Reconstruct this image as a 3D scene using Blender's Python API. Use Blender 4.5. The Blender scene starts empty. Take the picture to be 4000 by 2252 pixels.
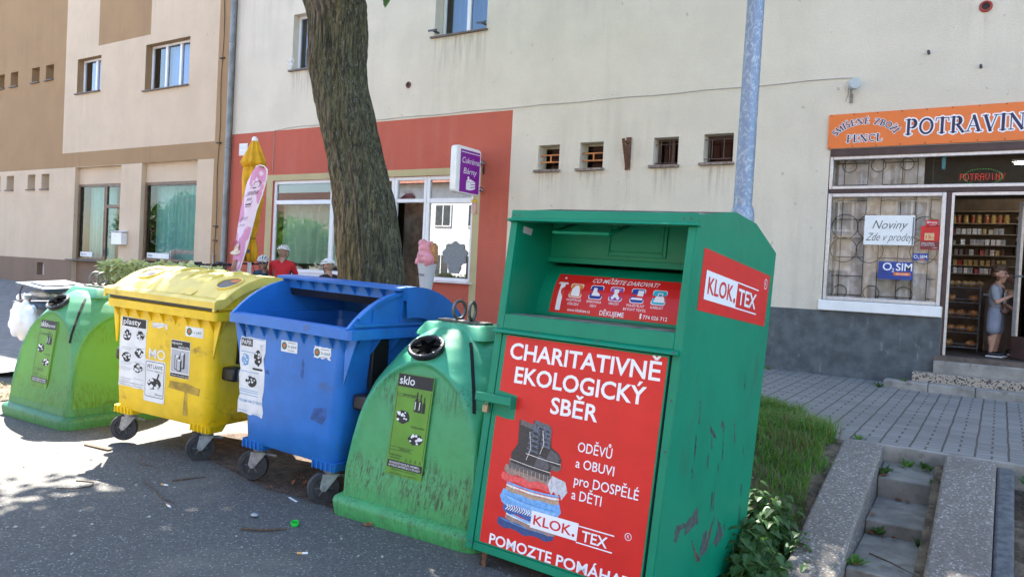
import bpy, bmesh, math, random
from mathutils import Vector, Matrix, Euler, noise as mnoise
random.seed(7)
SC = bpy.context.scene
COL = SC.collection
R = math.radians
# ---------------------------------------------------------------- camera
cam_d = bpy.data.cameras.new("camera")
cam = bpy.data.objects.new("camera", cam_d)
COL.objects.link(cam)
cam_d.sensor_width = 36.0
cam_d.lens = 36.0 * 2966.8 / 4000.0
cam_d.clip_start = 0.05
cam_d.clip_end = 500.0
_yaw, _pit, _rol = R(32.789), R(1.194), R(2.892)
_f = Vector((-math.sin(_yaw) * math.cos(_pit), math.cos(_yaw) * math.cos(_pit), -math.sin(_pit)))
_r0 = Vector((math.cos(_yaw), math.sin(_yaw), 0))
_d0 = _f.cross(_r0)
_r = _r0 * math.cos(_rol) - _d0 * math.sin(_rol)
_d = _r0 * math.sin(_rol) + _d0 * math.cos(_rol)
cam.matrix_world = Matrix(((_r.x, -_d.x, -_f.x, 0), (_r.y, -_d.y, -_f.y, 0), (_r.z, -_d.z, -_f.z, 1.65), (0, 0, 0, 1)))
SC.camera = cam
# ---------------------------------------------------------------- light
SUN = Vector((0.62, -0.45, -1.0))
w = bpy.data.worlds.new("World")
SC.world = w
w.use_nodes = True
wn = w.node_tree
sky = wn.nodes.new("ShaderNodeTexSky")
sky.sky_type = 'NISHITA'
sky.sun_disc = False
sky.sun_elevation = math.atan2(1.0, math.hypot(SUN.x, SUN.y))
sky.sun_rotation = math.atan2(-SUN.x, -SUN.y)
sky.air_density = 1.0
sky.dust_density = 0.6
sky.ozone_density = 1.0
bg = wn.nodes["Background"]
bg.inputs[1].default_value = 0.115
wn.links.new(sky.outputs[0], bg.inputs[0])
sd = bpy.data.lights.new("sun", 'SUN')
sd.energy = 5.0
sd.angle = R(0.5)
sd.color = (1.0, 0.95, 0.86)
so = bpy.data.objects.new("sun", sd)
COL.objects.link(so)
so.location = (0, 0, 40)
so.rotation_euler = SUN.to_track_quat('-Z', 'Y').to_euler()
SC.view_settings.view_transform = 'Standard'
SC.view_settings.look = 'None'
SC.view_settings.exposure = 2.55
SC.view_settings.gamma = 1.0
SC.cycles.max_bounces = 8
SC.cycles.transparent_max_bounces = 16
SC.cycles.sample_clamp_indirect = 6.0

# ---------------------------------------------------------------- materials
def new_mat(name):
    m = bpy.data.materials.new(name)
    m.use_nodes = True
    nt = m.node_tree
    return m, nt, nt.nodes["Principled BSDF"]

def N(nt, typ, **kw):
    n = nt.nodes.new(typ)
    for k, v in kw.items():
        if k.startswith('i_'):
            n.inputs[int(k[2:])].default_value = v
        else:
            setattr(n, k, v)
    return n

def math_n(nt, op, a, b=None, c=None, clamp=False):
    n = nt.nodes.new("ShaderNodeMath"); n.operation = op; n.use_clamp = clamp
    for i, x in enumerate((a, b, c)):
        if x is None: continue
        if isinstance(x, (int, float)): n.inputs[i].default_value = x
        else: nt.links.new(x, n.inputs[i])
    return n.outputs[0]

def mixc(nt, fac, a, b, blend='MIX'):
    n = nt.nodes.new("ShaderNodeMix"); n.data_type = 'RGBA'; n.blend_type = blend
    for i, x in ((0, fac), (6, a), (7, b)):
        if isinstance(x, (int, float)): n.inputs[i].default_value = x
        elif isinstance(x, tuple): n.inputs[i].default_value = x if len(x) == 4 else (*x, 1)
        else: nt.links.new(x, n.inputs[i])
    return n.outputs[2]

def coords(nt, scale=(1, 1, 1)):
    tc = nt.nodes.new("ShaderNodeTexCoord")
    mp = nt.nodes.new("ShaderNodeMapping")
    mp.inputs['Scale'].default_value = scale
    nt.links.new(tc.outputs['Object'], mp.inputs['Vector'])
    return mp.outputs[0]

def noise(nt, vec, scale, detail=4, rough=.55, dist=0.0):
    n = nt.nodes.new("ShaderNodeTexNoise")
    n.inputs['Scale'].default_value = scale
    n.inputs['Detail'].default_value = detail
    n.inputs['Roughness'].default_value = rough
    n.inputs['Distortion'].default_value = dist
    nt.links.new(vec, n.inputs['Vector'])
    return n.outputs['Fac']

def ramp(nt, fac, lo, hi):
    n = nt.nodes.new("ShaderNodeMapRange")
    n.inputs[1].default_value = lo; n.inputs[2].default_value = hi
    n.interpolation_type = 'SMOOTHSTEP'
    nt.links.new(fac, n.inputs[0])
    return n.outputs[0]

def bump(nt, p, h, strength=.3, dist=.01):
    b = nt.nodes.new("ShaderNodeBump")
    b.inputs['Strength'].default_value = strength
    b.inputs['Distance'].default_value = dist
    nt.links.new(h, b.inputs['Height'])
    nt.links.new(b.outputs[0], p.inputs['Normal'])

MATS = {}
def mat(name, col, rough=.6, var=.12, scale=6.0, bmp=0.0, bscale=60.0, metal=0.0, dirt=None, spec=.5, stretch=(1, 1, 1), bdist=.004):
    """plain painted / plastic / stone surface with soft variation; dirt = (colour, amount 0..1, scale, stretch)"""
    if name in MATS: return MATS[name]
    m, nt, p = new_mat(name)
    v = coords(nt, stretch)
    f = noise(nt, v, scale, 5)
    lo = tuple(c * (1 - var) for c in col); hi = tuple(min(1, c * (1 + var)) for c in col)
    c = mixc(nt, ramp(nt, f, .3, .7), lo, hi)
    r = None
    if dirt:
        dcol, amt, dsc, dst = dirt
        v2 = coords(nt, dst)
        g = noise(nt, v2, dsc, 8, .65)
        k = ramp(nt, g, .72 - amt * .4, .86 - amt * .3)
        c = mixc(nt, k, c, dcol)
    nt.links.new(c, p.inputs['Base Color'])
    p.inputs['Roughness'].default_value = rough
    p.inputs['Metallic'].default_value = metal
    p.inputs['Specular IOR Level'].default_value = spec
    if bmp:
        bump(nt, p, noise(nt, coords(nt), bscale, 3), bmp, bdist)
    MATS[name] = m
    return m

def render_mat(name, col, streak, amt=.3, drips=()):
    """rendered facade: coarse grain, soft patches and rain streaks"""
    m, nt, p = new_mat(name)
    v = coords(nt)
    c = mixc(nt, ramp(nt, noise(nt, v, 1.1, 5, .6), .3, .7), tuple(x * .94 for x in col), tuple(min(1, x * 1.05) for x in col))
    c = mixc(nt, math_n(nt, 'MULTIPLY', ramp(nt, noise(nt, v, 38, 4, .75), .35, .65), .22), c, tuple(x * .72 for x in col))
    st = noise(nt, coords(nt, (1, 1, .09)), 5, 6, .6)
    pt_ = noise(nt, coords(nt, (1, 1, .7)), .45, 4)
    c = mixc(nt, math_n(nt, 'MULTIPLY', math_n(nt, 'MULTIPLY', ramp(nt, st, .42, .72), ramp(nt, pt_, .42, .62)), amt), c, streak)
    if drips:      # rain and rust runs that start at sills and fixings: (x0, x1, top z, length, colour)
        tc = nt.nodes.new("ShaderNodeTexCoord"); sx = N(nt, "ShaderNodeSeparateXYZ"); nt.links.new(tc.outputs['Object'], sx.inputs[0])
        fine = ramp(nt, noise(nt, coords(nt, (1, 1, .06)), 16, 5, .65), .42, .68)
        for x0, x1, zt, ln, dc in drips:
            a = math_n(nt, 'MULTIPLY', ramp(nt, sx.outputs[0], x0 - .03, x0 + .05), math_n(nt, 'SUBTRACT', 1.0, ramp(nt, sx.outputs[0], x1 - .05, x1 + .03)))
            q = math_n(nt, 'MULTIPLY', ramp(nt, sx.outputs[2], zt - ln, zt), math_n(nt, 'LESS_THAN', sx.outputs[2], zt))
            c = mixc(nt, math_n(nt, 'MULTIPLY', math_n(nt, 'MULTIPLY', a, q), math_n(nt, 'MULTIPLY', fine, .6)), c, dc)
    pk = noise(nt, v, 9, 2, .4)
    c = mixc(nt, math_n(nt, 'MULTIPLY', ramp(nt, pk, .72, .76), .4), c, tuple(x * .6 for x in streak))
    nt.links.new(c, p.inputs['Base Color']); p.inputs['Roughness'].default_value = .93
    bump(nt, p, noise(nt, v, 55, 5, .7), .9, .02)
    MATS[name] = m
    return m

def glass(name, tint=(.75, .82, .8), refl=1.8, rough=0.0):
    if name in MATS: return MATS[name]
    m, nt, p = new_mat(name)
    nt.nodes.remove(p)
    out = nt.nodes["Material Output"]
    fr = N(nt, "ShaderNodeFresnel"); fr.inputs[0].default_value = 1.52
    k = math_n(nt, 'MULTIPLY', fr.outputs[0], refl, clamp=True)
    tr = N(nt, "ShaderNodeBsdfTransparent"); tr.inputs[0].default_value = (*tint, 1)
    gl = N(nt, "ShaderNodeBsdfGlossy"); gl.inputs['Roughness'].default_value = rough
    mx = N(nt, "ShaderNodeMixShader")
    nt.links.new(k, mx.inputs[0]); nt.links.new(tr.outputs[0], mx.inputs[1]); nt.links.new(gl.outputs[0], mx.inputs[2])
    nt.links.new(mx.outputs[0], out.inputs[0])
    MATS[name] = m
    return m

def emit(name, col, s):
    if name in MATS: return MATS[name]
    m, nt, p = new_mat(name)
    p.inputs['Base Color'].default_value = (*col, 1)
    p.inputs['Emission Color'].default_value = (*col, 1)
    p.inputs['Emission Strength'].default_value = s
    MATS[name] = m
    return m

# ---------------------------------------------------------------- mesh helper
def fr(o, U=(1, 0, 0), V=(0, 0, 1)):
    o, U, V = Vector(o), Vector(U), Vector(V)
    Nn = U.cross(V)
    return lambda u, v, n=0.0: o + U * u + V * v + Nn * n

_txt = {}
def text_geo(body, bold=0.0, spacing=1.0):
    k = (body, bold, spacing)
    if k in _txt: return _txt[k]
    c = bpy.data.curves.new("t", 'FONT')
    c.body = body; c.resolution_u = 3; c.offset = bold; c.space_character = spacing
    o = bpy.data.objects.new("t", c)
    me = bpy.data.meshes.new_from_object(o)
    vs = [(v.co.x, v.co.y) for v in me.vertices]
    fs = [tuple(p.vertices) for p in me.polygons]
    bpy.data.objects.remove(o); bpy.data.curves.remove(c); bpy.data.meshes.remove(me)
    _txt[k] = (vs, fs)
    return _txt[k]

def surf_disc(b, fn, cx, cy, ra, rb, lift, k=28, m=6):
    """disc that follows a curved surface fn(x, y, lift)"""
    b.grid(lambda u, v: fn(cx + ra * max(v, .01) * math.cos(2 * math.pi * u), cy + rb * max(v, .01) * math.sin(2 * math.pi * u), lift), k, m, True)

class MB:
    def __init__(s):
        s.v = []; s.f = []; s.mi = []; s.m = 0; s.sm = []
        s.smooth = False
    def vert(s, p):
        s.v.append(tuple(p)); return len(s.v) - 1
    def face(s, idx):
        s.f.append(tuple(idx)); s.mi.append(s.m); s.sm.append(s.smooth)
    def poly(s, pts):
        b = len(s.v); s.v += [tuple(p) for p in pts]; s.face(range(b, b + len(pts)))
    def box(s, x0, x1, y0, y1, z0, z1):
        b = len(s.v)
        for z in (z0, z1):
            s.v += [(x0, y0, z), (x1, y0, z), (x1, y1, z), (x0, y1, z)]
        for q in ((3, 2, 1, 0), (4, 5, 6, 7), (0, 1, 5, 4), (1, 2, 6, 5), (2, 3, 7, 6), (3, 0, 4, 7)):
            s.face([b + i for i in q])
    def prism(s, pts, F, n0, n1):
        """2-D outline extruded along the frame normal"""
        k = len(pts); b = len(s.v)
        s.v += [tuple(F(u, v, n0)) for u, v in pts] + [tuple(F(u, v, n1)) for u, v in pts]
        s.face([b + i for i in range(k)][::-1]); s.face([b + k + i for i in range(k)])
        for i in range(k):
            j = (i + 1) % k
            s.face((b + i, b + j, b + k + j, b + k + i))
    def plate(s, F, pts, n=.001):
        s.poly([F(u, v, n) for u, v in pts])
    def rect(s, F, u0, u1, v0, v1, n=.001):
        s.plate(F, [(u0, v0), (u1, v0), (u1, v1), (u0, v1)], n)
    def rrect(s, F, u0, u1, v0, v1, r=.01, n=.001):
        pts = []
        for cx, cy, a0 in ((u1 - r, v0 + r, -90), (u1 - r, v1 - r, 0), (u0 + r, v1 - r, 90), (u0 + r, v0 + r, 180)):
            for k in range(5):
                a = R(a0 + k * 22.5); pts.append((cx + r * math.cos(a), cy + r * math.sin(a)))
        s.plate(F, pts, n)
    def disc(s, F, u, v, ru, rv=None, n=.001, k=20):
        rv = rv or ru
        s.plate(F, [(u + ru * math.cos(2 * math.pi * i / k), v + rv * math.sin(2 * math.pi * i / k)) for i in range(k)], n)
    def line(s, F, pts, wd, n=.001):
        """flat stroke; every next segment a hair higher so that overlaps never share a plane"""
        for i in range(len(pts) - 1):
            (a, b), (c, d) = pts[i], pts[i + 1]
            L = math.hypot(c - a, d - b) or 1e-6
            px, py = -(d - b) / L * wd / 2, (c - a) / L * wd / 2
            ex, ey = (c - a) / L * wd * .3, (d - b) / L * wd * .3
            q = n + (i % 3) * .00015
            s.plate(F, [(a - px - ex, b - py - ey), (c - px + ex, d - py + ey), (c + px + ex, d + py + ey), (a + px - ex, b + py - ey)][::1], q)
    def text(s, F, body, u, v, size, al='l', wd=None, bold=0.0, shear=0.0, n=.001, spacing=1.0):
        vs, fs = text_geo(body, bold, spacing)
        if not vs: return
        k = size / .727
        x0 = min(p[0] for p in vs); x1 = max(p[0] for p in vs)
        kx = k if wd is None else wd / (x1 - x0)
        W = (x1 - x0) * kx
        off = {'l': 0, 'c': -W / 2, 'r': -W}[al]
        b = len(s.v)
        for x, y in vs:
            s.v.append(tuple(F(u + off + (x - x0) * kx + shear * y * k, v + y * k, n)))
        for f in fs: s.face([b + i for i in f])
    def tube(s, pts, r, k=8, closed=False):
        pts = [Vector(p) for p in pts]
        n = len(pts); rr = r if isinstance(r, (list, tuple)) else [r] * n
        b = len(s.v); pv = None
        for i, p in enumerate(pts):
            if closed: t = pts[(i + 1) % n] - pts[i - 1]
            else: t = pts[min(i + 1, n - 1)] - pts[max(i - 1, 0)]
            t = t.normalized() if t.length > 1e-9 else Vector((0, 0, 1))
            if pv is None:
                a = Vector((0, 0, 1)) if abs(t.z) < .9 else Vector((1, 0, 0))
                pv = t.cross(a).normalized()
            else:
                pv = (pv - t * pv.dot(t))
                pv = pv.normalized() if pv.length > 1e-6 else t.orthogonal().normalized()
            q = t.cross(pv)
            for j in range(k):
                a = 2 * math.pi * j / k
                s.v.append(tuple(p + (pv * math.cos(a) + q * math.sin(a)) * rr[i]))
        o = s.smooth; s.smooth = True
        for i in range(n if closed else n - 1):
            for j in range(k):
                a0 = b + i * k + j; a1 = b + i * k + (j + 1) % k
                c0 = b + ((i + 1) % n) * k + j; c1 = b + ((i + 1) % n) * k + (j + 1) % k
                s.face((a0, a1, c1, c0))
        s.smooth = o
        if not closed:
            s.face([b + j for j in range(k)][::-1]); s.face([b + (n - 1) * k + j for j in range(k)])
    def ring(s, c, rad, r, nrm=(0, 0, 1), k=24, kk=8):
        nrm = Vector(nrm).normalized(); a = nrm.orthogonal().normalized(); q = nrm.cross(a); c = Vector(c)
        s.tube([c + (a * math.cos(2 * math.pi * i / k) + q * math.sin(2 * math.pi * i / k)) * rad for i in range(k)], r, kk, True)
    def cyl(s, a, b, r0, r1=None, k=16):
        s.tube([a, b], [r0, r0 if r1 is None else r1], k)
    def lathe(s, prof, axis_o=(0, 0, 0), axis=(0, 0, 1), k=24, fn=None):
        ax = Vector(axis).normalized(); a = ax.orthogonal().normalized(); q = ax.cross(a); o = Vector(axis_o)
        b = len(s.v)
        for i, (r, h) in enumerate(prof):
            for j in range(k):
                t = 2 * math.pi * j / k
                rr = r if fn is None else fn(r, h, t)
                s.v.append(tuple(o + ax * h + (a * math.cos(t) + q * math.sin(t)) * rr))
        oo = s.smooth; s.smooth = True
        for i in range(len(prof) - 1):
            for j in range(k):
                s.face((b + i * k + j, b + i * k + (j + 1) % k, b + (i + 1) * k + (j + 1) % k, b + (i + 1) * k + j))
        s.smooth = oo
        if prof[0][0] > 1e-4: s.face([b + j for j in range(k)][::-1])
        if prof[-1][0] > 1e-4: s.face([b + (len(prof) - 1) * k + j for j in range(k)])
    def cap(s, a, b, r0, r1, k=10):
        """tapered capsule"""
        a, b = Vector(a), Vector(b); t = (b - a)
        L = t.length; t = t.normalized() if L > 1e-6 else Vector((0, 0, 1))
        pr = [(r0 * math.sin(x), -r0 * math.cos(x)) for x in (0.01, .5, 1.0, 1.57)] + [(r1 * math.cos(x), L + r1 * math.sin(x)) for x in (0, .55, 1.05, 1.56)]
        s.lathe(pr, a, t, k)
    def ell(s, c, r, k=16, m=10):
        c = Vector(c); b = len(s.v)
        for i in range(m + 1):
            th = math.pi * min(max(i / m, .003), .997)
            for j in range(k):
                ph = 2 * math.pi * j / k
                s.v.append((c.x + r[0] * math.sin(th) * math.cos(ph), c.y + r[1] * math.sin(th) * math.sin(ph), c.z + r[2] * math.cos(th)))
        oo = s.smooth; s.smooth = True
        for i in range(m):
            for j in range(k):
                s.face((b + i * k + j, b + (i + 1) * k + j, b + (i + 1) * k + (j + 1) % k, b + i * k + (j + 1) % k))
        s.smooth = oo
    def grid(s, fn, nu, nv, closed_u=False):
        b = len(s.v)
        for i in range(nu + (0 if closed_u else 1)):
            for j in range(nv + 1): s.v.append(tuple(fn(i / nu, j / nv)))
        oo = s.smooth; s.smooth = True; T = nu if closed_u else nu + 1
        for i in range(nu):
            for j in range(nv):
                s.face((b + i * (nv + 1) + j, b + ((i + 1) % T) * (nv + 1) + j, b + ((i + 1) % T) * (nv + 1) + j + 1, b + i * (nv + 1) + j + 1))
        s.smooth = oo
    def build(s, name, mats, parent=None, w=False, bev=0, vox=0, sm=0, sharp=40, label=None, seg=2):
        me = bpy.data.meshes.new(name)
        vs = s.v
        if w and parent is not None:
            root = parent
            while root.parent is not None: root = root.parent
            iv = root.matrix_basis.inverted()
            vs = [tuple(iv @ Vector(p)) for p in vs]
        me.from_pydata(vs, [], s.f)
        for m in (mats if isinstance(mats, (list, tuple)) else [mats]): me.materials.append(m)
        me.polygons.foreach_set('material_index', s.mi)
        me.polygons.foreach_set('use_smooth', [True] * len(s.f) if (vox or bev) else s.sm)
        if vox == 0 and any(s.sm) or bev: me.set_sharp_from_angle(angle=R(sharp))
        me.update()
        o = bpy.data.objects.new(name, me)
        COL.objects.link(o)
        o.parent = parent
        if vox:
            md = o.modifiers.new("remesh", 'REMESH'); md.mode = 'VOXEL'; md.voxel_size = vox; md.use_smooth_shade = True
            if sm:
                md = o.modifiers.new("smooth", 'SMOOTH'); md.iterations = sm; md.factor = .5
        if bev:
            md = o.modifiers.new("bevel", 'BEVEL'); md.width = bev; md.segments = seg; md.limit_method = 'ANGLE'; md.angle_limit = R(40)
            md.harden_normals = False
        if label: o['label'] = label
        return o

def tag(o, label=None, cat=None, group=None, kind=None):
    if label: o['label'] = label
    if cat: o['category'] = cat
    if group: o['group'] = group
    if kind: o['kind'] = kind
    return o

def thing(name, label, cat, loc=(0, 0, 0), rot=(0, 0, 0), group=None):
    o = bpy.data.objects.new(name, None)
    COL.objects.link(o)
    o.empty_display_size = .1
    o.location = loc; o.rotation_euler = rot
    o.matrix_basis  # local transform read by MB.build
    return tag(o, label, cat, group)

def copy_tree(o, parent=None):
    c = o.copy(); COL.objects.link(c)
    if parent is not None: c.parent = parent
    for ch in list(o.children): copy_tree(ch, c)
    return c

def struct(o): return tag(o, kind='structure')

# common materials
M_white = mat('white_plastic', (.78, .78, .77), .35, .04)
M_whitep = mat('white_paint', (.78, .77, .74), .5, .05)
M_black = mat('black_plastic', (.012, .012, .013), .4, .2)
M_ink = mat('black_ink', (.015, .015, .015), .6, .1)
M_dgrey = mat('dark_grey_metal', (.06, .06, .065), .45, .2)
M_steel = mat('galvanised_steel', (.33, .34, .35), .5, .25, 20, metal=.75)
M_rust = mat('rusty_iron', (.12, .055, .03), .85, .5, 40, bmp=.4)
M_paper = mat('white_paper', (.76, .76, .74), .7, .05)
M_skin = mat('skin', (.46, .26, .18), .5, .08, 30)
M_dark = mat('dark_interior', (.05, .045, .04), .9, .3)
M_red = mat('red_sticker', (.62, .022, .018), .35, .05, spec=.3)
M_wink = mat('white_print', (.8, .8, .82), .3, .02)
M_conc = mat('concrete', (.26, .24, .21), .9, .25, 5, bmp=.5, bscale=120, dirt=((.12, .10, .08), .4, 7, (1, 1, 1)))
# ================================================================ GROUND
def smooth(a, b, x):
    t = min(1, max(0, (x - a) / (b - a))); return t * t * (3 - 2 * t)

def walk_z(x):            # height of the pavement at the house wall
    return .44 - .0085 * x if x < 0 else .44

def edge_y(x):            # front edge of the pavement
    return 4.35 + (6.92 - 4.35) * smooth(-11.0, -8.8, x)

def edge_z(x):
    return .02 + (.40 - .02) * smooth(-11.0, -8.8, x)

def pave_z(x, y):
    ye, ze = edge_y(x), edge_z(x)
    t = (y - ye) / (11.3 - ye)
    return ze + (walk_z(x) - ze) * t

def asph_z(x, y):
    return -.26 * smooth(-1.7, -.9, x) * smooth(2.0, 4.2, y)

def asphalt_material():
    m, nt, p = new_mat('asphalt')
    v = coords(nt)
    vo = N(nt, "ShaderNodeTexVoronoi"); vo.inputs['Scale'].default_value = 75; nt.links.new(v, vo.inputs['Vector'])
    vo.inputs['Randomness'].default_value = 1
    sep = N(nt, "ShaderNodeSeparateColor"); nt.links.new(vo.outputs['Color'], sep.inputs[0])
    pick = ramp(nt, sep.outputs[0], .82, .93)
    near = math_n(nt, 'SUBTRACT', 1.0, ramp(nt, vo.outputs['Distance'], .22, .5))
    peb = math_n(nt, 'MULTIPLY', pick, near)
    base = mixc(nt, noise(nt, v, 140, 4, .7), (.028, .0265, .0245), (.122, .115, .105))
    base = mixc(nt, math_n(nt, 'MULTIPLY', ramp(nt, sep.outputs[1], .3, 1.), .55), base, (.15, .14, .125))
    dust = ramp(nt, noise(nt, v, 1.3, 6, .6, .6), .5, .72)
    base = mixc(nt, math_n(nt, 'MULTIPLY', dust, .45), base, (.19, .165, .13))
    earth = ramp(nt, noise(nt, coords(nt, (.7, 1.6, 1)), .9, 5, .7), .58, .7)
    base = mixc(nt, math_n(nt, 'MULTIPLY', earth, .35), base, (.10, .075, .05))
    c = mixc(nt, peb, base, (.34, .325, .30))
    nt.links.new(c, p.inputs['Base Color'])
    p.inputs['Roughness'].default_value = .85
    h = math_n(nt, 'ADD', math_n(nt, 'MULTIPLY', near, .6), noise(nt, v, 260, 3))
    bump(nt, p, h, .55, .006)
    return m

def paving_material():
    m, nt, p = new_mat('concrete_pavers')
    tc = nt.nodes.new("ShaderNodeTexCoord")
    wob = N(nt, "ShaderNodeTexNoise"); wob.inputs['Scale'].default_value = 3.0; nt.links.new(tc.outputs['Object'], wob.inputs['Vector'])
    add = N(nt, "ShaderNodeVectorMath"); add.operation = 'MULTIPLY_ADD'
    nt.links.new(wob.outputs['Color'], add.inputs[0]); add.inputs[1].default_value = (.02, .02, 0); nt.links.new(tc.outputs['Object'], add.inputs[2])
    s = N(nt, "ShaderNodeSeparateXYZ"); nt.links.new(add.outputs[0], s.inputs[0])
    x = math_n(nt, 'DIVIDE', math_n(nt, 'ADD', s.outputs[0], 100.0), .225)
    y = math_n(nt, 'DIVIDE', math_n(nt, 'ADD', s.outputs[1], 100.0), .112)
    fx = math_n(nt, 'FRACT', x); fy = math_n(nt, 'FRACT', y)
    col = math_n(nt, 'FLOOR', x); row = math_n(nt, 'FLOOR', y)
    jx = math_n(nt, 'LESS_THAN', math_n(nt, 'ABSOLUTE', math_n(nt, 'SUBTRACT', fx, .5)), .464)   # 1 inside
    jy = math_n(nt, 'LESS_THAN', math_n(nt, 'ABSOLUTE', math_n(nt, 'SUBTRACT', fy, .5)), .462)
    odd = math_n(nt, 'MODULO', math_n(nt, 'ADD', row, col), 2.0)
    mid = math_n(nt, 'LESS_THAN', math_n(nt, 'ABSOLUTE', math_n(nt, 'SUBTRACT', fx, .5)), .035)
    dash = math_n(nt, 'MULTIPLY', odd, mid)
    inside = math_n(nt, 'MULTIPLY', math_n(nt, 'MULTIPLY', jx, jy), math_n(nt, 'SUBTRACT', 1.0, dash))
    cv = N(nt, "ShaderNodeCombineXYZ"); nt.links.new(col, cv.inputs[0]); nt.links.new(row, cv.inputs[1])
    wn_ = N(nt, "ShaderNodeTexWhiteNoise"); wn_.noise_dimensions = '3D'; nt.links.new(cv.outputs[0], wn_.inputs['Vector'])
    v = coords(nt)
    stone = mixc(nt, wn_.outputs['Value'], (.205, .195, .18), (.285, .27, .25))
    stone = mixc(nt, math_n(nt, 'MULTIPLY', noise(nt, v, 90, 4, .7), .5), stone, (.13, .13, .13))
    stone = mixc(nt, math_n(nt, 'MULTIPLY', ramp(nt, noise(nt, v, .8, 5), .5, .75), .35), stone, (.13, .12, .105))
    c = mixc(nt, inside, (.075, .065, .055), stone)
    nt.links.new(c, p.inputs['Base Color'])
    p.inputs['Roughness'].default_value = .85
    h = math_n(nt, 'ADD', inside, math_n(nt, 'MULTIPLY', noise(nt, v, 150, 3), .3))
    bump(nt, p, h, .6, .006)
    return m

M_asph = asphalt_material()
M_pave = paving_material()
M_soil = mat('dry_soil', (.12, .09, .06), .95, .5, 9, bmp=.9, bscale=60, dirt=((.22, .18, .11), .5, 25, (1, 1, 1)), bdist=.02)

def sheet(name, xs, ys, zf, m):
    b = MB()
    for y in ys:
        for x in xs: b.v.append((x, y, zf(x, y)))
    n = len(xs); b.smooth = True
    for j in range(len(ys) - 1):
        for i in range(n - 1):
            b.face((j * n + i, j * n + i + 1, (j + 1) * n + i + 1, (j + 1) * n + i))
    return struct(b.build(name, m))

def rng(a, b, st):
    n = max(1, round((b - a) / st)); return [a + (b - a) * i / n for i in range(n + 1)]

sheet('asphalt', [-90, -60, -40, -25] + rng(-15, 4, .25) + [8, 15, 30, 60], [-90, -60, -30, -15, -6] + rng(-2, 5.0, .25), asph_z, M_asph)
xs_p = [-90, -60, -40, -30, -22, -18, -14] + rng(-12, -8, .2) + [-7, -6, -5, -4, -3, -2, -1, 0, 1, 2, 4, 8, 15, 40]
def sheet2(name, xs, fy0, fy1, zf, m, n):
    b = MB(); b.smooth = True
    for j in range(n + 1):
        for x in xs:
            y = fy0(x) + (fy1(x) - fy0(x)) * j / n
            b.v.append((x, y, zf(x, y)))
    k = len(xs)
    for j in range(n):
        for i in range(k - 1): b.face((j * k + i, j * k + i + 1, (j + 1) * k + i + 1, (j + 1) * k + i))
    return struct(b.build(name, m))
sheet2('pavement', xs_p, edge_y, lambda x: 11.6, pave_z, M_pave, 10)
# kerb edge stones of the pavement
b = MB()
for x0, x1 in zip(xs_p[:-1], xs_p[1:]):
    if x0 >= -8.1 and x1 <= 2:
        b.box(x0, x1, 6.84, 6.92, -.05, .405)
b.box(2, 40, 6.84, 6.92, -.05, .405)
struct(b.build('kerb', M_conc, bev=.006))

def bank_z(x, y):
    n = .05 * mnoise.noise(Vector((x * 1.7, y * 1.7, 0)))
    t = smooth(4.75, 6.8, y)
    low = asph_z(x, 4.6) - .03
    if x > -1.1: low = -.3
    z = low + (edge_z(x) - .03 - low) * t
    return z + n * .6
b_x = rng(-10.4, 9, .2)
sheet('earth_bank', [x for x in b_x if x < -1.06] + [-1.03], rng(4.45, 6.87, .2), lambda x, y: bank_z(x, y) if x > -9.2 else min(bank_z(x, y), -.02 if y < 4.6 else pave_z(x, max(y, edge_y(x))) - .06), M_soil)
sheet('earth_bank', [.155, .5, 1, 2, 4, 9], rng(3.9, 6.87, .25), lambda x, y: -.28 + .5 * smooth(4.4, 6.8, y) + .03 * mnoise.noise(Vector((x * 3, y * 3, 4))), M_soil)
b = MB(); rs = random.Random(6); ring_ = []
for i in range(60):
    t = 6.283 * i / 60; n_ = 1 + .10 * mnoise.noise(Vector((math.cos(t) * 3, math.sin(t) * 3, 5))) + rs.uniform(-.03, .03)
    ring_.append((-3.9 + 2.15 * math.cos(t) * n_, 4.45 + .78 * math.sin(t) * n_, .004))
b.poly(ring_); struct(b.build('earth_patch', mat('leafy_dirt', (.075, .05, .034), .95, .5, 12, bmp=.9, bscale=70, dirt=((.2, .13, .07), .45, 30, (1, 1, 1)), bdist=.02)))
# strip of dry earth between asphalt and the paved ramp on the far side
b = MB()
for i in range(40):
    x = -16 + i * .17
sheet('earth_strip', rng(-20, -8.9, .3), rng(3.75, 4.42, .13), lambda x, y: .012 + .012 * mnoise.noise(Vector((x * 3, y * 3, 1))) - (.03 if y < 3.8 else 0), M_soil)

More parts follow.
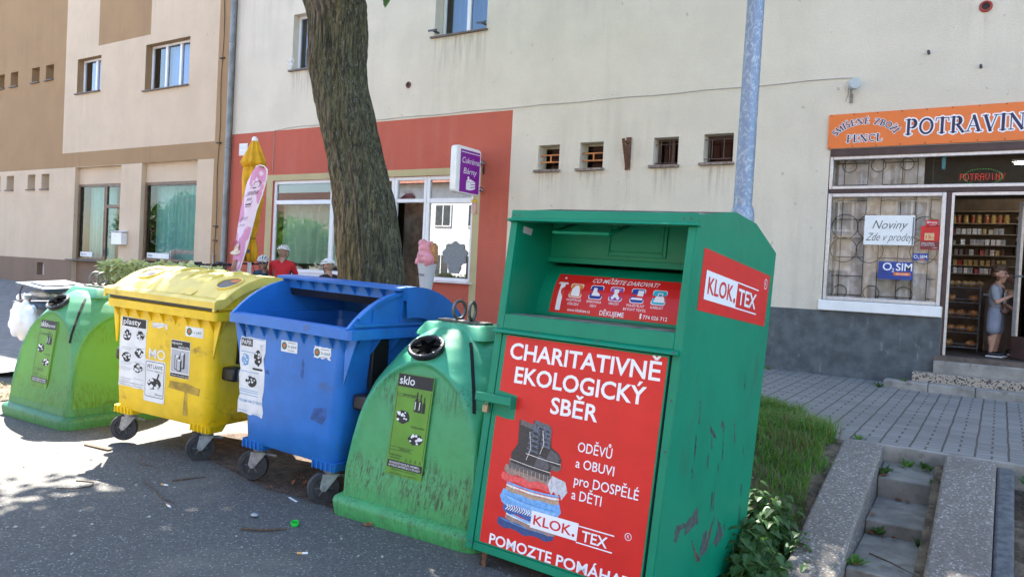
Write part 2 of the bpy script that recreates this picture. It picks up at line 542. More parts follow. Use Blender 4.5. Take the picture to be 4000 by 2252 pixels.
# ================================================================ WALL BUILDER
def wall(name, mats, parent, x0, x1, z0, z1, cx, cz, zone, holes, y=11.2):
    """wall sheet in the plane y; holes = (x0,x1,z0,z1,depth,reveal material index)"""
    xs = sorted(set([x0, x1] + cx + [h[0] for h in holes] + [h[1] for h in holes]))
    zs = sorted(set([z0, z1] + cz + [h[2] for h in holes] + [h[3] for h in holes]))
    xs = [x for x in xs if x0 <= x <= x1]; zs = [z for z in zs if z0 <= z <= z1]
    def hole(i, j):
        if not (0 <= i < len(xs) - 1 and 0 <= j < len(zs) - 1): return None
        x = (xs[i] + xs[i + 1]) / 2; z = (zs[j] + zs[j + 1]) / 2
        for h in holes:
            if h[0] < x < h[1] and h[2] < z < h[3]: return h
        return None
    b = MB()
    for i in range(len(xs) - 1):
        for j in range(len(zs) - 1):
            xa, xb, za, zb = xs[i], xs[i + 1], zs[j], zs[j + 1]
            h = hole(i, j)
            if h is None:
                b.m = zone((xa + xb) / 2, (za + zb) / 2)
                b.poly([(xa, y, za), (xb, y, za), (xb, y, zb), (xa, y, zb)])
            else:
                d = y + h[4]; b.m = h[5]
                if hole(i - 1, j) is None: b.poly([(xa, y, za), (xa, y, zb), (xa, d, zb), (xa, d, za)])
                if hole(i + 1, j) is None: b.poly([(xb, y, za), (xb, d, za), (xb, d, zb), (xb, y, zb)])
                if hole(i, j - 1) is None: b.poly([(xa, y, za), (xa, d, za), (xb, d, za), (xb, y, za)])
                if hole(i, j + 1) is None: b.poly([(xa, y, zb), (xb, y, zb), (xb, d, zb), (xa, d, zb)])
    return b.build(name, mats, parent, w=True)

M_brown = render_mat('brown_render', (.385, .235, .115), (.25, .15, .08), .3)
M_beige = render_mat('beige_render', (.67, .515, .36), (.5, .38, .27), .3)
M_plin = render_mat('brown_plinth', (.25, .165, .11), (.16, .11, .08), .4)
GRY = (.30, .27, .21)
M_cream = render_mat('cream_render', (.735, .65, .52), (.46, .40, .31), .35, [(q0 + 7, q1 + 7, 3.39, l_, GRY) for q0, q1, l_ in ((-6.82, -6.4, .55), (-6.01, -5.58, .5), (-4.71, -4.3, .6), (-3.9, -3.45, .6))] + [(-2.24, -1.04, 5.97, .9, GRY), (-6.2, -5.0, 5.74, .8, GRY), (1.83, 1.92, 3.38, .9, (.30, .14, .06)), (6.6, 6.68, 5.2, .5, (.34, .15, .08)), (-2.86, -2.78, 5.1, .35, (.3, .15, .08))])
M_redw = render_mat('red_render', (.53, .118, .072), (.56, .2, .15), .3)
M_ochre = mat('ochre_surround', (.46, .38, .20), .85, .08, 2, bmp=.3, bscale=90)
M_gplin = mat('grey_plinth', (.085, .095, .098), .8, .3, 5, bmp=.6, bscale=70, dirt=((.25, .25, .24), .34, 3.5, (2.5, 1, .8)))
M_frame = mat('white_frame', (.76, .76, .76), .35, .03)
M_sillm = mat('brown_sill', (.13, .10, .085), .6, .15)
M_tile = mat('roof_tile', (.24, .09, .055), .8, .3, 12, bmp=.5, bscale=30)
G_up = glass('window_glass', (.74, .82, .88), 2.6)
G_caf = glass('cafe_glass', (.88, .95, .91), 2.8)
G_cafr = glass('cafe_side_glass', (.8, .84, .84), 9.0)
G_shop = glass('shop_glass', (.96, .97, .97), 1.3)
G_off = glass('office_glass', (.9, .93, .93), 1.0)

def window(parent, x0, x1, z0, z1, y, vs=(), hs=(), fw=.055, fm=None, gm=None, sill=None, name='window', dep=.06, sm=None):
    fm = fm or M_frame; gm = gm or G_up
    b = MB()
    b.box(x0, x0 + fw, y, y + dep, z0, z1); b.box(x1 - fw, x1, y, y + dep, z0, z1)
    b.box(x0 + fw, x1 - fw, y + .002, y + dep, z0, z0 + fw); b.box(x0 + fw, x1 - fw, y + .002, y + dep, z1 - fw, z1)
    for v in vs: b.box(v - fw * .75, v + fw * .75, y - .004, y + dep - .004, z0 + fw, z1 - fw)
    for (h, a, c) in hs: b.box(a, c, y - .008, y + dep - .008, h - fw * .6, h + fw * .6)
    o = b.build(name, fm, parent, w=True, bev=.006, seg=1)
    g = MB(); g.poly([(x0 + fw, y + dep * .6, z0 + fw), (x1 - fw, y + dep * .6, z0 + fw), (x1 - fw, y + dep * .6, z1 - fw), (x0 + fw, y + dep * .6, z1 - fw)])
    g.build('pane', gm, o, w=True)
    if sill:
        s = MB(); s.box(x0 - sill, x1 + sill * .4, 11.145, y + .01, z0 - .035, z0 - .002)
        s.build('sill', sm or M_sillm, o, w=True, bev=.004, seg=1)
    return o

def curtain(label, x0, x1, z0, z1, y, m, amp=.035, wl=.16, group=None, w=0):
    b = MB()
    n = int((x1 - x0) / .02)
    b.grid(lambda u, v: (x0 + (x1 - x0) * u, y + amp * math.sin((x0 + (x1 - x0) * u) / wl * 6.283 + 1.3 * math.sin(u * 17)) * (.6 + .4 * v) + .01 * math.sin(u * 61), z1 + (z0 - z1) * v), n, 8)
    o = b.build('curtain', m)
    return tag(o, label, 'curtain', group)

def cloth_mat(name, col, trans=.4):
    m, nt, p = new_mat(name)
    v = coords(nt)
    c = mixc(nt, noise(nt, v, 5, 4), tuple(x * .85 for x in col), col)
    nt.links.new(c, p.inputs['Base Color']); p.inputs['Roughness'].default_value = .9
    return m

# ================================================================ BEIGE BUILDING
LB = thing('apartment_building', 'beige and brown rendered block with curtained ground floor shop windows', 'building', (-20, 11.2, 0))
def lz(x, z):
    if z < 1.37: return 2
    if x > -15.73: return 0
    if z < 3.97: return 1
    if z < 4.38: return 0
    if x < -22.65: return 0
    if -20.96 < x < -18.52 and z > 7.23: return 0
    return 1
small_x = [(-26.78, -26.28), (-25.89, -25.42), (-24.58, -24.12), (-23.76, -23.30)]
holes = [(-22.0, -20.8, 6.02, 6.97, .17, 0), (-18.7, -16.85, 5.82, 6.98, .17, 0), (-23.86, -23.42, .89, 1.25, .16, 2),
         (-21.92, -19.62, .62, 3.96, .13, 1), (-18.68, -16.36, .62, 3.98, .13, 1)]
for a, c in small_x: holes += [(a, c, 6.56, 6.99, .22, 0), (a - .02, c - .03, 3.40, 3.83, .22, 1)]
wall('wall', [M_brown, M_beige, M_plin], LB, -44, -15.12, .2, 12.4, [-22.65, -15.73, -20.96, -18.52, -22.02], [1.37, 3.97, 4.38, 7.23], lz, holes)
b = MB(); b.box(-44, -43.8, 11.3, 20, .2, 12.4); b.box(-15.3, -15.1, 11.45, 20, .2, 12.4); b.box(-44, -15.1, 20, 20.2, .2, 12.4)
b.build('side_wall', M_beige, LB, w=True)
b = MB(); b.prism([(10.7, 12.35), (20.8, 12.35), (15.7, 15.8)], fr((0, 0, 0), (0, 1, 0), (0, 0, 1)), -44.4, -15.0)
b.build('roof', M_tile, LB, w=True)
b = MB(); b.box(-43.7, -15.4, 14.0, 14.1, .3, 12.3); b.box(-43.7, -15.4, 11.6, 14, 4.6, 4.7)
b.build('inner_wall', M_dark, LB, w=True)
window(LB, -22.0, -20.8, 6.02, 6.97, 11.37, vs=(-21.32,), sill=.06)
window(LB, -18.7, -16.85, 5.82, 6.98, 11.37, vs=(-18.06, -17.46), sill=.06)
for a, c in small_x:
    window(LB, a, c, 6.56, 6.99, 11.42, fw=.04, sill=.03)
    window(LB, a - .02, c - .03, 3.40, 3.83, 11.42, hs=((3.6, a + .02, c - .07),), fw=.035, sill=.03)
window(LB, -23.86, -23.42, .89, 1.25, 11.36, fw=.05, name='cellar_window')
# recessed panels above and below the shop windows
b = MB()
for q, m_ in (((-21.92, -19.62, 11.33, 11.45, 3.50, 3.96), M_beige), ((-18.68, -16.36, 11.33, 11.45, 3.49, 3.98), M_beige), ((-21.92, -20.52, 11.33, 11.45, .62, 1.37), M_plin), ((-18.68, -16.36, 11.33, 11.45, .62, 1.45), M_plin)):
    b = MB(); b.box(*q); b.build('recess_panel', m_, LB, w=True)
M_bframe = mat('brown_frame', (.17, .095, .05), .5, .2)
window(LB, -21.90, -20.52, 1.41, 3.49, 11.30, fw=.06, fm=M_bframe, gm=G_off, name='shop_window', sill=.3, sm=M_dgrey)
window(LB, -18.66, -16.37, 1.48, 3.48, 11.30, fw=.07, fm=M_bframe, gm=G_off, name='shop_window')
dr = window(LB, -20.515, -19.63, .68, 3.49, 11.302, hs=((2.88, -20.45, -19.7),), fw=.075, fm=M_bframe, gm=G_off, name='shop_door')
b = MB(); b.box(-20.50, -20.47, 11.25, 11.29, 1.55, 1.75); b.build('handle', M_steel, dr, w=True, bev=.004)
F = fr((0, 11.33, 0))
b = MB(); b.text(F, 'ÚČETNICTVÍ', -20.07, 2.17, .075, 'c', n=.01); b.text(F, 'PRŮCHODY', -20.07, 2.03, .065, 'c', n=.01)
b.build('door_lettering', M_ink, dr, w=True)
M_teal = cloth_mat('teal_cloth', (.26, .62, .60))
curtain('teal curtain behind the shop window beside the glass door', -21.9, -20.5, 1.3, 3.45, 11.65, M_teal)
curtain('wide teal curtain behind the shop window by the downpipe', -18.7, -16.3, 1.3, 3.42, 11.65, M_teal)
M_skytint = cloth_mat('sky_tint_cloth', (.20, .46, .92))  # blue paints the mirrored sky into the cloth behind the upper panes
curtain('curtain coloured as mirrored sky in the small upper window of the beige block', -21.75, -20.8, 6.0, 6.95, 11.62, M_skytint)
curtain('curtain coloured as mirrored sky in the upper window beside the tree trunk', -13.1, -12.0, 5.8, 6.95, 11.62, M_skytint)
curtain('curtain coloured as mirrored sky in the upper window high over the purple sign', -9.2, -8.1, 6.0, 7.2, 11.68, M_skytint)
curtain('curtain coloured as mirrored sky in the three sash upper window', -18.2, -16.9, 5.8, 6.95, 11.62, M_skytint)
for lab, x, wd in (('small white notice strip low in the window beside the glass door', -21.72, .62), ('small white notice strip low in the wide curtained window', -18.5, .95)):
    b = MB(); F = fr((x, 11.325, 1.5 if x < -20 else 1.56)); b.prism([(0, 0), (wd, 0), (wd, .13), (0, .13)], F, .0, .004)
    o = thing('window_notice', lab, 'notice', (x, 11.3, 1.5)); b.build('board', M_paper, o, w=True)
    b = MB(); b.text(F, 'Šwarcová' if x < -20 else 'Bělidlo', .05, .04, .05, n=.006); b.build('lettering', M_ink, o, w=True)
o = thing('letterbox', 'white metal letterbox on the pier between the curtained windows', 'letterbox', (-19.45, 11.14, 1.86))
b = MB(); b.box(-19.68, -19.21, 11.03, 11.195, 1.86, 2.17); b.build('box', M_white, o, w=True, bev=.01)
b = MB(); b.prism([(11.02, 2.18), (11.2, 2.2), (11.2, 2.235), (11.0, 2.2)], fr((0, 0, 0), (0, 1, 0), (0, 0, 1)), -19.69, -19.2); b.build('lid', M_white, o, w=True, bev=.004)
b = MB(); b.disc(fr((0, 11.03, 0)), -19.5, 2.09, .012); b.build('lock', M_dgrey, o, w=True)
o = thing('wall_cable', 'thin black cable clipped down the brown strip beside the downpipe', 'cable', (-15.55, 11.18, 1.3))
b = MB(); b.tube([(-15.55 + .02 * math.sin(z * 3), 11.185, z) for z in rng(1.5, 9, .25)], .007, 6); b.build('cable', M_ink, o, w=True)
b = MB()
for z in (2.05, 2.38, 4.33, 6.3): b.box(-15.62, -15.47, 11.15, 11.198, z - .012, z + .012)
b.build('clip', M_ink, o, w=True)
b = MB(); b.tube([(-15.56, 11.17, .6), (-15.56, 11.17, 1.75)], .022); b.build('conduit', M_steel, o, w=True)
o = thing('downpipe', 'grey zinc downpipe where the beige and cream houses meet', 'downpipe', (-15.1, 11.1, .5))
b = MB(); b.tube([(-15.1, 11.1, .5), (-15.1, 11.1, 12.2)], .062, 14); b.build('pipe', mat('weathered_zinc', (.22, .235, .24), .55, .25, 3, metal=.5), o, w=True)
b = MB()
for z in (1.2, 4.2, 6.6, 9.5):
    b.ring((-15.1, 11.1, z), .068, .008); b.box(-15.115, -15.085, 11.16, 11.2, z - .01, z + .01)
b.build('bracket', M_steel, o, w=True)

# ================================================================ CREAM BUILDING
RB = thing('cream_building', 'cream rendered house with a red cafe front and a grocery entrance', 'building', (-7, 11.2, 0))
def rz(x, z):
    if x < -7.38 and z < 4.5:
        if -13.82 < x < -8.0 and z < 3.53 and (x < -13.62 or x > -8.15 or z > 3.40): return 2
        return 1
    if x >= -7.38 and z < 1.35: return 3
    return 0
bars = [(-6.82, -6.40, 3.43, 3.85), (-6.01, -5.58, 3.43, 3.86), (-4.71, -4.30, 3.44, 3.87), (-3.90, -3.45, 3.45, 3.88)]
holes = [(-13.17, -11.97, 5.78, 6.97, .16, 0), (-9.24, -8.04, 6.01, 7.22, .24, 0),
         (-13.62, -10.10, 1.42, 3.40, .12, 1), (-10.10, -9.28, .5, 3.40, .12, 1), (-9.28, -8.15, 1.42, 3.40, .12, 1),
         (-2.10, -.63, 1.49, 3.47, .12, 0), (-.63, .60, .86, 3.47, .2, 0), (.60, 2.0, 1.49, 3.47, .12, 0)]
for q in bars: holes.append((*q, .24, 0))
wall('wall', [M_cream, M_redw, M_ochre, M_gplin], RB, -15.10, 9, .2, 12.4, [-7.38, -13.82, -13.62, -8.15, -8.0], [1.35, 4.5, 3.53, 3.40], rz, holes)
b = MB(); b.box(8.8, 9, 11.3, 20, .2, 12.4); b.box(-15.08, 9, 20, 20.2, .2, 12.4); b.box(-15.08, -14.9, 11.45, 20, .2, 12.4)
b.build('side_wall', M_cream, RB, w=True)
b = MB(); b.prism([(10.7, 12.35), (20.8, 12.35), (15.7, 15.8)], fr((0, 0, 0), (0, 1, 0), (0, 0, 1)), -14.95, 9.4)
b.build('roof', M_tile, RB, w=True)
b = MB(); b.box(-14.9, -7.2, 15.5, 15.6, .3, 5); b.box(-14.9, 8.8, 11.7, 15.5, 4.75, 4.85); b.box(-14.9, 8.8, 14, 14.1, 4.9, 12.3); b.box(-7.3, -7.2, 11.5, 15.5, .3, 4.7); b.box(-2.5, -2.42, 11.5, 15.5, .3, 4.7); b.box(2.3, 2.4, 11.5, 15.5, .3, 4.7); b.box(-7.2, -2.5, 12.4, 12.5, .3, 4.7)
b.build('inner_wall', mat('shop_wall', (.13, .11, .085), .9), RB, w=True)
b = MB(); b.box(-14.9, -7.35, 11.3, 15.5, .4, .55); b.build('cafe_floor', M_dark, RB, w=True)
b = MB(); b.box(-2.42, 2.3, 11.43, 15.1, .6, .86)
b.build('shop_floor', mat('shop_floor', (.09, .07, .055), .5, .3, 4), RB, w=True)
o = MB(); o.box(-10.9, -9.45, 12.5, 12.55, .55, 4.7); o.build('partition', mat('cafe_partition', (.42, .32, .25), .8, .35, 6), RB, w=True)
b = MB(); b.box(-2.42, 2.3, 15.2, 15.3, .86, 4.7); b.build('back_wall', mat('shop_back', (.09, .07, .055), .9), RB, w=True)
window(RB, -13.17, -11.97, 5.78, 6.97, 11.35, vs=(-12.57,), sill=.07)
window(RB, -9.24, -8.04, 6.01, 7.22, 11.44, vs=(-8.63,), sill=.07)
# cafe glazing
window(RB, -13.62, -10.10, 1.42, 3.40, 11.245, vs=(-11.8,), hs=((2.93, -13.56, -10.15),), fw=.075, gm=G_caf, name='cafe_window')
window(RB, -10.095, -9.285, 2.90, 3.398, 11.245, fw=.07, gm=G_cafr, name='door_transom')
window(RB, -9.28, -8.15, 1.42, 3.40, 11.245, hs=((2.93, -9.2, -8.22),), fw=.075, gm=G_cafr, name='cafe_window')
b = MB(); b.box(-13.66, -10.1, 11.12, 11.245, 1.36, 1.415); b.box(-9.26, -8.08, 11.12, 11.245, 1.40, 1.417)
b.build('window_ledge', M_frame, RB, w=True, bev=.006)
b = MB(); b.box(-10.09, -10.03, 11.25, 11.31, .55, 2.9); b.box(-9.345, -9.287, 11.25, 11.31, .55, 2.9); b.build('door_frame', M_frame, RB, w=True, bev=.006)
# open inward glass door (hinged on the inner side)
dl = fr((-9.36, 11.32, .57), (-.5, .866, 0), (0, 0, 1))
b = MB()
for u0, u1, v0, v1 in ((0, .09, 0, 2.28), (.66, .75, 0, 2.28), (.09, .66, 0, .16), (.09, .66, 2.18, 2.28)):
    b.prism([(u0, v0), (u1, v0), (u1, v1), (u0, v1)], dl, 0, .05)
do = b.build('cafe_door', mat('grey_aluminium', (.30, .31, .33), .45, .1, metal=.4), RB, w=True)
b = MB(); b.plate(dl, [(.09, .16), (.66, .16), (.66, 2.18), (.09, 2.18)], .025); b.build('pane', G_shop, do, w=True)
b = MB(); b.tube([dl(.70, .9, .1), dl(.70, 1.3, .1)], .012); b.build('handle', M_steel, do, w=True)
# shop lintel and frames
M_dbrown = mat('dark_brown_paint', (.055, .028, .024), .5, .2)
M_alu = mat('aluminium', (.55, .55, .54), .4, .1, 20, metal=.6)
b = MB(); b.box(-2.09, 1.99, 11.18, 11.26, 3.472, 3.565); b.box(-.655, -.605, 11.215, 11.29, .87, 2.985); b.box(-2.09, 1.99, 11.215, 11.29, 2.965, 3.02)
b.build('shop_front_frame', M_dbrown, RB, w=True, bev=.004)
window(RB, -2.09, 1.99, 3.02, 3.468, 11.20, vs=(.62,), fw=.045, fm=M_alu, gm=G_shop, name='transom_window')
window(RB, -2.09, -.66, 1.50, 2.962, 11.20, fw=.05, fm=M_alu, gm=G_shop, name='shop_window')
window(RB, .62, 1.98, 1.50, 2.962, 11.20, fw=.05, fm=M_alu, gm=G_shop, name='shop_window')
b = MB(); b.box(-2.13, -.64, 11.14, 11.24, 1.355, 1.495); b.build('window_ledge', M_whitep, RB, w=True, bev=.008)
b = MB(); b.box(-.603, -.57, 11.225, 11.29, .87, 2.96); b.box(.55, .6, 11.225, 11.29, .87, 2.96); b.box(-.57, .55, 11.225, 11.29, 2.92, 2.962); b.build('door_frame', M_alu, RB, w=True, bev=.003)
dl = fr((.56, 11.30, .88), (-.72, .694, 0), (0, 0, 1))
b = MB()
b.m = 0
for u0, u1, v0, v1 in ((0, .06, 0, 2.0), (.54, .60, .28, 2.0), (.06, .54, 1.93, 2.0)): b.prism([(u0, v0), (u1, v0), (u1, v1), (u0, v1)], dl, 0, .045)
b.m = 1; b.prism([(.06, 0), (.60, 0), (.60, .28), (.06, .28)], dl, .002, .043)
do = b.build('shop_door', [M_alu, M_dbrown], RB, w=True, bev=.003)
b = MB(); b.plate(dl, [(.06, .28), (.54, .28), (.54, 1.93), (.06, 1.93)], .02); b.build('pane', G_shop, do, w=True)
b = MB(); b.prism([(.52, .95), (.60, .95), (.60, 1.15), (.52, 1.15)], dl, .05, .07); b.tube([dl(.56, 1.05, -.05), dl(.44, 1.05, -.05)], .01); b.build('handle', M_steel, do, w=True)

# small barred windows: dark room, frame, bars of each
M_obar = mat('orange_bar', (.55, .20, .05), .6, .2)
for i, (a, c, z0, z1) in enumerate(bars):
    fm = mat('old_wood_frame', (.10, .06, .045), .7, .3) if i > 1 else mat('beige_wood_frame', (.42, .37, .28), .7, .2)
    o = window(RB, a, c, z0, z1, 11.40, vs=((a + c) / 2 + .05,) if i == 2 else (), fw=.035, fm=fm, gm=glass('dusty_glass', (.30, .32, .31), .35), name='barred_window')
    s = MB(); s.prism([(a - .05, z0 - .045), (c + .03, z0 - .045), (c + .03, z0 - .003), (a - .05, z0 - .003)], fr((0, 0, 0)), -11.40, -11.13)
    s.build('sill', mat('old_sill', (.22, .17, .14), .9, .4, 20, bmp=.4), o, w=True, bev=.006)
    g = MB(); y = 11.28
    if i < 2:
        for z in (z0 + .14, z0 + .26): g.box(a, c, y, y + .016, z - .01, z + .01)
        g.box((a + c) / 2 - .012, (a + c) / 2 + .012, y + .002, y + .014, z0 + .15, z0 + .25)
    elif i == 2:
        for z in (z0 + .04, z0 + .33): g.tube([(a, y, z), (c, y, z)], .007, 6)
        for x in (a + .1, a + .24): g.tube([(x, y, z0 + .04), (x, y, z1 - .03)], .006, 6)
    else:
        for z in (z0 + .06, z0 + .35): g.tube([(a, y - .04, z), (c, y - .04, z)], .007, 6)
        for x in (a + .12, a + .3): g.tube([(x, y - .04, z0 + .06), (x, y - .04, z1 - .08)], .007, 6)
    g.build('bars', M_obar if i < 2 else mat('brown_bar', (.09, .055, .045), .7, .3), o, w=True)

def lace_mat():
    m, nt, p = new_mat('lace')
    v = coords(nt, (1, 1, 1))
    vo = N(nt, "ShaderNodeTexVoronoi"); vo.inputs['Scale'].default_value = 7; nt.links.new(v, vo.inputs['Vector'])
    wv = N(nt, "ShaderNodeTexWave"); wv.inputs['Scale'].default_value = 26; wv.inputs['Distortion'].default_value = 9; wv.inputs['Detail'].default_value = 2; nt.links.new(v, wv.inputs['Vector'])
    k = math_n(nt, 'MULTIPLY', ramp(nt, wv.outputs['Fac'], .25, .5), math_n(nt, 'SUBTRACT', 1.0, ramp(nt, vo.outputs['Distance'], .42, .62)))
    c = mixc(nt, k, (.66, .61, .55), (.94, .94, .95))
    nt.links.new(c, p.inputs['Base Color']); p.inputs['Roughness'].default_value = .9
    return m
M_lace = lace_mat()
curtain('white flower patterned lace curtain behind the grocery window', -2.1, -.68, 1.5, 2.95, 11.44, M_lace, .05, .23)
curtain('short lace curtain behind the glass over the grocery window', -2.1, -.95, 3.0, 3.46, 11.44, M_lace, .05, .21)
M_treetint = cloth_mat('tree_tint_lace', (.50, .78, .66))  # green paints the mirrored trees into the pale lace
curtain('lace curtain tinted as mirrored trees behind the large cafe window', -13.55, -10.3, 1.62, 2.9, 11.5, M_treetint, .03, .3)
# wrought iron grilles
def grille(label, z0, z1, circ):
    o = thing('window_grille', label, 'grille', (-1.4, 11.36, z0))
    b = MB(); y = 11.36; x0, x1 = -2.02, -.74
    for x in (-1.92, -1.62, -1.44, -1.2, -1.02, -.84): b.tube([(x, y, z0), (x, y, z1)], .006, 6)
    for z in rng(z0 + .06, z1 - .06, .24): 
        for a, c in ((x0, -1.62), (-1.44, -1.02), (-.84, x1)): b.tube([(a, y, z), (c, y, z)], .007, 6)
    for cx, cz, r in circ: b.ring((cx, y + .012, cz), r, .006, (0, 1, 0), 28, 6)
    b.build('bars', mat('black_iron', (.09, .075, .06), .6, .2), o, w=True)
grille('black wrought iron grille with curls behind the grocery window', 1.52, 2.94, [(-1.88, 2.52, .17), (-1.88, 2.2, .17), (-1.55, 2.52, .17), (-1.55, 2.2, .17), (-.9, 2.5, .16), (-.9, 2.2, .16), (-1.9, 1.62, .09), (-1.5, 1.62, .1), (-1.1, 1.62, .1)])
grille('top piece of the wrought iron grille behind the glass over the grocery window', 3.03, 3.45, [(-1.86, 3.36, .09), (-1.5, 3.36, .09), (-1.15, 3.36, .08)])
# ================================================================ WASTE CONTAINERS
def plastic(name, col, rough=.42, dirt=None, trans=0.0, var=.1, bmp=.08):
    m = mat(name, col, rough, var, 5, bmp=bmp, bscale=140, dirt=dirt, bdist=.002)
    if trans and not m.get('tr'):
        nt = m.node_tree; p = nt.nodes["Principled BSDF"]; out = nt.nodes["Material Output"]
        t = N(nt, "ShaderNodeBsdfTranslucent"); t.inputs[0].default_value = (*[min(1, c * 1.6 + .02) for c in col], 1)
        mx = N(nt, "ShaderNodeMixShader"); mx.inputs[0].default_value = trans
        nt.links.new(p.outputs[0], mx.inputs[1]); nt.links.new(t.outputs[0], mx.inputs[2]); nt.links.new(mx.outputs[0], out.inputs[0])
        m['tr'] = 1
    return m
GRIME = (.035, .03, .022)
M_yel = plastic('yellow_plastic', (.80, .53, .006), .38, ((.34, .20, .02), .36, 6, (1, 1, 1.6)))
M_yeld = plastic('faded_yellow_plastic', (.78, .57, .09), .45, ((.45, .33, .08), .36, 8, (1, 1, 1)))
M_blue = plastic('blue_plastic', (.018, .155, .50), .36, ((.05, .11, .26), .36, 7, (1, 1, 1.5)))
M_rubber = mat('tyre_rubber', (.035, .035, .036), .8, .3, 15)
M_orange = mat('orange_plastic', (.65, .16, .01), .5, .1)
M_sgrn = mat('green_label', (.10, .27, .02), .5, .12)

def rr_loop(hw, y0, y1, r, z, k=5):
    pts = []
    for cx, cy, a0 in ((hw - r, y0 + r, -90), (hw - r, y1 - r, 0), (-hw + r, y1 - r, 90), (-hw + r, y0 + r, 180)):
        for i in range(k + 1):
            a = R(a0 + 90 * i / k); pts.append((cx + r * math.cos(a), cy + r * math.sin(a), z))
    return pts

def loft(b, loops, cap0=True, cap1=True):
    k = len(loops[0]); s = len(b.v)
    for l in loops: b.v += l
    o = b.smooth; b.smooth = True
    for i in range(len(loops) - 1):
        for j in range(k):
            b.face((s + i * k + j, s + i * k + (j + 1) % k, s + (i + 1) * k + (j + 1) % k, s + (i + 1) * k + j))
    b.smooth = o
    if cap0: b.face([s + j for j in range(k)][::-1])
    if cap1: b.face([s + (len(loops) - 1) * k + j for j in range(k)])

AC = (.60, .674); AR = .826       # arc of the container lid (y, z, radius)
def arc_pt(deg, rad): return (AC[0] + rad * math.cos(R(deg)), AC[1] + rad * math.sin(R(deg)))

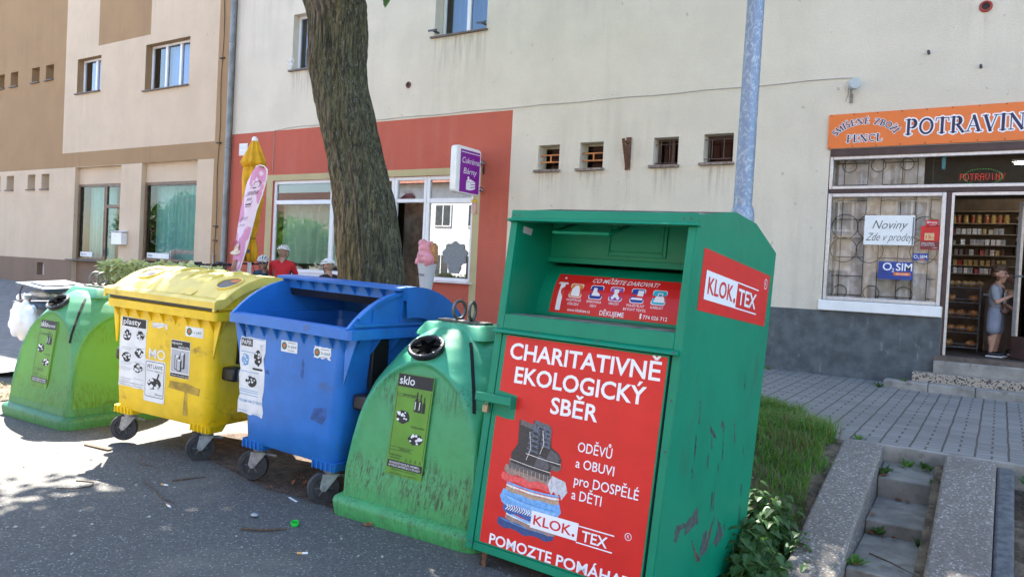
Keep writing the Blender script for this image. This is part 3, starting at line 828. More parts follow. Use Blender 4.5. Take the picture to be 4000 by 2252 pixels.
def container(name, label, col, lidcol, loc, rot, hw, ht, hb, opened, stickers):
    o = thing(name, label, 'waste container', loc, rot)
    # body shell, open at the top
    b = MB()
    outer = [rr_loop(hb - .03, .09, .96, .06, .29), rr_loop(hb, .075, .99, .08, .33), rr_loop(hb + .01, .065, 1.01, .08, .5), rr_loop(ht, .05, 1.04, .08, 1.17)]
    inner = [rr_loop(ht - .012, .062, 1.028, .07, 1.17), rr_loop(hb - .01, .095, .97, .07, .36)]
    loft(b, outer + inner, True, True)
    body = b.build('body', col, o, sharp=50)
    # rim with gussets
    b = MB()
    loft(b, [rr_loop(ht - .004, .045, 1.045, .05, 1.163), rr_loop(hw, .0, 1.10, .03, 1.168), rr_loop(hw, .0, 1.10, .03, 1.235), rr_loop(hw - .03, .03, 1.07, .03, 1.245), rr_loop(ht - .015, .06, 1.03, .04, 1.245), rr_loop(ht - .015, .06, 1.03, .04, 1.166)], False, False)
    n = 9
    for i in range(n):
        x = -hw + .07 + (2 * hw - .14) * i / (n - 1)
        x = max(-ht + .03, min(ht - .03, x))
        b.prism([(.005, 1.166), (.05, 1.166), (.062, 1.07)], fr((0, 0, 0), (0, 1, 0), (0, 0, 1)), x - .006, x + .006)
    for sx in (-1, 1):
        for y in (.12, .3, .5, .7, .9):
            b.prism([(sx * (hw - .01), 1.166), (sx * ht, 1.166), (sx * (ht - .008), 1.05)], fr((0, 0, 0), (1, 0, 0), (0, 0, 1)), -y - .006, -y + .006)
        b.prism([(sx * (hw - .005), 1.166), (sx * (ht - .02), 1.166), (sx * (ht - .012), .86)], fr((0, 0, 0), (1, 0, 0), (0, 0, 1)), -.075, -.062)
    b.build('rim', col, o, sharp=40)
    # arched side cheeks
    for sx in (-1, 1):
        b = MB(); x0 = sx * (hw - .055); x1 = sx * (hw - .03)
        pts = [arc_pt(a, AR - .005) for a in range(46, 137, 6)]
        pts = [(y, z) for y, z in pts if 0 <= y <= 1.11]
        pts = [(1.06, 1.24)] + pts + [(.0, 1.24)]
        b.prism(pts, fr((0, 0, 0), (0, 1, 0), (0, 0, 1)), min(x0, x1), max(x0, x1))
        if sx > 0:
            X = x1
            b.box(X, X + .02, .05, 1.02, 1.255, 1.275)
            for y in (.22, .5, .78): b.box(X, X + .015, y, y + .012, 1.276, arc_pt(math.degrees(math.acos((y - AC[0]) / AR)), AR)[1] - .03)
            for i in range(12):
                a0 = 50 + i * 6.6; (y0, z0), (y1, z1) = arc_pt(a0, AR - .004), arc_pt(a0 + 6.6, AR - .004); (y2, z2), (y3, z3) = arc_pt(a0 + 6.6, AR - .028), arc_pt(a0, AR - .028)
                b.prism([(y0, z0), (y1, z1), (y2, z2), (y3, z3)], fr((0, 0, 0), (0, 1, 0), (0, 0, 1)), X, X + .018)
        b.build('side_cheek', col, o, sharp=30)
    # lid: arc shell; swung back when open
    a0, a1 = -2, 96
    lw = hw + .012
    b = MB()
    LPR = [(-.024, 1.270), (-.028, 1.318), (.0, 1.336)] + [(y, AC[1] + math.sqrt(.855 ** 2 - (y - AC[0]) ** 2)) for y in (.07, .14, .22, .3, .4, .5, .6, .7, .8, .9, 1.0, 1.1, 1.19)] + [(1.215, 1.22)]
    def lz_(y, off=0.0):
        for (ya, za), (yb, zb) in zip(LPR[1:-1], LPR[2:]):
            if y <= yb: return (y, za + (zb - za) * (y - ya) / (yb - ya) + off)
        return (y, LPR[-1][1] + off)
    if opened:
        def lidp(rad, x): return lambda u, v: (x * (1 - 2 * u), *arc_pt(a0 + (a1 - a0) * v, rad))
        b.grid(lidp(AR + .03, lw), 2, 26); b.grid(lambda u, v: lidp(AR + .012, lw - .012)(1 - u, v), 2, 26)
        for sx in (-1, 1):
            for i in range(20):
                q0 = a0 + (a1 - a0) * i / 20; q1 = a0 + (a1 - a0) * (i + 1) / 20
                pts = [arc_pt(q0, AR + .03), arc_pt(q1, AR + .03), arc_pt(q1, AR + .03 - .22), arc_pt(q0, AR + .03 - .22)]
                b.prism(pts, fr((0, 0, 0), (0, 1, 0), (0, 0, 1)), sx * lw - .006, sx * lw + .006)
        b.prism([arc_pt(a1, AR + .032), arc_pt(a1 + 5.0, AR + .034), arc_pt(a1 + 5.0, AR + .016), arc_pt(a1 + .9, AR + .014), arc_pt(a1 + .9, AR - .065), arc_pt(a1, AR - .065)], fr((0, 0, 0), (0, 1, 0), (0, 0, 1)), -lw, lw)
        for i in range(9):
            x = -lw + .06 + (2 * lw - .12) * i / 8
            b.prism([arc_pt(a1 + 4.6, AR + .015), arc_pt(a1 + 1, AR + .013), arc_pt(a1 + 1, AR - .06)], fr((0, 0, 0), (0, 1, 0), (0, 0, 1)), x - .005, x + .005)
    else:
        for (ya, za), (yb, zb) in zip(LPR[:-1], LPR[1:]):
            b.smooth = True
            for s_, e_ in ((-lw, lw),):
                b.poly([(s_, ya, za), (e_, ya, za), (e_, yb, zb), (s_, yb, zb)])
            b.smooth = False
        for sx in (-1, 1):
            for (ya, za), (yb, zb) in zip(LPR[1:-1], LPR[2:]):
                dp = .075
                b.prism([(ya, za - .001), (yb, zb - .001), (yb, zb - dp), (ya, za - dp)], fr((0, 0, 0), (0, 1, 0), (0, 0, 1)), sx * (lw - .012) - .012, sx * (lw - .012) + .0118)
        for x in (-.26, .0, .26):
            b.grid(lambda u, v: (x - .03 + .06 * u + .07 * (v - .5), *lz_(.22 + .45 * v, .001 + .016 * math.sin(math.pi * u) * max(0, math.sin(math.pi * v)) ** .3)), 4, 10)
    lid = b.build('lid', lidcol, o, sharp=30)
    if opened:
        b = MB(); b.prism([arc_pt(a1 + .9, AR - .066), arc_pt(a1 - .0, AR - .066), arc_pt(a1 - 1.0, AR - .12), arc_pt(a1 - .2, AR - .122)], fr((0, 0, 0), (0, 1, 0), (0, 0, 1)), -lw + .08, lw - .1)
        b.build('rubber_seal', M_black, lid)
    else:
        for x, y_ in ((-.47, .285), (.50, .265)):
            def ep(ra, rb, lift): return [Vector((x + ra * math.cos(t), *lz_(y_ + rb * math.sin(t), lift))) for t in [2 * math.pi * i / 24 for i in range(24)]]
            b = MB(); b.tube(ep(.105, .10, .005), .010, 6, True); b.build('hole_rim', lidcol, lid)
            b = MB(); sd_ = lambda px_, py_, l_: (px_, *lz_(py_, l_)); surf_disc(b, sd_, x, y_, .10, .095, .004); b.m = 1; surf_disc(b, sd_, x + .03, y_ + .04, .055, .035, .006)
            b.build('throw_hole', [M_black, M_orange], lid)
        for x in (-.32, .22):
            b = MB(); b.poly([(x + u, *lz_(y_, .003)) for u, y_ in ((-.08, .055), (.08, .055), (.08, .125), (-.08, .125))]); b.build('grip_recess', M_yel, lid)
        b = MB(); b.box(-hw + .03, hw - .03, .004, .05, 1.246, 1.275); b.m = 1; b.box(-hw + .1, hw - .1, .02, .06, 1.276, 1.29)
        b.build('lid_gap', [M_black, M_orange], lid)
    # trunnion on the right side
    b = MB(); b.box(ht - .02, hw + .07, .16, .28, .68, .79); b.build('lift_pin', M_black, o, bev=.02)
    b = MB(); b.box(-hw - .07, -ht + .02, .16, .28, .68, .79); b.build('lift_pin', M_black, o, bev=.02)
    b = MB(); b.box(ht - .03, ht + .012, .30, .46, .80, 1.15); b.build('dark_recess', M_black, o, bev=.005)  # black block painted in for the shade of a recess above the pin
    # castors
    for sx, y, ang in ((-1, .16, 215), (1, .16, 235), (-1, .88, 120), (1, .88, 60)):
        x = sx * (hb - .1)
        b = MB()
        loft(b, [rr_loop(.10, -.075, .075, .02, .248), rr_loop(.12, -.085, .1, .02, .31)])
        for i in range(5): b.box(-.10 + i * .045, -.092 + i * .045, -.092, -.075, .25, .305)
        b.v = [(p[0] + x, p[1] + y, p[2]) for p in b.v]
        b.build('wheel_mount', col, o, sharp=30)
        ca, sa = math.cos(R(ang)), math.sin(R(ang))
        U = Vector((ca, sa, 0)); cx, cy = x + U.x * .045, y + U.y * .045
        W = Vector((-sa, ca, 0))
        b = MB(); b.cyl((x, y, .214), (x, y, .245), .05, .056, 16)
        for s in (-1, 1):
            F = fr(Vector((x, y, 0)) + W * (s * .036), U, (0, 0, 1))
            b.prism([(-.055, .215), (.06, .215), (.075, .12), (.06, .094), (.035, .094), (.02, .115)], F, -.003, .003)
        b.cyl(Vector((cx, cy, .112)) - W * .046, Vector((cx, cy, .112)) + W * .046, .014, k=10)
        b.box(x - .055, x + .055, y - .055, y + .055, .2452, .2475)
        if sx > 0 or y < .3: b.tube([Vector((x, y, .2)) - U * .03, Vector((x, y, .185)) - U * .12], .012, 6)
        fk = b.build('castor', M_steel, o)
        b = MB(); pr = [(.0, -.02), (.07, -.02), (.074, -.028), (.106, -.028), (.112, -.015), (.112, .015), (.106, .028), (.074, .028), (.07, .02), (.0, .02)]
        b.lathe(pr, (cx, cy, .112), W, 28)
        wl = b.build('wheel', M_rubber, fk, sharp=30)
        b = MB()
        for s in (-1, 1):
            for k in range(6):
                a = math.pi * k / 3
                A = Vector((cx, cy, .112)) + W * s * .0205
                b.cyl(A + (U * math.cos(a) + Vector((0, 0, 1)) * math.sin(a)) * .015, A + (U * math.cos(a) + Vector((0, 0, 1)) * math.sin(a)) * .06, .006, k=6)
            b.cyl(Vector((cx, cy, .112)) + W * s * .02, Vector((cx, cy, .112)) + W * s * .03, .022, k=12)
        b.build('hub', M_dgrey, wl)
    F = fr((0, .0655 - .022 * 0 + .0, 0), (1, 0, 0), (0, -.0224, 1))
    base = fr((0, .05 + .0224 * 1.17, 0), (1, 0, 0), (0, -.0224, 1))
    stickers(o, base, F)
    return o

M_torn = mat('scuffed_paper', (.72, .73, .72), .7, .08, 8, dirt=((.45, .47, .48), .3, 9, (1, 1, 1)))
M_skbl = mat('pale_blue_print', (.16, .34, .55), .6, .1)
M_lgrey = mat('light_grey_print', (.45, .46, .48), .6, .1)
M_mgrey = mat('mid_grey_print', (.17, .17, .19), .6, .1)
M_sgreen = mat('emblem_green', (.01, .16, .09), .5, .1)
M_semor = mat('emblem_orange', (.55, .12, .05), .5, .1)

def doodle_bottles(b, F, u, v, h, n0):
    """ink drawing of bottles"""
    for k, (dx, s) in enumerate(((0, 1), (.28, .92), (.55, .8))):
        x = u + dx * h * .9; hh = h * s
        b.plate(F, [(x - .12 * hh, v), (x + .12 * hh, v), (x + .12 * hh, v + .55 * hh), (x + .04 * hh, v + .7 * hh), (x + .04 * hh, v + hh), (x - .04 * hh, v + hh), (x - .04 * hh, v + .7 * hh), (x - .12 * hh, v + .55 * hh)], n0 + k * .0002)

def doodle_heap(b, F, u, v, wd, ht, n0, seed, ink, pale):
    """ink drawing of a heap of packaging: dark scribbled outline with pale facets"""
    rd = random.Random(seed)
    b.m = ink
    pts = [(u + wd * (.5 + .5 * math.cos(t) * rd.uniform(.75, 1)), v + ht * (.5 + .5 * math.sin(t) * rd.uniform(.7, 1))) for t in [6.283 * i / 14 for i in range(14)]]
    b.plate(F, pts, n0)
    b.m = pale
    for i in range(9):
        cx = u + wd * rd.uniform(.18, .82); cy = v + ht * rd.uniform(.2, .8); r = wd * rd.uniform(.06, .16); a = rd.uniform(0, 6)
        b.plate(F, [(cx + r * math.cos(a + t), cy + r * .7 * math.sin(a + t)) for t in (0, 1.4, 2.6, 4.4)], n0 + .0003 + i * .00012)

def ragged(b, F, u0, u1, v0, v1, n, seed, am=.012):
    rd = random.Random(seed); pts = []
    for i in range(8): pts.append((u0 + (u1 - u0) * i / 8, v0 + rd.uniform(0, am)))
    for i in range(12): pts.append((u1 - rd.uniform(0, am) * (rd.random() < .6), v0 + (v1 - v0) * i / 12))
    for i in range(8): pts.append((u1 - (u1 - u0) * i / 8, v1 - rd.uniform(0, am * .3)))
    for i in range(12): pts.append((u0 + rd.uniform(0, am) * (rd.random() < .6), v1 - (v1 - v0) * i / 12))
    b.plate(F, pts, n)

def yellow_stickers(o, F, _):
    b = MB(); P, I, G2, L, GR, OR = range(6)
    ms = [M_torn, M_ink, M_mgrey, M_lgrey, M_sgreen, M_semor]
    b.m = P; ragged(b, F, -.53, -.19, .49, 1.09, .0015, 3)
    b.m = I; b.rect(F, -.505, -.205, 1.01, 1.085, .0022)
    b.m = P; b.text(F, 'plasty', -.49, 1.028, .05, wd=.22, bold=.012, n=.003)
    for i, (u, v, a, c) in enumerate(((-.49, .87, .11, .12), (-.33, .90, .12, .09), (-.50, .70, .13, .10), (-.34, .75, .13, .09), (-.35, .62, .13, .09))):
        doodle_heap(b, F, u, v, a, c, .0024, i + 11, I, P)
    b.m = L
    for v in (.855, .68, .73, .59): 
        b.rect(F, -.5, -.36, v - .03, v - .024, .0024); b.rect(F, -.34, -.21, v - .02, v - .014, .0025); b.rect(F, -.5, -.38, v - .045, v - .04, .0026)
    b.m = G2; b.line(F, [(-.51, .53), (-.21, .53)], .004, .0024); b.text(F, 'Děkujeme vám, že třídíte odpad', -.5, .505, .012, wd=.27, n=.0025)
    b.build('sticker', ms, o); b = MB()
    b.m = P; ragged(b, F, .11, .335, .655, .965, .0015, 8, .006)
    b.m = I; b.rect(F, .115, .33, .895, .96, .0022); b.rect(F, .115, .33, .66, .69, .0022)
    b.m = P; b.text(F, 'nápojové', .12, .93, .022, wd=.12, bold=.01, n=.003); b.text(F, 'plechovky', .2, .902, .022, wd=.125, bold=.01, n=.003); b.text(F, 'Děkujeme Vám, že třídíte odpad', .125, .67, .011, wd=.2, n=.003)
    b.m = L; b.rect(F, .12, .325, .70, .885, .0021)
    for k, (x, z, hh) in enumerate(((.19, .72, .12), (.25, .735, .13), (.215, .71, .10))):
        b.m = I; b.rrect(F, x - .03, x + .03, z, z + hh, .012, .0024 + k * .0009); b.m = L; b.rrect(F, x - .024, x + .012, z + .008, z + hh - .012, .008, .0027 + k * .0009); b.m = P; b.disc(F, x, z + hh - .008, .02, .008, .003 + k * .0009)
    b.build('sticker', ms, o); b = MB()
    b.m = P; b.rrect(F, -.2, .055, .41, .76, .02, .0015)
    b.m = I; b.rrect(F, -.187, .043, .45, .748, .018, .002); b.m = P; b.rrect(F, -.182, .038, .455, .743, .016, .0024)
    b.m = I; b.text(F, 'PET LÁHVE', -.072, .69, .033, 'c', wd=.185, bold=.008, n=.003); b.text(F, 'Prosíme sešlápnout!', -.072, .665, .014, 'c', wd=.185, n=.003); b.text(F, 'Děkujeme!', -.06, .47, .02, wd=.09, n=.003)
    doodle_heap(b, F, -.17, .5, .19, .12, .0028, 5, I, P); b.m = I; b.line(F, [(-.06, .55), (-.02, .65)], .016, .0042)
    b.build('sticker', ms, o); b = MB()
    b.m = P; b.text(F, 'MO', -.055, .775, .085, 'c', wd=.2, bold=.014, n=.0015)
    b.build('stencil', ms, o); b = MB()
    b.m = P; ragged(b, F, -.14, .06, 1.03, 1.085, .0015, 4, .03)
    b.build('sticker', ms, o); b = MB()
    b.m = P; b.rect(F, .27, .475, 1.01, 1.09, .0015); b.m = GR; b.disc(F, .315, 1.05, .03, n=.002); b.m = OR; b.disc(F, .315, 1.05, .016, n=.0025)
    b.m = GR; b.text(F, '1 x týdně', .352, 1.04, .022, wd=.1, bold=.006, n=.002)
    b.build('sticker', ms, o)
    M_smudge = mat('grey_smudge', (.42, .27, .03), .6, .3, 10)
    b = MB(); b.plate(F, [(.10, .56), (.46, .54), (.47, .60), (.3, .625), (.11, .62)], .0008); b.build('scuff_mark', M_smudge, o); b = MB(); b.plate(F, [(.28, .36), (.33, .36), (.325, .55), (.29, .55)], .0009); b.build('scuff_mark', M_smudge, o)

def blue_stickers(o, F, _):
    b = MB(); P, I, B2, GR, OR, G2 = range(6)
    ms = [M_torn, M_ink, M_skbl, M_sgreen, M_semor, M_mgrey]
    b.m = P; ragged(b, F, -.545, -.255, .49, 1.07, .0015, 21, .02)
    b.m = I; b.rect(F, -.53, -.40, 1.0, 1.055, .0022); b.m = P; b.text(F, 'PAPÍR', -.52, 1.01, .036, wd=.11, bold=.012, n=.003)
    b.m = B2; b.rect(F, -.53, -.27, 1.058, 1.064, .0023)
    doodle_heap(b, F, -.39, .86, .11, .13, .0025, 31, I, P); doodle_heap(b, F, -.525, .84, .10, .11, .0025, 32, B2, P); doodle_heap(b, F, -.47, .70, .14, .09, .0025, 33, I, P)
    b.m = I; b.rect(F, -.39, -.28, .835, .85, .0024)
    b.m = B2
    for v in (.955, .81, .675, .66, .64): b.rect(F, -.53, -.32, v, v + .005, .0024)
    b.text(F, 'DĚKUJEME VÁM, ŽE TŘÍDÍTE', -.535, .585, .022, wd=.265, bold=.004, n=.0026)
    b.text(F, 'www.jaktridit.cz', -.53, .515, .014, wd=.1, n=.0026); b.text(F, 'www.ekokom.cz', -.38, .51, .014, wd=.1, n=.0026)
    for u0, v0 in ((-.09, 1.01), (.245, 1.005)):
        b.build('sticker', ms, o); b = MB()
        b.m = P; (ragged(b, F, u0, u0 + .17, v0, v0 + .085, .0015, 9, .014) if u0 > 0 else b.rrect(F, u0, u0 + .17, v0, v0 + .08, .006, .0015))
        b.m = GR; b.disc(F, u0 + .035, v0 + .042, .027, n=.002); b.m = OR; b.disc(F, u0 + .035, v0 + .042, .015, n=.0025)
        b.m = GR; b.text(F, '2x týdně', u0 + .07, v0 + .033, .02, wd=.09, bold=.006, n=.002)
        b.m = G2; b.rect(F, u0 + .07, u0 + .15, v0 + .066, v0 + .07, .0021); b.rect(F, u0 + .07, u0 + .14, v0 + .012, v0 + .016, .0021)
    b.build('sticker', ms, o)
    M_bsc = mat('blue_scuff', (.028, .095, .30), .7, .3, 20)
    b = MB(); b.plate(F, [(.24, .58), (.36, .56), (.4, .62), (.39, .68), (.27, .66)], .0008); b.build('scuff_mark', M_bsc, o); b = MB(); b.plate(F, [(.12, .86), (.15, .84), (.16, .95), (.14, .99)], .0009); b.build('scuff_mark', M_bsc, o); b = MB()
    b.plate(F, [(-.27, .83), (-.2, .82), (-.22, .86)], .001); b.build('scuff_mark', M_bsc, o)

container('yellow_waste_container', 'yellow plastic wheeled container with closed faded lid', M_yel, M_yeld, (-5.845, 3.668, .005), (0, R(2.0), R(6)), .655, .60, .57, False, yellow_stickers)
container('blue_waste_container', 'blue paper container on castors with its lid swung open', M_blue, M_blue, (-4.215, 3.6, 0), (0, R(1.5), R(-.5)), .635, .55, .475, True, blue_stickers)

# ---------------------------------------------------------------- bottle banks
def interp(tab, z):
    for (z0, v0), (z1, v1) in zip(tab[:-1], tab[1:]):
        if z <= z1: t = max(0, (z - z0) / (z1 - z0)); return v0 + (v1 - v0) * t
    return tab[-1][1]
RT = [(0, .76), (.3, .75), (.5, .715), (.65, .68), (.75, .645), (.88, .582), (.96, .525), (1.01, .482), (1.08, .428), (1.16, .355), (1.22, .28), (1.265, .205), (1.28, .12)]
def bank_panel(z, t):
    c = max(abs(math.cos(t)), abs(math.sin(t)))
    return interp(RT, z) - (.578 - .13 * z) / c > .010 and z > .2
def bank_r(z, t):
    wv = .578 - .13 * z
    c = max(abs(math.cos(t)), abs(math.sin(t)))
    sq = wv / c; rd = interp(RT, z)
    t_ = min(1, max(0, (rd - sq) / .022))       # the four arched panels sit a little back from the dome
    return min(sq, rd) - .022 * t_ * t_ * (3 - 2 * t_) * smooth(.2, .45, z)
def igloo(name, label, loc, rot, col, panel, base_label, slot, extra=None):
    o = thing(name, label, 'bottle bank', loc, rot)
    b = MB(); zz = rng(.13, 1.265, .014) + [1.275, 1.281]
    b.grid(lambda u, v: (lambda z, t: (bank_r(z, t) * math.cos(t), bank_r(z, t) * math.sin(t), z))(zz[min(len(zz) - 1, round(v * (len(zz) - 1)))], u * 2 * math.pi), 220, len(zz) - 1, True)
    for i, f in enumerate(b.f):
        q = [b.v[k] for k in f]; cx_, cy_, cz_ = (sum(p[j] for p in q) / 4 for j in range(3))
        if bank_panel(cz_, math.atan2(cy_, cx_)): b.mi[i] = 1
    b.build('body', [col, panel], o, sharp=60)
    b = MB(); loft(b, [rr_loop(.60, -.60, .60, .10, .0), rr_loop(.615, -.615, .615, .11, .085), rr_loop(.605, -.605, .605, .10, .108), rr_loop(.565, -.565, .565, .09, .135), rr_loop(.50, -.5, .5, .09, .15)], True, False)
    b.build('skirt', col, o, sharp=50)
    b = MB(); loft(b, [rr_loop(.30, -.2, .2, .05, 1.21), rr_loop(.245, -.16, .16, .04, 1.29), rr_loop(.23, -.145, .145, .03, 1.30)])
    b.build('cap_block', col, o, sharp=30)
    b = MB(); b.box(-.2, .2, -.05, .05, 1.301, 1.318); b.build('lifting_plate', mat('worn_steel', (.16, .15, .14), .55, .3, 20, metal=.6), o, bev=.004)
    for sx in (-1, 1):
        b = MB(); b.ring((sx * .055, 0, 1.318 + .068), .062, .012, (1, .18 * sx + .1, 0), 28, 8); b.build('lifting_ring', mat('worn_steel', (.16, .15, .14)), o)
    for face in ((0, -1), (0, 1)):
        c = Vector((-.02, -.368, 1.135)); nn = Vector((0, -.62, .78)).normalized()
        if face[1] > 0: c.y *= -1; nn.y *= -1
        U = Vector((1, 0, 0)) if face[1] < 0 else Vector((-1, 0, 0)); V = nn.cross(U)
        F = fr(c + nn * .026, U, V)
        b = MB(); b.tube([F(.122 * math.cos(t), .094 * math.sin(t), .0) for t in [2 * math.pi * i / 32 for i in range(32)]], .015, 8, True)
        b.grid(lambda u, v: F(.127 * (1 - .12 * v) * math.cos(2 * math.pi * u), .099 * (1 - .12 * v) * math.sin(2 * math.pi * u), -.03 + .045 * v), 32, 2, True)
        mth = b.build('mouth', M_black, o)
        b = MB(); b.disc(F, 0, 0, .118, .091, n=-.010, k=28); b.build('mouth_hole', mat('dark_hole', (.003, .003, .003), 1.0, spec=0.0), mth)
        b = MB()
        for i in range(6):
            a = i * math.pi / 3 + .3; a2 = a + math.pi / 3 * .9
            b.poly([F(.115 * math.cos(a), .088 * math.sin(a), .0), F(.115 * math.cos(a2), .088 * math.sin(a2), .0), F(.05 * math.cos((a + a2) / 2), .04 * math.sin((a + a2) / 2), -.006)])
        b.build('mouth_flap', mat('rubber_flap', (.010, .010, .010), 1.0, spec=.1), mth)
        b = MB()
        for i in range(8):
            a = i * math.pi / 4 + .2; b.disc(F, .122 * math.cos(a), .094 * math.sin(a), .005, n=.0155, k=8)
        b.build('bolt', M_steel, mth)
    # black cord slot along the corner
    t0 = R(slot); zs = rng(.80, 1.2, .02)
    b = MB()
    for z0, z1 in zip(zs[:-1], zs[1:]):
        P = []
        for z, s in ((z0, -1), (z0, 1), (z1, 1), (z1, -1)):
            rr_ = bank_r(z, t0) + .006; t = t0 + s * .011 / rr_
            P.append((rr_ * math.cos(t), rr_ * math.sin(t), z))
        b.poly(P)
    b.build('slot', mat('black_slot', (.004, .004, .004), .8), o)
    F = fr((0, -.566, 0), (1, 0, 0), (0, .13, 1))     # front panel plane
    b = MB(); G, I, P, D2 = range(4)
    u0, u1, v0, v1 = -.185, .115, .335, .975
    cx = (u0 + u1) / 2
    b.m = G; b.rect(F, u0, u1, v0, v1, .004)
    b.m = I; b.rect(F, u0 + .006, u1 - .006, v1 - .085, v1 - .004, .005)
    b.m = P
    if base_label == 'sklo': b.text(F, 'sklo', u0 + .02, v1 - .068, .055, wd=.125, bold=.008, n=.006)
    else:
        b.text(F, 'sklo', u0 + .014, v1 - .068, .055, wd=.12, bold=.01, n=.006); b.text(F, 'barevné', u0 + .142, v1 - .066, .034, wd=.13, n=.006)
    b.m = I
    b.line(F, [(u0 + .012, v1 - .1), (u0 + .012, v0 + .12)], .003, .005); b.line(F, [(u1 - .012, v1 - .1), (u1 - .012, v0 + .12)], .003, .005)
    for v in (.845, .83, .51, .49): b.line(F, [(u0 + .014, v), (u1 - .1, v)], .0025, .005)
    b.text(F, 'Láhve od nápojů', u0 + .06, .835, .014, wd=.11, n=.0056)
    doodle_bottles(b, F, cx + .03, .745, .125, .0052)
    b.m = P
    for x in (cx + .02, cx + .055): b.rect(F, x, x + .006, .76, .81, .0062)
    doodle_heap(b, F, u0 + .02, .655, .13, .095, .0052, 41, I, P)
    b.m = I; b.text(F, 'Skleněné nádoby', cx + .01, .645, .014, wd=.11, n=.0056)
    doodle_heap(b, F, cx - .01, .535, .14, .085, .0052, 42, I, P)
    b.m = I; b.text(F, 'Tabulové sklo', cx - .06, .495, .013, wd=.09, n=.0056)
    b.text(F, 'Obaly ze skla jsou', u0 + .018, .455, .012, wd=.1, n=.0056); b.text(F, 'obvykle označeny', u0 + .018, .438, .012, wd=.09, n=.0056)
    for i in range(4):
        x = cx + .0 + i * .038; b.line(F, [(x, .435), (x + .016, .435), (x + .008, .452), (x, .435)], .0025, .0055)
    b.m = I; b.rrect(F, u0 + .008, u1 - .006, .365 + .015, .425, .008, .0052)
    b.m = P; b.text(F, 'NEVHAZUJTE PORCELÁN, KERAMIKU,', cx, .405, .013, 'c', wd=.25, bold=.006, n=.006); b.text(F, 'AUTOSKLO, DRÁTĚNÉ SKLO A ZRCADLA!', cx, .387, .013, 'c', wd=.26, bold=.006, n=.006)
    b.m = I; b.text(F, 'Děkujeme Vám, že třídíte odpady!', cx, .366, .010, 'c', wd=.2, n=.0056); b.text(F, 'www.ekokom.cz   www.jaktridit.cz', cx, .343, .010, 'c', wd=.22, n=.0056)
    b.build('label', [M_sgrn, M_ink, M_paper, M_mgrey], o)
    if extra: extra(o)
    return o

def igloo_mat(name, c1, c2, trans, grime=.75):
    """weathered plastic: teal sky reflection painted over the dome, grass green lower body, dark run-off streaks"""
    m, nt, p = new_mat(name)
    tc = nt.nodes.new("ShaderNodeTexCoord"); s = N(nt, "ShaderNodeSeparateXYZ"); nt.links.new(tc.outputs['Object'], s.inputs[0])
    v = coords(nt)
    zz = math_n(nt, 'ADD', s.outputs[2], math_n(nt, 'MULTIPLY', noise(nt, v, 3, 4), .5))
    c = mixc(nt, ramp(nt, zz, .45, 1.25), c2, c1)  # dome shifts to teal, painting the sky's reflection into the plastic
    c = mixc(nt, math_n(nt, 'MULTIPLY', ramp(nt, noise(nt, v, 14, 6, .7), .4, .7), .3), c, tuple(x * .55 for x in c2))
    st = noise(nt, coords(nt, (1, 1, .10)), 60, 6, .7)
    low = math_n(nt, 'SUBTRACT', 1.0, ramp(nt, s.outputs[2], .30, .62))
    hi_ = math_n(nt, 'MULTIPLY', ramp(nt, s.outputs[2], .62, .85), math_n(nt, 'SUBTRACT', 1.0, ramp(nt, s.outputs[2], .92, 1.06)))
    pat = math_n(nt, 'ADD', math_n(nt, 'MULTIPLY', noise(nt, v, 2.6, 4), .55), math_n(nt, 'ADD', math_n(nt, 'MULTIPLY', low, .26), math_n(nt, 'MULTIPLY', hi_, .20)))
    k = math_n(nt, 'MULTIPLY', ramp(nt, st, .44, .66), ramp(nt, pat, .38, .56))
    c = mixc(nt, math_n(nt, 'MULTIPLY', k, grime), c, (.03, .035, .015))
    sp = noise(nt, v, 60, 5, .8)
    c = mixc(nt, math_n(nt, 'MULTIPLY', ramp(nt, sp, .57, .64), ramp(nt, pat, .40, .6)), c, (.012, .03, .02))
    sc = noise(nt, coords(nt, (1, 1, 6)), 9, 3, .5, 2.0)
    c = mixc(nt, math_n(nt, 'MULTIPLY', ramp(nt, sc, .68, .74), .4), c, tuple(min(1, x * 2.2 + .03) for x in c1))
    nt.links.new(c, p.inputs['Base Color']); p.inputs['Roughness'].default_value = .5
    bump(nt, p, noise(nt, v, 120, 3), .12, .003)
    t = N(nt, "ShaderNodeBsdfTranslucent"); t.inputs[0].default_value = (.42, .62, .015, 1)
    mx = N(nt, "ShaderNodeMixShader"); mx.inputs[0].default_value = trans
    out = nt.nodes["Material Output"]
    nt.links.new(p.outputs[0], mx.inputs[1]); nt.links.new(t.outputs[0], mx.inputs[2]); nt.links.new(mx.outputs[0], out.inputs[0])
    return m
M_ig1 = igloo_mat('sky_tint_bank_plastic', (.05, .36, .20), (.055, .33, .10), .06, .55)
M_ig1p = igloo_mat('stained_bank_panel', (.058, .33, .14), (.065, .35, .11), .08, 1.0)
M_ig2 = igloo_mat('bleached_bank_plastic', (.065, .28, .17), (.05, .23, .10), .2, .7)
M_ig2p = igloo_mat('thin_bank_panel', (.06, .24, .13), (.06, .25, .115), .40, 1.0)
igloo('glass_bottle_bank', 'stained green bottle bank between the blue container and the clothes bank', (-3.085, 4.2, -.01), (0, R(.6), 0), M_ig1, M_ig1p, 'sklo', -46)
def ce_mark(o):
    F = fr((.57, 0, 0), (0, 1, 0), (-.13, 0, 1))
    b = MB(); b.text(F, 'CE', -.22, .185, .055, wd=.14, bold=.012, n=.004); b.text(F, '95', .05, .16, .045, wd=.08, bold=.012, n=.004); b.rect(F, .04, .046, .14, .24, .004); b.rect(F, .05, .13, .222, .228, .004)
    b.build('mark', M_ink, o)
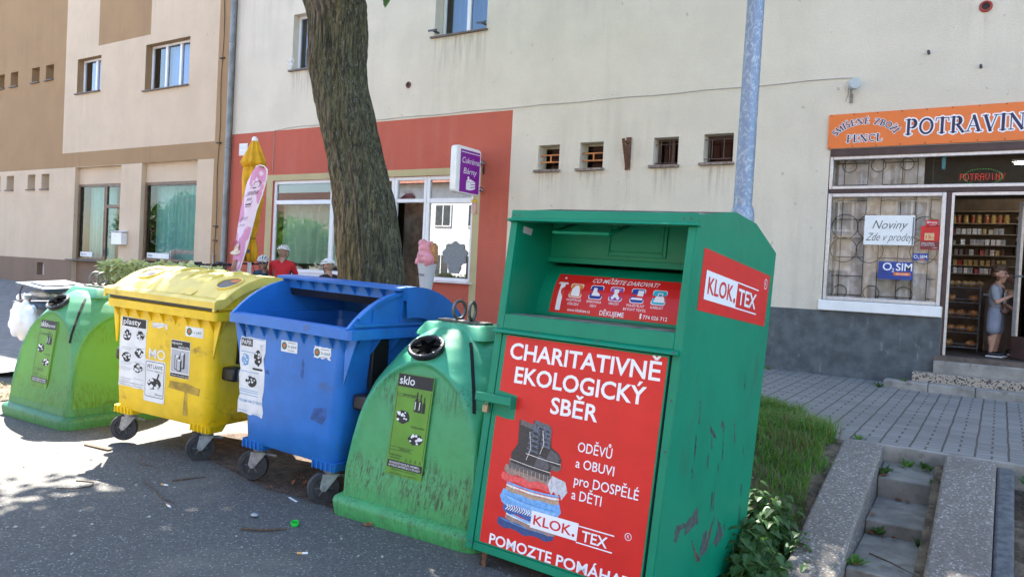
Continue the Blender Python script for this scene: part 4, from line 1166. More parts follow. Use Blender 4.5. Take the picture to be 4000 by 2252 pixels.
igloo('glass_bottle_bank', 'sun bleached green bottle bank for coloured glass beside the yellow container', (-7.70, 4.2, -.01), (0, R(.8), R(1)), M_ig2, M_ig2p, 'sklo barevné', -50, ce_mark)
# ================================================================ CLOTHES BANK
M_cg = mat('green_enamel', (.001, .205, .108), .42, .08, 3, bmp=.10, bscale=7, bdist=.02, spec=.28, dirt=((.02, .15, .085), .3, 3, (1, 1, .4)))
M_cgd = mat('scratched_steel', (.055, .075, .07), .6, .4, 30)
M_scr = mat('rusty_scratch', (.11, .06, .04), .8, .4, 30)
M_roof = mat('dark_roof', (.035, .035, .03), .9, .4, 8)  # even near-black tone, far darker than the green panels
CW, CH = 1.136, 1.93
CB = thing('clothes_bank', 'tall green steel clothes bank with red posters and a hooded chute', 'clothes bank', (-2.469, 3.481, .091), (R(-7.338), R(1.137), R(-2.088)))
FZ = fr((0, 0, 0))                             # front face: u = x, v = z
YZ = fr((0, 0, 0), (0, 1, 0), (0, 0, 1))       # side frame: u = y, v = z, n = x
SX = fr((CW, 0, 0), (0, 1, 0), (0, 0, 1))
prof = [(0, 0), (1.40, 0), (1.40, 1.434), (1.376, 1.985), (.907, 2.08), (.524, 2.065), (0, 1.935)]
b = MB(); b.prism(prof, YZ, CW - .004, CW); b.build('side_panel', M_cg, CB)
b = MB(); b.prism(prof, YZ, 0, .004); b.build('side_panel', M_cg, CB)
b = MB(); b.box(.004, CW - .004, 1.396, 1.4, .0, 1.434); b.poly([(.004, 1.4, 1.434), (CW - .004, 1.4, 1.434), (CW - .004, 1.376, 1.985), (.004, 1.376, 1.985)]); b.build('back_panel', M_cg, CB)
b = MB()
for (y0, z0), (y1, z1) in zip(prof[3:-1], prof[4:]):
    b.prism([(y0, z0 - .002), (y1, z1 - .002), (y1, z1 - .012), (y0, z0 - .012)], YZ, .004, CW - .004)
b.build('roof', M_roof, CB)
b = MB()
b.box(.0, .047, -.002, .028, .0, 1.872); b.box(1.088, CW - .004, -.002, .028, .0, 1.872)          # posts
b.box(-.002, CW + .002, -.006, .02, 1.888, 1.94)                      # fascia
b.prism([(-.034, 1.872), (.02, 1.872), (.02, 1.887), (-.026, 1.887)], YZ, -.014, CW + .012)      # fascia lip
b.box(.047, 1.088, -.001, .02, 1.25, 1.335)                           # sill panel
b.prism([(-.036, 1.222), (.01, 1.222), (.01, 1.25), (-.006, 1.2505), (-.032, 1.238)], YZ, -.005, CW - .015)
b.box(.047, 1.088, .004, .02, -.0, .045)
b.build('front_frame', M_cg, CB, bev=.003, seg=1)
b = MB(); b.box(.052, 1.074, .0, .02, .048, 1.219); b.build('door', M_cg, CB, bev=.002, seg=1)
b = MB(); b.box(.0475, 1.0875, .022, .03, .0, 1.221); b.build('door_gap', M_ink, CB)
# niche
b = MB()
b.box(.047, .05, .02, .47, 1.336, 1.93); b.box(1.086, 1.089, .02, .47, 1.336, 1.93)
b.prism([(.02, 1.325), (.345, 1.38), (.345, 1.372), (.02, 1.317)], YZ, .05, 1.086)
b.build('niche', M_cg, CB)
b = MB(); b.prism([(.018, 1.3365), (.2, 1.3565), (.2, 1.3570), (.018, 1.337)], YZ, .05, 1.086); b.build('ledge_dust', mat('dust', (.22, .20, .16), .95, .4, 9), CB)
drum = [(.315, 1.372), (.315, 1.42), (.32, 1.46), (.335, 1.53), (.36, 1.59), (.395, 1.64), (.45, 1.69)]
b = MB(); b.smooth = True
for x in (.0501, 1.0859):
    for y, z in drum: b.v.append((x, y, z))
for i in range(len(drum) - 1): b.face((i, i + len(drum), i + len(drum) + 1, i + 1))
dm = b.build('drum', M_cg, CB)
b = MB(); b.prism([(.372, 1.985), (.385, 1.985), (.402, 1.71), (.389, 1.71)], YZ, .0505, 1.0855)
b.prism([(.365, 1.70), (.385, 1.70), (.388, 1.735), (.368, 1.735)], YZ, .0506, 1.0854)
b.build('chute_flap', M_cg, CB, bev=.002, seg=1)
FL = fr((0, .3895, 1.71), (1, 0, 0), (0, -.06, 1))
b = MB()
for u0, u1, v0, v1 in ((.44, .46, .05, .25), (.80, .82, .05, .25), (.46, .80, .05, .075)): b.prism([(u0, v0), (u1, v0), (u1, v1), (u0, v1)], FL, .001, .009)
b.prism([(.465, .08), (.795, .08), (.795, .25), (.465, .25)], FL, .001, .005)
b.build('hatch', M_cg, CB, bev=.002, seg=1)
b = MB(); hb_ = [(.215, .372, 1.94), (.25, .08, 1.833), (.6, .08, 1.831), (.57, .372, 1.94)]
b.tube(hb_, .0115, 8); b.build('chute_handle', M_cg, CB, sharp=60)
# curved sticker on the drum
def drum_pt(s):
    L = [0]
    for (y0, z0), (y1, z1) in zip(drum[:-1], drum[1:]): L.append(L[-1] + math.hypot(y1 - y0, z1 - z0))
    for i in range(len(L) - 1):
        if s <= L[i + 1] or i == len(L) - 2:
            t = (s - L[i]) / (L[i + 1] - L[i]); a, c = drum[i], drum[i + 1]
            y = a[0] + (c[0] - a[0]) * t; z = a[1] + (c[1] - a[1]) * t
            dy, dz = c[0] - a[0], c[1] - a[1]; q = math.hypot(dy, dz)
            return y, z, -dz / q, dy / q
def DF(u, v, n=0.0):
    y, z, ny, nz = drum_pt(v); return Vector((u, y + ny * n, z + nz * n))
u0, u1, v0, v1 = .145, 1.04, .02, .275
b = MB(); n = 14
for i in range(n):
    a, c = v0 + (v1 - v0) * i / n, v0 + (v1 - v0) * (i + 1) / n
    b.poly([DF(u0, a, .0015), DF(u1, a, .0015), DF(u1, c, .0015), DF(u0, c, .0015)])
st = b.build('chute_sticker', M_red, dm)
b = MB(); W_, OR, NV, PU, BL, CY = range(6)
def drr(x0, x1, z0, z1, m, n, r=.012):
    b.m = m; b.rrect(DF, x0, x1, z0, z1, r, n)
b.m = W_; b.text(DF, 'CO MŮŽETE DAROVAT?', .385, .225, .032, wd=.42, bold=.014, shear=.22, n=.003)
for x in (.20, .985):
    b.plate(DF, [(x - .016, .035), (x + .016, .035), (x + .016, .09), (x + .016, .15), (x + .016, .20), (x + .036, .20), (x, .255), (x - .036, .20), (x - .016, .20), (x - .016, .15), (x - .016, .09)], .003)
ics = [(.30, OR, ('NOSITELNÉ', 'OŠACENÍ')), (.435, NV, ('SPÁROVANÁ', 'OBUV')), (.565, PU, ('HRAČKY',)), (.70, BL, ('POUŽITELNÝ', 'BYTOVÝ TEXTIL')), (.83, CY, ('KABELKY',))]
for x, c, t in ics:
    drr(x - .043, x + .043, .118, .208, W_, .003); drr(x - .039, x + .039, .122, .204, c, .0036)
    b.m = W_
    for i, q in enumerate(t): b.text(DF, q, x, .096 - i * .024, .0155, 'c', bold=.004, n=.003, wd=.0108 * len(q))
b.m = W_
x = .30; b.plate(DF, [(x - .028, .128), (x + .028, .128), (x + .028, .165), (x + .014, .192), (x, .198), (x - .014, .192), (x - .028, .165)], .0042)
x = .435; b.plate(DF, [(x - .026, .14), (x + .03, .14), (x + .028, .152), (x + .006, .165), (x + .002, .19), (x - .02, .19), (x - .02, .16)], .0042)
x = .565; b.disc(DF, x, .178, .016, n=.0042); b.disc(DF, x, .152, .017, .012, n=.0044); b.disc(DF, x - .017, .138, .01, n=.0046); b.disc(DF, x + .017, .138, .01, n=.0046); b.plate(DF, [(x - .03, .196), (x - .01, .184), (x - .01, .19)], .0048); b.plate(DF, [(x + .03, .196), (x + .01, .19), (x + .01, .184)], .0048)
x = .70; b.rect(DF, x - .002, x + .034, .16, .196, .0042); b.rect(DF, x - .034, x + .034, .138, .150, .0042)
x = .835; b.plate(DF, [(x - .034, .134), (x + .034, .134), (x + .024, .168), (x - .024, .168)], .0042); b.line(DF, [(x - .013, .168), (x - .013, .188), (x + .013, .188), (x + .013, .168)], .005, .0044)
b.text(DF, 'www.kloktex.cz', .268, .035, .018, wd=.155, bold=.006, n=.003); b.text(DF, 'DĚKUJEME', .485, .03, .028, wd=.155, bold=.014, n=.003); b.text(DF, '774 026 712', .758, .034, .021, wd=.145, bold=.01, n=.003)
b.rrect(DF, .738, .748, .032, .062, .003, .003)
b.build('print', [M_wink, mat('icon_orange', (.65, .22, .01), .35), mat('icon_navy', (.02, .02, .22), .35), mat('icon_purple', (.28, .06, .30), .35), mat('icon_blue', (.01, .04, .28), .35), mat('icon_cyan', (.01, .42, .55), .35)], st)
# main poster on the door
b = MB()
b.plate(FZ, [(.093, .058), (1.066, .058), (1.066, 1.208), (.085, 1.213), (.085, .90), (.15, .893), (.21, .885), (.212, .752), (.15, .75), (.085, .758)], .0015)
po = b.build('poster', M_red, CB)
b = MB(); b.m = 0
b.text(FZ, 'CHARITATIVNĚ', .122, 1.088, .092, wd=.918, bold=.020, n=.003)
b.text(FZ, 'EKOLOGICKÝ', .176, .958, .092, wd=.80, bold=.020, n=.003)
b.text(FZ, 'SBĚR', .434, .829, .089, wd=.29, bold=.020, n=.003)
b.build('headline', [M_wink, M_red], po); b = MB()
for t, x, z, h, wd in (('ODĚVŮ', .632, .661, .052, .20), ('a OBUVI', .632, .578, .050, .224), ('pro DOSPĚLÉ', .636, .490, .052, .368), ('a DĚTI', .632, .415, .052, .175)):
    b = MB(); b.text(FZ, t, x, z, h, wd=wd, bold=.006, n=.003); b.build('subtitle', [M_wink, M_red], po)
b = MB()
b.text(FZ, 'POMOZTE', .157, .062, .058, wd=.405, bold=.018, n=.003); b.build('slogan', [M_wink, M_red], po); b = MB()
b.text(FZ, 'POMÁHAT', .592, .062, .058, wd=.435, bold=.018, n=.003)
b.build('slogan', [M_wink, M_red], po); b = MB()
b.rect(FZ, .407, .695, .212, .302, .0042)
for z in (.290, .207): b.line(FZ, [(.695, z), (.90, z)], .006, .0042)
b.text(FZ, 'TEX', .722, .221, .055, wd=.148, bold=.016, n=.0048)
b.line(FZ, [(.976 + .017 * math.cos(t), .306 + .017 * math.sin(t)) for t in [6.283 * i / 16 for i in range(17)]], .003, .003); b.text(FZ, 'R', .976, .299, .015, 'c', n=.003)
b.m = 1; b.text(FZ, 'KLOK', .424, .232, .052, wd=.235, bold=.014, n=.005); b.disc(FZ, .672, .236, .008, n=.005)
b.build('word_mark', [M_wink, M_red], po)
# poster picture: boots on a pile of folded clothes
pal = dict(blk=(.03, .03, .034), sole=(.075, .07, .07), toe=(.06, .06, .066), lace=(.10, .13, .18), knit=(.20, .14, .12), grey=(.36, .36, .38), red=(.50, .06, .06), tan=(.30, .20, .13), sky=(.10, .25, .46), deep=(.02, .07, .22), mid=(.05, .17, .38), cream=(.55, .50, .45), dj=(.02, .045, .13), sea=(.16, .32, .50))
keys = list(pal); b = MB(); lay = [0]
def pic(c, pts):
    b.m = keys.index(c); lay[0] += 1; b.plate(FZ, pts, .0025 + lay[0] * .00004)
def band(c, x0, x1, za, zb, th, sag=.01):
    top = [(x0 + (x1 - x0) * t, za + (zb - za) * t - sag * 4 * t * (1 - t)) for t in [i / 8 for i in range(9)]]
    bot = [(x, z - th * (.85 + .15 * math.sin(i * 2))) for i, (x, z) in enumerate(top)][::-1]
    pic(c, [(top[0][0] - th * .18, top[0][1] - th * .5)] + top[::1] + [(top[-1][0] + th * .18, top[-1][1] - th * .5)] + bot) if False else pic(c, (top + [(top[-1][0] + th * .2, top[-1][1] - th * .5)] + bot + [(top[0][0] - th * .2, top[0][1] - th * .5)])[::-1])
band('dj', .20, .55, .222, .216, .052); band('mid', .21, .54, .218, .205, .006); band('knit', .245, .56, .245, .225, .03); band('cream', .245, .56, .25, .228, .008); band('sea', .245, .5, .262, .24, .014)
band('deep', .225, .56, .302, .30, .052)
for i in range(11): b.m = keys.index('cream'); b.line(FZ, [(.24 + i * .016, .297), (.25 + i * .016, .283), (.236 + i * .016, .268)], .005, .0031)
band('sky', .205, .565, .375, .372, .088, .012); band('mid', .22, .54, .352, .33, .006); band('sea', .24, .56, .34, .318, .012)
band('cream', .222, .56, .404, .398, .012); band('tan', .222, .56, .392, .386, .025); band('sky', .222, .56, .418, .412, .012)
band('red', .185, .535, .462, .462, .044); band('knit', .20, .53, .508, .50, .05)
band('grey', .50, .585, .505, .49, .10, .0)
for i in range(12): b.m = keys.index('tan'); b.line(FZ, [(.215 + i * .026, .50), (.218 + i * .026, .462)], .004, .0038)
def boot(ox, oz, s, lean):
    P = lambda pts: [(ox + x * s, oz + z * s + lean * x * s) for x, z in pts]
    pic('sole', P([(-.01, -.02), (.24, -.03), (.268, -.005), (.262, .02), (-.01, .025)]))
    pic('blk', P([(0, .01), (.255, .0), (.262, .05), (.235, .085), (.175, .11), (.15, .24), (.02, .25), (.03, .12), (-.005, .06)]))
    pic('toe', P([(.15, .03), (.24, .03), (.248, .055), (.225, .078), (.175, .095)]))
    pic('sole', P([(.03, .225), (.15, .215), (.148, .243), (.03, .252)]))
    for i in range(5): b.m = keys.index('lace'); b.line(FZ, P([(.105 - .002 * i, .225 - i * .028), (.165, .205 - i * .026)]), .008, .0052 + .00006 * lay[0]); b.line(FZ, P([(.165, .225 - i * .028), (.105, .2 - i * .026)]), .006, .0055 + .00006 * lay[0])
    b.m = keys.index('cream'); b.line(FZ, P([(-.005, .028), (.12, .022), (.262, .022)]), .003, .006 + .00006 * lay[0]); b.line(FZ, P([(.10, .05), (.12, .115), (.10, .2)]), .003, .006 + .00006 * lay[0])
boot(.325, .565, .84, -.05); boot(.228, .512, 1.0, -.06)
b.m = keys.index('lace'); b.line(FZ, [(.36, .725), (.355, .755), (.375, .77), (.385, .75), (.37, .72)], .009, .0068); b.line(FZ, [(.38, .75), (.42, .74), (.455, .66)], .008, .007)
b.build('clothing_picture', [mat('print_' + k_, tuple(min(.8, x_ * (1.0 if k_ in ('blk', 'lace') else 1.5)) for x_ in pal[k_]), .4, .2, 60) for k_ in keys], po)
# latch and padlock
b = MB(); b.box(-.045, .20, -.05, -.006, .825, .872); b.box(.0, .03, -.03, .0, .79, .824); b.box(.2, .206, -.055, .0, .81, .878)
b.build('latch', M_cg, CB, bev=.004)
b = MB(); b.box(.01, .045, -.04, -.015, .765, .805); b.tube([(.018, -.028, .803), (.018, -.028, .823), (.037, -.028, .823), (.037, -.028, .803)], .004, 6); b.build('padlock', mat('brass_padlock', (.30, .24, .14), .5, .2, metal=.6), CB, bev=.003)
b = MB()
rv = MB()
for x, z in [(.02, 1.91), (.06, 1.91), (1.06, 1.912), (1.1, 1.912), (.012, 1.262), (1.105, 1.236), (.3, 1.243), (.68, 1.243), (1.112, .75), (1.112, 1.0), (.02, .04), (.042, .035)]:
    rv.disc(FZ, x, z, .0065, n=.0072 if z > 1.88 else (.0375 if 1.22 < z < 1.25 else .003), k=10)
rv.build('rivet', M_dgrey, CB)
b = MB(); b.box(.09, .125, .04, .046, -.1, .0); b.box(.09, .096, .04, .075, -.1, .0); b.build('foot', M_rust, CB)
b = MB(); b.box(1.0, 1.035, .04, .046, -.1, .0); b.box(1.029, 1.035, .04, .075, -.1, .0); b.build('foot', M_rust, CB)
b = MB(); b.plate(YZ, [(.06, 1.82), (.15, 1.82), (.16, 1.86), (.06, 1.86)], .0505); b.build('type_plate', M_lgrey, CB)
# side sticker with the word mark
b = MB(); b.plate(SX, [(.124, 1.468), (1.295, 1.500), (1.302, 1.824), (.124, 1.79)], .0015); sp = b.build('side_sticker', M_red, CB)
sl = fr((CW, .19, 1.537), (0, 1, 0), (0, .027, 1)) 
SL = fr((CW, .19, 1.533), (0, 1, .021), (0, 0, 1))
b = MB(); b.m = 0
b.rect(SL, .0, .505, .0, .152, .003)
for z in (.003, .149): b.line(SL, [(.505, z), (.90, z)], .008, .003)
b.text(SL, 'TEX', .535, .03, .093, wd=.34, bold=.018, n=.0036)
b.line(SL, [(1.03 + .03 * math.cos(t), .205 + .03 * math.sin(t)) for t in [6.283 * i / 16 for i in range(17)]], .006, .003); b.text(SL, 'R', 1.03, .192, .028, 'c', n=.003)
b.m = 1; b.text(SL, 'KLOK', .04, .034, .092, wd=.40, bold=.014, n=.0042); b.disc(SL, .472, .042, .015, n=.0042)
b.build('print', [M_wink, M_red], sp)
# scraped paint on the side
b = MB()
def scrape(m, pts, seed):
    rd = random.Random(seed); out = []
    for i in range(len(pts)):
        a, c = pts[i], pts[(i + 1) % len(pts)]
        for k in range(6):
            t = k / 6; j = .009 if k else 0
            out.append((a[0] + (c[0] - a[0]) * t + rd.uniform(-j, j), a[1] + (c[1] - a[1]) * t + rd.uniform(-j, j)))
    b = MB(); b.plate(SX, out, .0006 + seed * .00002); b.build('paint_scrape', (M_cgd, M_scr)[m], CB)
scrape(0, [(.19, .30), (.24, .29), (.27, .345), (.33, .36), (.33, .30), (.42, .335), (.52, .36), (.478, .445), (.34, .375), (.2, .378)], 1)
scrape(0, [(.60, .16), (.63, .155), (.71, .185), (.785, .368), (.74, .33), (.70, .25), (.66, .3), (.61, .28)], 2)
scrape(1, [(.68, .19), (.71, .19), (.75, .30), (.72, .30)], 3)
scrape(0, [(.80, .21), (.87, .18), (.975, .237), (.9, .30), (.838, .346), (.85, .27)], 4)
scrape(1, [(.45, .27), (.5, .23), (.63, .14), (.6, .13), (.54, .17)], 5)
scrape(0, [(.52, .875), (.545, .87), (.64, .815), (.63, .805), (.57, .82)], 6)
scrape(0, [(.91, .927), (.925, .92), (.99, .776), (.975, .78)], 7); scrape(0, [(.70, .911), (.735, .905), (.775, .862), (.75, .858), (.73, .88), (.715, .86)], 8)
for i in range(16):
    rd = random.Random(i + 60); y = rd.uniform(.25, 1.3); z = rd.uniform(.2, 1.25); l = rd.uniform(.03, .12)
    scrape(0, [(y, z), (y + .008, z), (y + .02 + .01 * rd.random(), z - l), (y + .012, z - l * .9)], 20 + i)


# ================================================================ LAMP POLE
def pole_mat():
    m, nt, p = new_mat('spangled_zinc')
    v = coords(nt, (1, 1, .6))
    vo = N(nt, "ShaderNodeTexVoronoi"); vo.inputs['Scale'].default_value = 24; nt.links.new(v, vo.inputs['Vector'])
    n2 = noise(nt, v, 18, 5, .75, 1.5)
    c = mixc(nt, ramp(nt, n2, .50, .58), (.19, .25, .35), (.40, .45, .50))  # blue in the zinc tones paints in the reflected sky
    c = mixc(nt, math_n(nt, 'MULTIPLY', ramp(nt, vo.outputs['Distance'], .2, .6), .35), c, (.24, .29, .36))
    nt.links.new(c, p.inputs['Base Color']); p.inputs['Roughness'].default_value = .55; p.inputs['Metallic'].default_value = .35
    return m
LP = thing('lamp_post', 'mottled galvanised lamp post behind the green clothes bank', 'lamp post', (-2.21, 7.6, .4))
M_pole = pole_mat()
b = MB(); b.tube([(-2.215, 7.6, 2.42), (-2.16, 7.6, 8.5)], [.090, .070], 24); b.build('shaft', M_pole, LP, w=True)
b = MB(); b.lathe([(.116, .0), (.116, 1.92), (.108, 1.98), (.092, 2.03)], (-2.222, 7.6, .40), (.006, 0, 1), 24); b.build('base_sleeve', M_pole, LP, w=True)
b = MB(); b.tube([(-2.16, 7.6, 8.5), (-2.16, 7.3, 8.75), (-2.16, 6.6, 8.85)], .04, 10); b.build('arm', M_pole, LP, w=True)
b = MB(); b.prism([(6.7, 8.82), (6.0, 8.86), (5.95, 8.93), (6.3, 9.0), (6.7, 8.93)], fr((0, 0, 0), (0, 1, 0), (0, 0, 1)), -2.3, -2.02); b.build('lamp_head', M_dgrey, LP, w=True, bev=.02)

# ================================================================ TREE
def bark_mat():
    m, nt, p = new_mat('mossy_bark')
    v = coords(nt)
    fine = noise(nt, coords(nt, (1, 1, .14)), 36, 8, .7, .6)
    big = noise(nt, coords(nt, (1, 1, .5)), 2.2, 5, .6)
    g = nt.nodes.new("ShaderNodeNewGeometry"); s = N(nt, "ShaderNodeSeparateXYZ"); nt.links.new(g.outputs['Normal'], s.inputs[0])
    c = mixc(nt, ramp(nt, fine, .38, .62), (.045, .034, .026), (.24, .185, .14))
    side = math_n(nt, 'ADD', math_n(nt, 'MULTIPLY', s.outputs[0], .34), math_n(nt, 'MULTIPLY', big, 1.0))  # mossy right side; paler brown left paints in its brighter light
    moss = mixc(nt, ramp(nt, fine, .35, .65), (.03, .027, .011), (.15, .14, .062))
    c = mixc(nt, math_n(nt, 'MULTIPLY', ramp(nt, side, .36, .58), .88), c, moss)
    lich = ramp(nt, noise(nt, coords(nt, (1, 1, .5)), 38, 6, .8), .57, .62)
    k = math_n(nt, 'MULTIPLY', lich, ramp(nt, math_n(nt, 'ADD', s.outputs[0], math_n(nt, 'MULTIPLY', big, .8)), .55, 1.0))
    c = mixc(nt, math_n(nt, 'MULTIPLY', k, .7), c, (.26, .28, .27))
    crack = noise(nt, coords(nt, (1, 1, .05)), 14, 4, .5, .4)
    c = mixc(nt, math_n(nt, 'MULTIPLY', math_n(nt, 'SUBTRACT', 1.0, ramp(nt, math_n(nt, 'ABSOLUTE', math_n(nt, 'SUBTRACT', crack, .5)), .0, .03)), .75), c, (.012, .010, .008))
    nt.links.new(c, p.inputs['Base Color']); p.inputs['Roughness'].default_value = .95
    bump(nt, p, fine, 1.0, .05)
    return m
M_bark = bark_mat()
TR = thing('lime_tree', 'leaning mossy trunk of a street tree in front of the cafe', 'tree', (-5.35, 5.7, .0))
TY = 5.7
tr_tab = [(.0, -5.25, .56), (.25, -5.32, .48), (.8, -5.36, .435), (1.56, -5.395, .425), (1.92, -5.45, .41), (2.33, -5.54, .395), (2.75, -5.68, .375), (3.15, -5.82, .375), (3.58, -5.96, .378), (3.76, -6.02, .40), (3.90, -6.02, .385), (4.2, -6.04, .385), (4.45, -6.12, .42), (4.9, -6.22, .40), (5.6, -6.35, .36), (6.6, -6.45, .30), (8.0, -6.5, .16), (9.4, -6.5, .05)]
def trunk_pt(u, v):
    z = .0 + 9.4 * v
    for (z0, x0, r0), (z1, x1, r1) in zip(tr_tab[:-1], tr_tab[1:]):
        if z <= z1 + 1e-6:
            t = (z - z0) / (z1 - z0); x = x0 + (x1 - x0) * t; r = r0 + (r1 - r0) * t; break
    a = u * 2 * math.pi
    q = Vector((math.cos(a) * 2.6, math.sin(a) * 2.6, z * .45))
    r *= .745
    ridge = abs(mnoise.noise(Vector((math.cos(a) * 9, math.sin(a) * 9, z * 1.1 + mnoise.noise(q) * 2))))
    d = .05 * mnoise.noise(q) + .062 * (ridge - .25) + .012 * mnoise.noise(Vector((math.cos(a) * 24, math.sin(a) * 24, z * 9)))
    for ka, kz, kr, kd in ((.15, 3.95, .28, .055), (2.9, 3.72, .22, .05), (3.9, 3.4, .25, .03), (5.9, 4.35, .3, .13), (.3, 3.2, .14, .03), (4.4, 2.6, .12, .03), (5.2, 1.9, .16, .025)):
        da = math.atan2(math.sin(a - ka), math.cos(a - ka)); dd = (da * r / kr) ** 2 + ((z - kz) / kr) ** 2
        d += kd * math.exp(-dd * 1.6) * (1 + .5 * mnoise.noise(Vector((a * 7, z * 12, 3))))
    flare = .10 * max(0, .5 - z) * (1 + math.sin(a * 5))
    r = r + min(r, .4) / .4 * d + flare
    return (x + r * math.cos(a), TY + .15 * max(0, z - 3) * .1 + r * math.sin(a), z)
b = MB(); b.grid(trunk_pt, 160, 420, True); b.build('trunk', M_bark, TR, w=True, sharp=180)
rd = random.Random(12)
CC = Vector((-6.2, 5.7, 8.0)); CRX, CRY, CRZ = 3.7, 3.6, 2.9
lim = []
for i in range(11):
    z = rd.uniform(4.9, 8.0); a = i * 2.4 + rd.uniform(-.4, .4)
    x = -6.3; L = rd.uniform(2.0, 3.1)
    p0 = Vector((x, TY, z)); dirv = Vector((math.cos(a), math.sin(a), rd.uniform(.35, .8))).normalized()
    pts = [p0 + dirv * L * t + Vector((0, 0, .25 * t * t)) + Vector((rd.uniform(-.1, .1), rd.uniform(-.1, .1), 0)) for t in (0, .25, .5, .75, 1)]
    lim.append(pts)
for pts in lim:
    b = MB(); b.tube(pts, [.13, .1, .07, .045, .02], 8); b.build('branch', M_bark, TR, w=True)
def leaf_mat(name, col, tcol):
    m, nt, p = new_mat(name)
    v = coords(nt)
    c = mixc(nt, noise(nt, v, 2.5, 3), tuple(x * .6 for x in col), tuple(x * 1.5 for x in col))
    nt.links.new(c, p.inputs['Base Color']); p.inputs['Roughness'].default_value = .5
    t = N(nt, "ShaderNodeBsdfTranslucent"); t.inputs[0].default_value = (*tcol, 1)
    mx = N(nt, "ShaderNodeMixShader"); mx.inputs[0].default_value = .35
    out = nt.nodes["Material Output"]
    nt.links.new(p.outputs[0], mx.inputs[1]); nt.links.new(t.outputs[0], mx.inputs[2]); nt.links.new(mx.outputs[0], out.inputs[0])
    return m
M_leaf = leaf_mat('tree_leaf', (.05, .11, .018), (.16, .34, .03))
def leaf(b, c, d, up, L, W, fold=.25):
    """one leaf: two folded halves"""
    d = Vector(d).normalized(); s = d.cross(Vector(up)); s = s.normalized() if s.length > 1e-4 else d.orthogonal().normalized(); n = s.cross(d)
    c = Vector(c); k = len(b.v)
    pts = [c, c + d * L * .35 + s * W + n * W * fold, c + d * L * .7 + s * W * .75 + n * W * fold, c + d * L, c + d * L * .7 - s * W * .75 + n * W * fold, c + d * L * .35 - s * W + n * W * fold]
    b.v += [tuple(p) for p in pts]
    b.face((k, k + 1, k + 2, k + 3)); b.face((k, k + 3, k + 4, k + 5))
b = MB(); rd = random.Random(5)
clumps = []
while len(clumps) < 185:
    v = Vector((rd.uniform(-1, 1), rd.uniform(-1, 1), rd.uniform(-1, 1)))
    if not .25 < v.length < 1: continue
    c = Vector((CC.x + v.x * CRX, CC.y + v.y * CRY, CC.z + v.z * CRZ))
    if c.z < 5.3 + .22 * max(0, c.y - 5): continue
    clumps.append(c)
clumps += [Vector(q) for q in ((-8.6, 4.6, 7.5), (-9.0, 5.2, 7.6), (-8.0, 4.0, 7.2), (-9.3, 5.1, 8.0), (-7.5, 3.4, 7.2), (-8.3, 4.9, 8.2), (-7.0, 3.0, 6.8), (-8.7, 5.3, 8.6), (-7.8, 3.9, 8.0), (-8.9, 4.7, 8.3), (-6.6, 2.6, 7.0), (-9.4, 5.6, 7.7))]  # extra unseen clumps, added to shade the asphalt
rq = random.Random(91)
clumps += [Vector((rq.uniform(-9.5, -7.2), rq.uniform(4.8, 6.2), rq.uniform(6.2, 8.2))) for _ in range(34)]  # dense unseen clumps, added to close sun gaps over the asphalt
for c in clumps:
    r = rd.uniform(.45, .8)
    for i in range(80):
        v = Vector((rd.gauss(0, 1), rd.gauss(0, 1), rd.gauss(0, .7))); v = v / max(v.length, .3) * r * rd.uniform(.3, 1)
        d = Vector((rd.uniform(-1, 1), rd.uniform(-1, 1), rd.uniform(-.9, .2)))
        leaf(b, c + v, d, (0, 0, 1), rd.uniform(.10, .17), rd.uniform(.045, .065))
# the drooping sprig that just dips into view
for i in range(9):
    p = Vector((-5.02 + i * .022, 5.2, 4.34 - .03 * i)); leaf(b, p, (rd.uniform(-.4, .6), rd.uniform(-.4, .1), -1), (0, -1, 0), .11, .04)
b.build('crown', M_leaf, TR, w=True)
b = MB(); b.tube([(-5.3, 5.3, 5.6), (-5.1, 5.2, 4.8), (-4.98, 5.2, 4.3)], [.012, .008, .003], 5); b.build('twig', M_bark, TR, w=True)

# ================================================================ STEPS TO THE PAVEMENT
def stepstone():
    m, nt, p = new_mat('washed_concrete')
    v = coords(nt)
    vo = N(nt, "ShaderNodeTexVoronoi"); vo.inputs['Scale'].default_value = 85; nt.links.new(v, vo.inputs['Vector'])
    sep = N(nt, "ShaderNodeSeparateColor"); nt.links.new(vo.outputs['Color'], sep.inputs[0])
    c = mixc(nt, sep.outputs[0], (.135, .118, .10), (.235, .205, .175))
    c = mixc(nt, ramp(nt, sep.outputs[1], .86, .95), c, (.38, .35, .32))
    c = mixc(nt, math_n(nt, 'MULTIPLY', ramp(nt, noise(nt, v, 2, 5), .4, .7), .4), c, (.12, .10, .085))
    nt.links.new(c, p.inputs['Base Color']); p.inputs['Roughness'].default_value = .9
    bump(nt, p, vo.outputs['Distance'], .5, .005)
    return m
M_wash = stepstone()
M_slab = mat('grey_step_slab', (.19, .18, .155), .9, .25, 6, bmp=.5, bscale=100, dirt=((.09, .08, .06), .4, 5, (1, 1, 1)))
ST = thing('stone_steps', 'worn stone steps with sloping concrete cheeks up to the pavement', 'steps', (-.5, 6, -.2))
def cheek(x0, x1, dz, nm, m):
    b = MB()
    b.prism([(6.83, -.5), (6.83, .405 + dz), (6.72, .40 + dz), (4.0, -.29 + dz), (3.7, -.5)][::-1], fr((0, 0, 0), (0, 1, 0), (0, 0, 1)), x0, x1)
    return b.build(nm, m, ST, w=True, bev=.02)
cheek(-1.04, -.735, 0, 'cheek', M_wash); cheek(-.30, .036, 0, 'cheek', M_wash); cheek(.040, .15, -.03, 'edge_strip', mat('dark_strip', (.10, .105, .11), .9, .3, 20, bmp=.4))
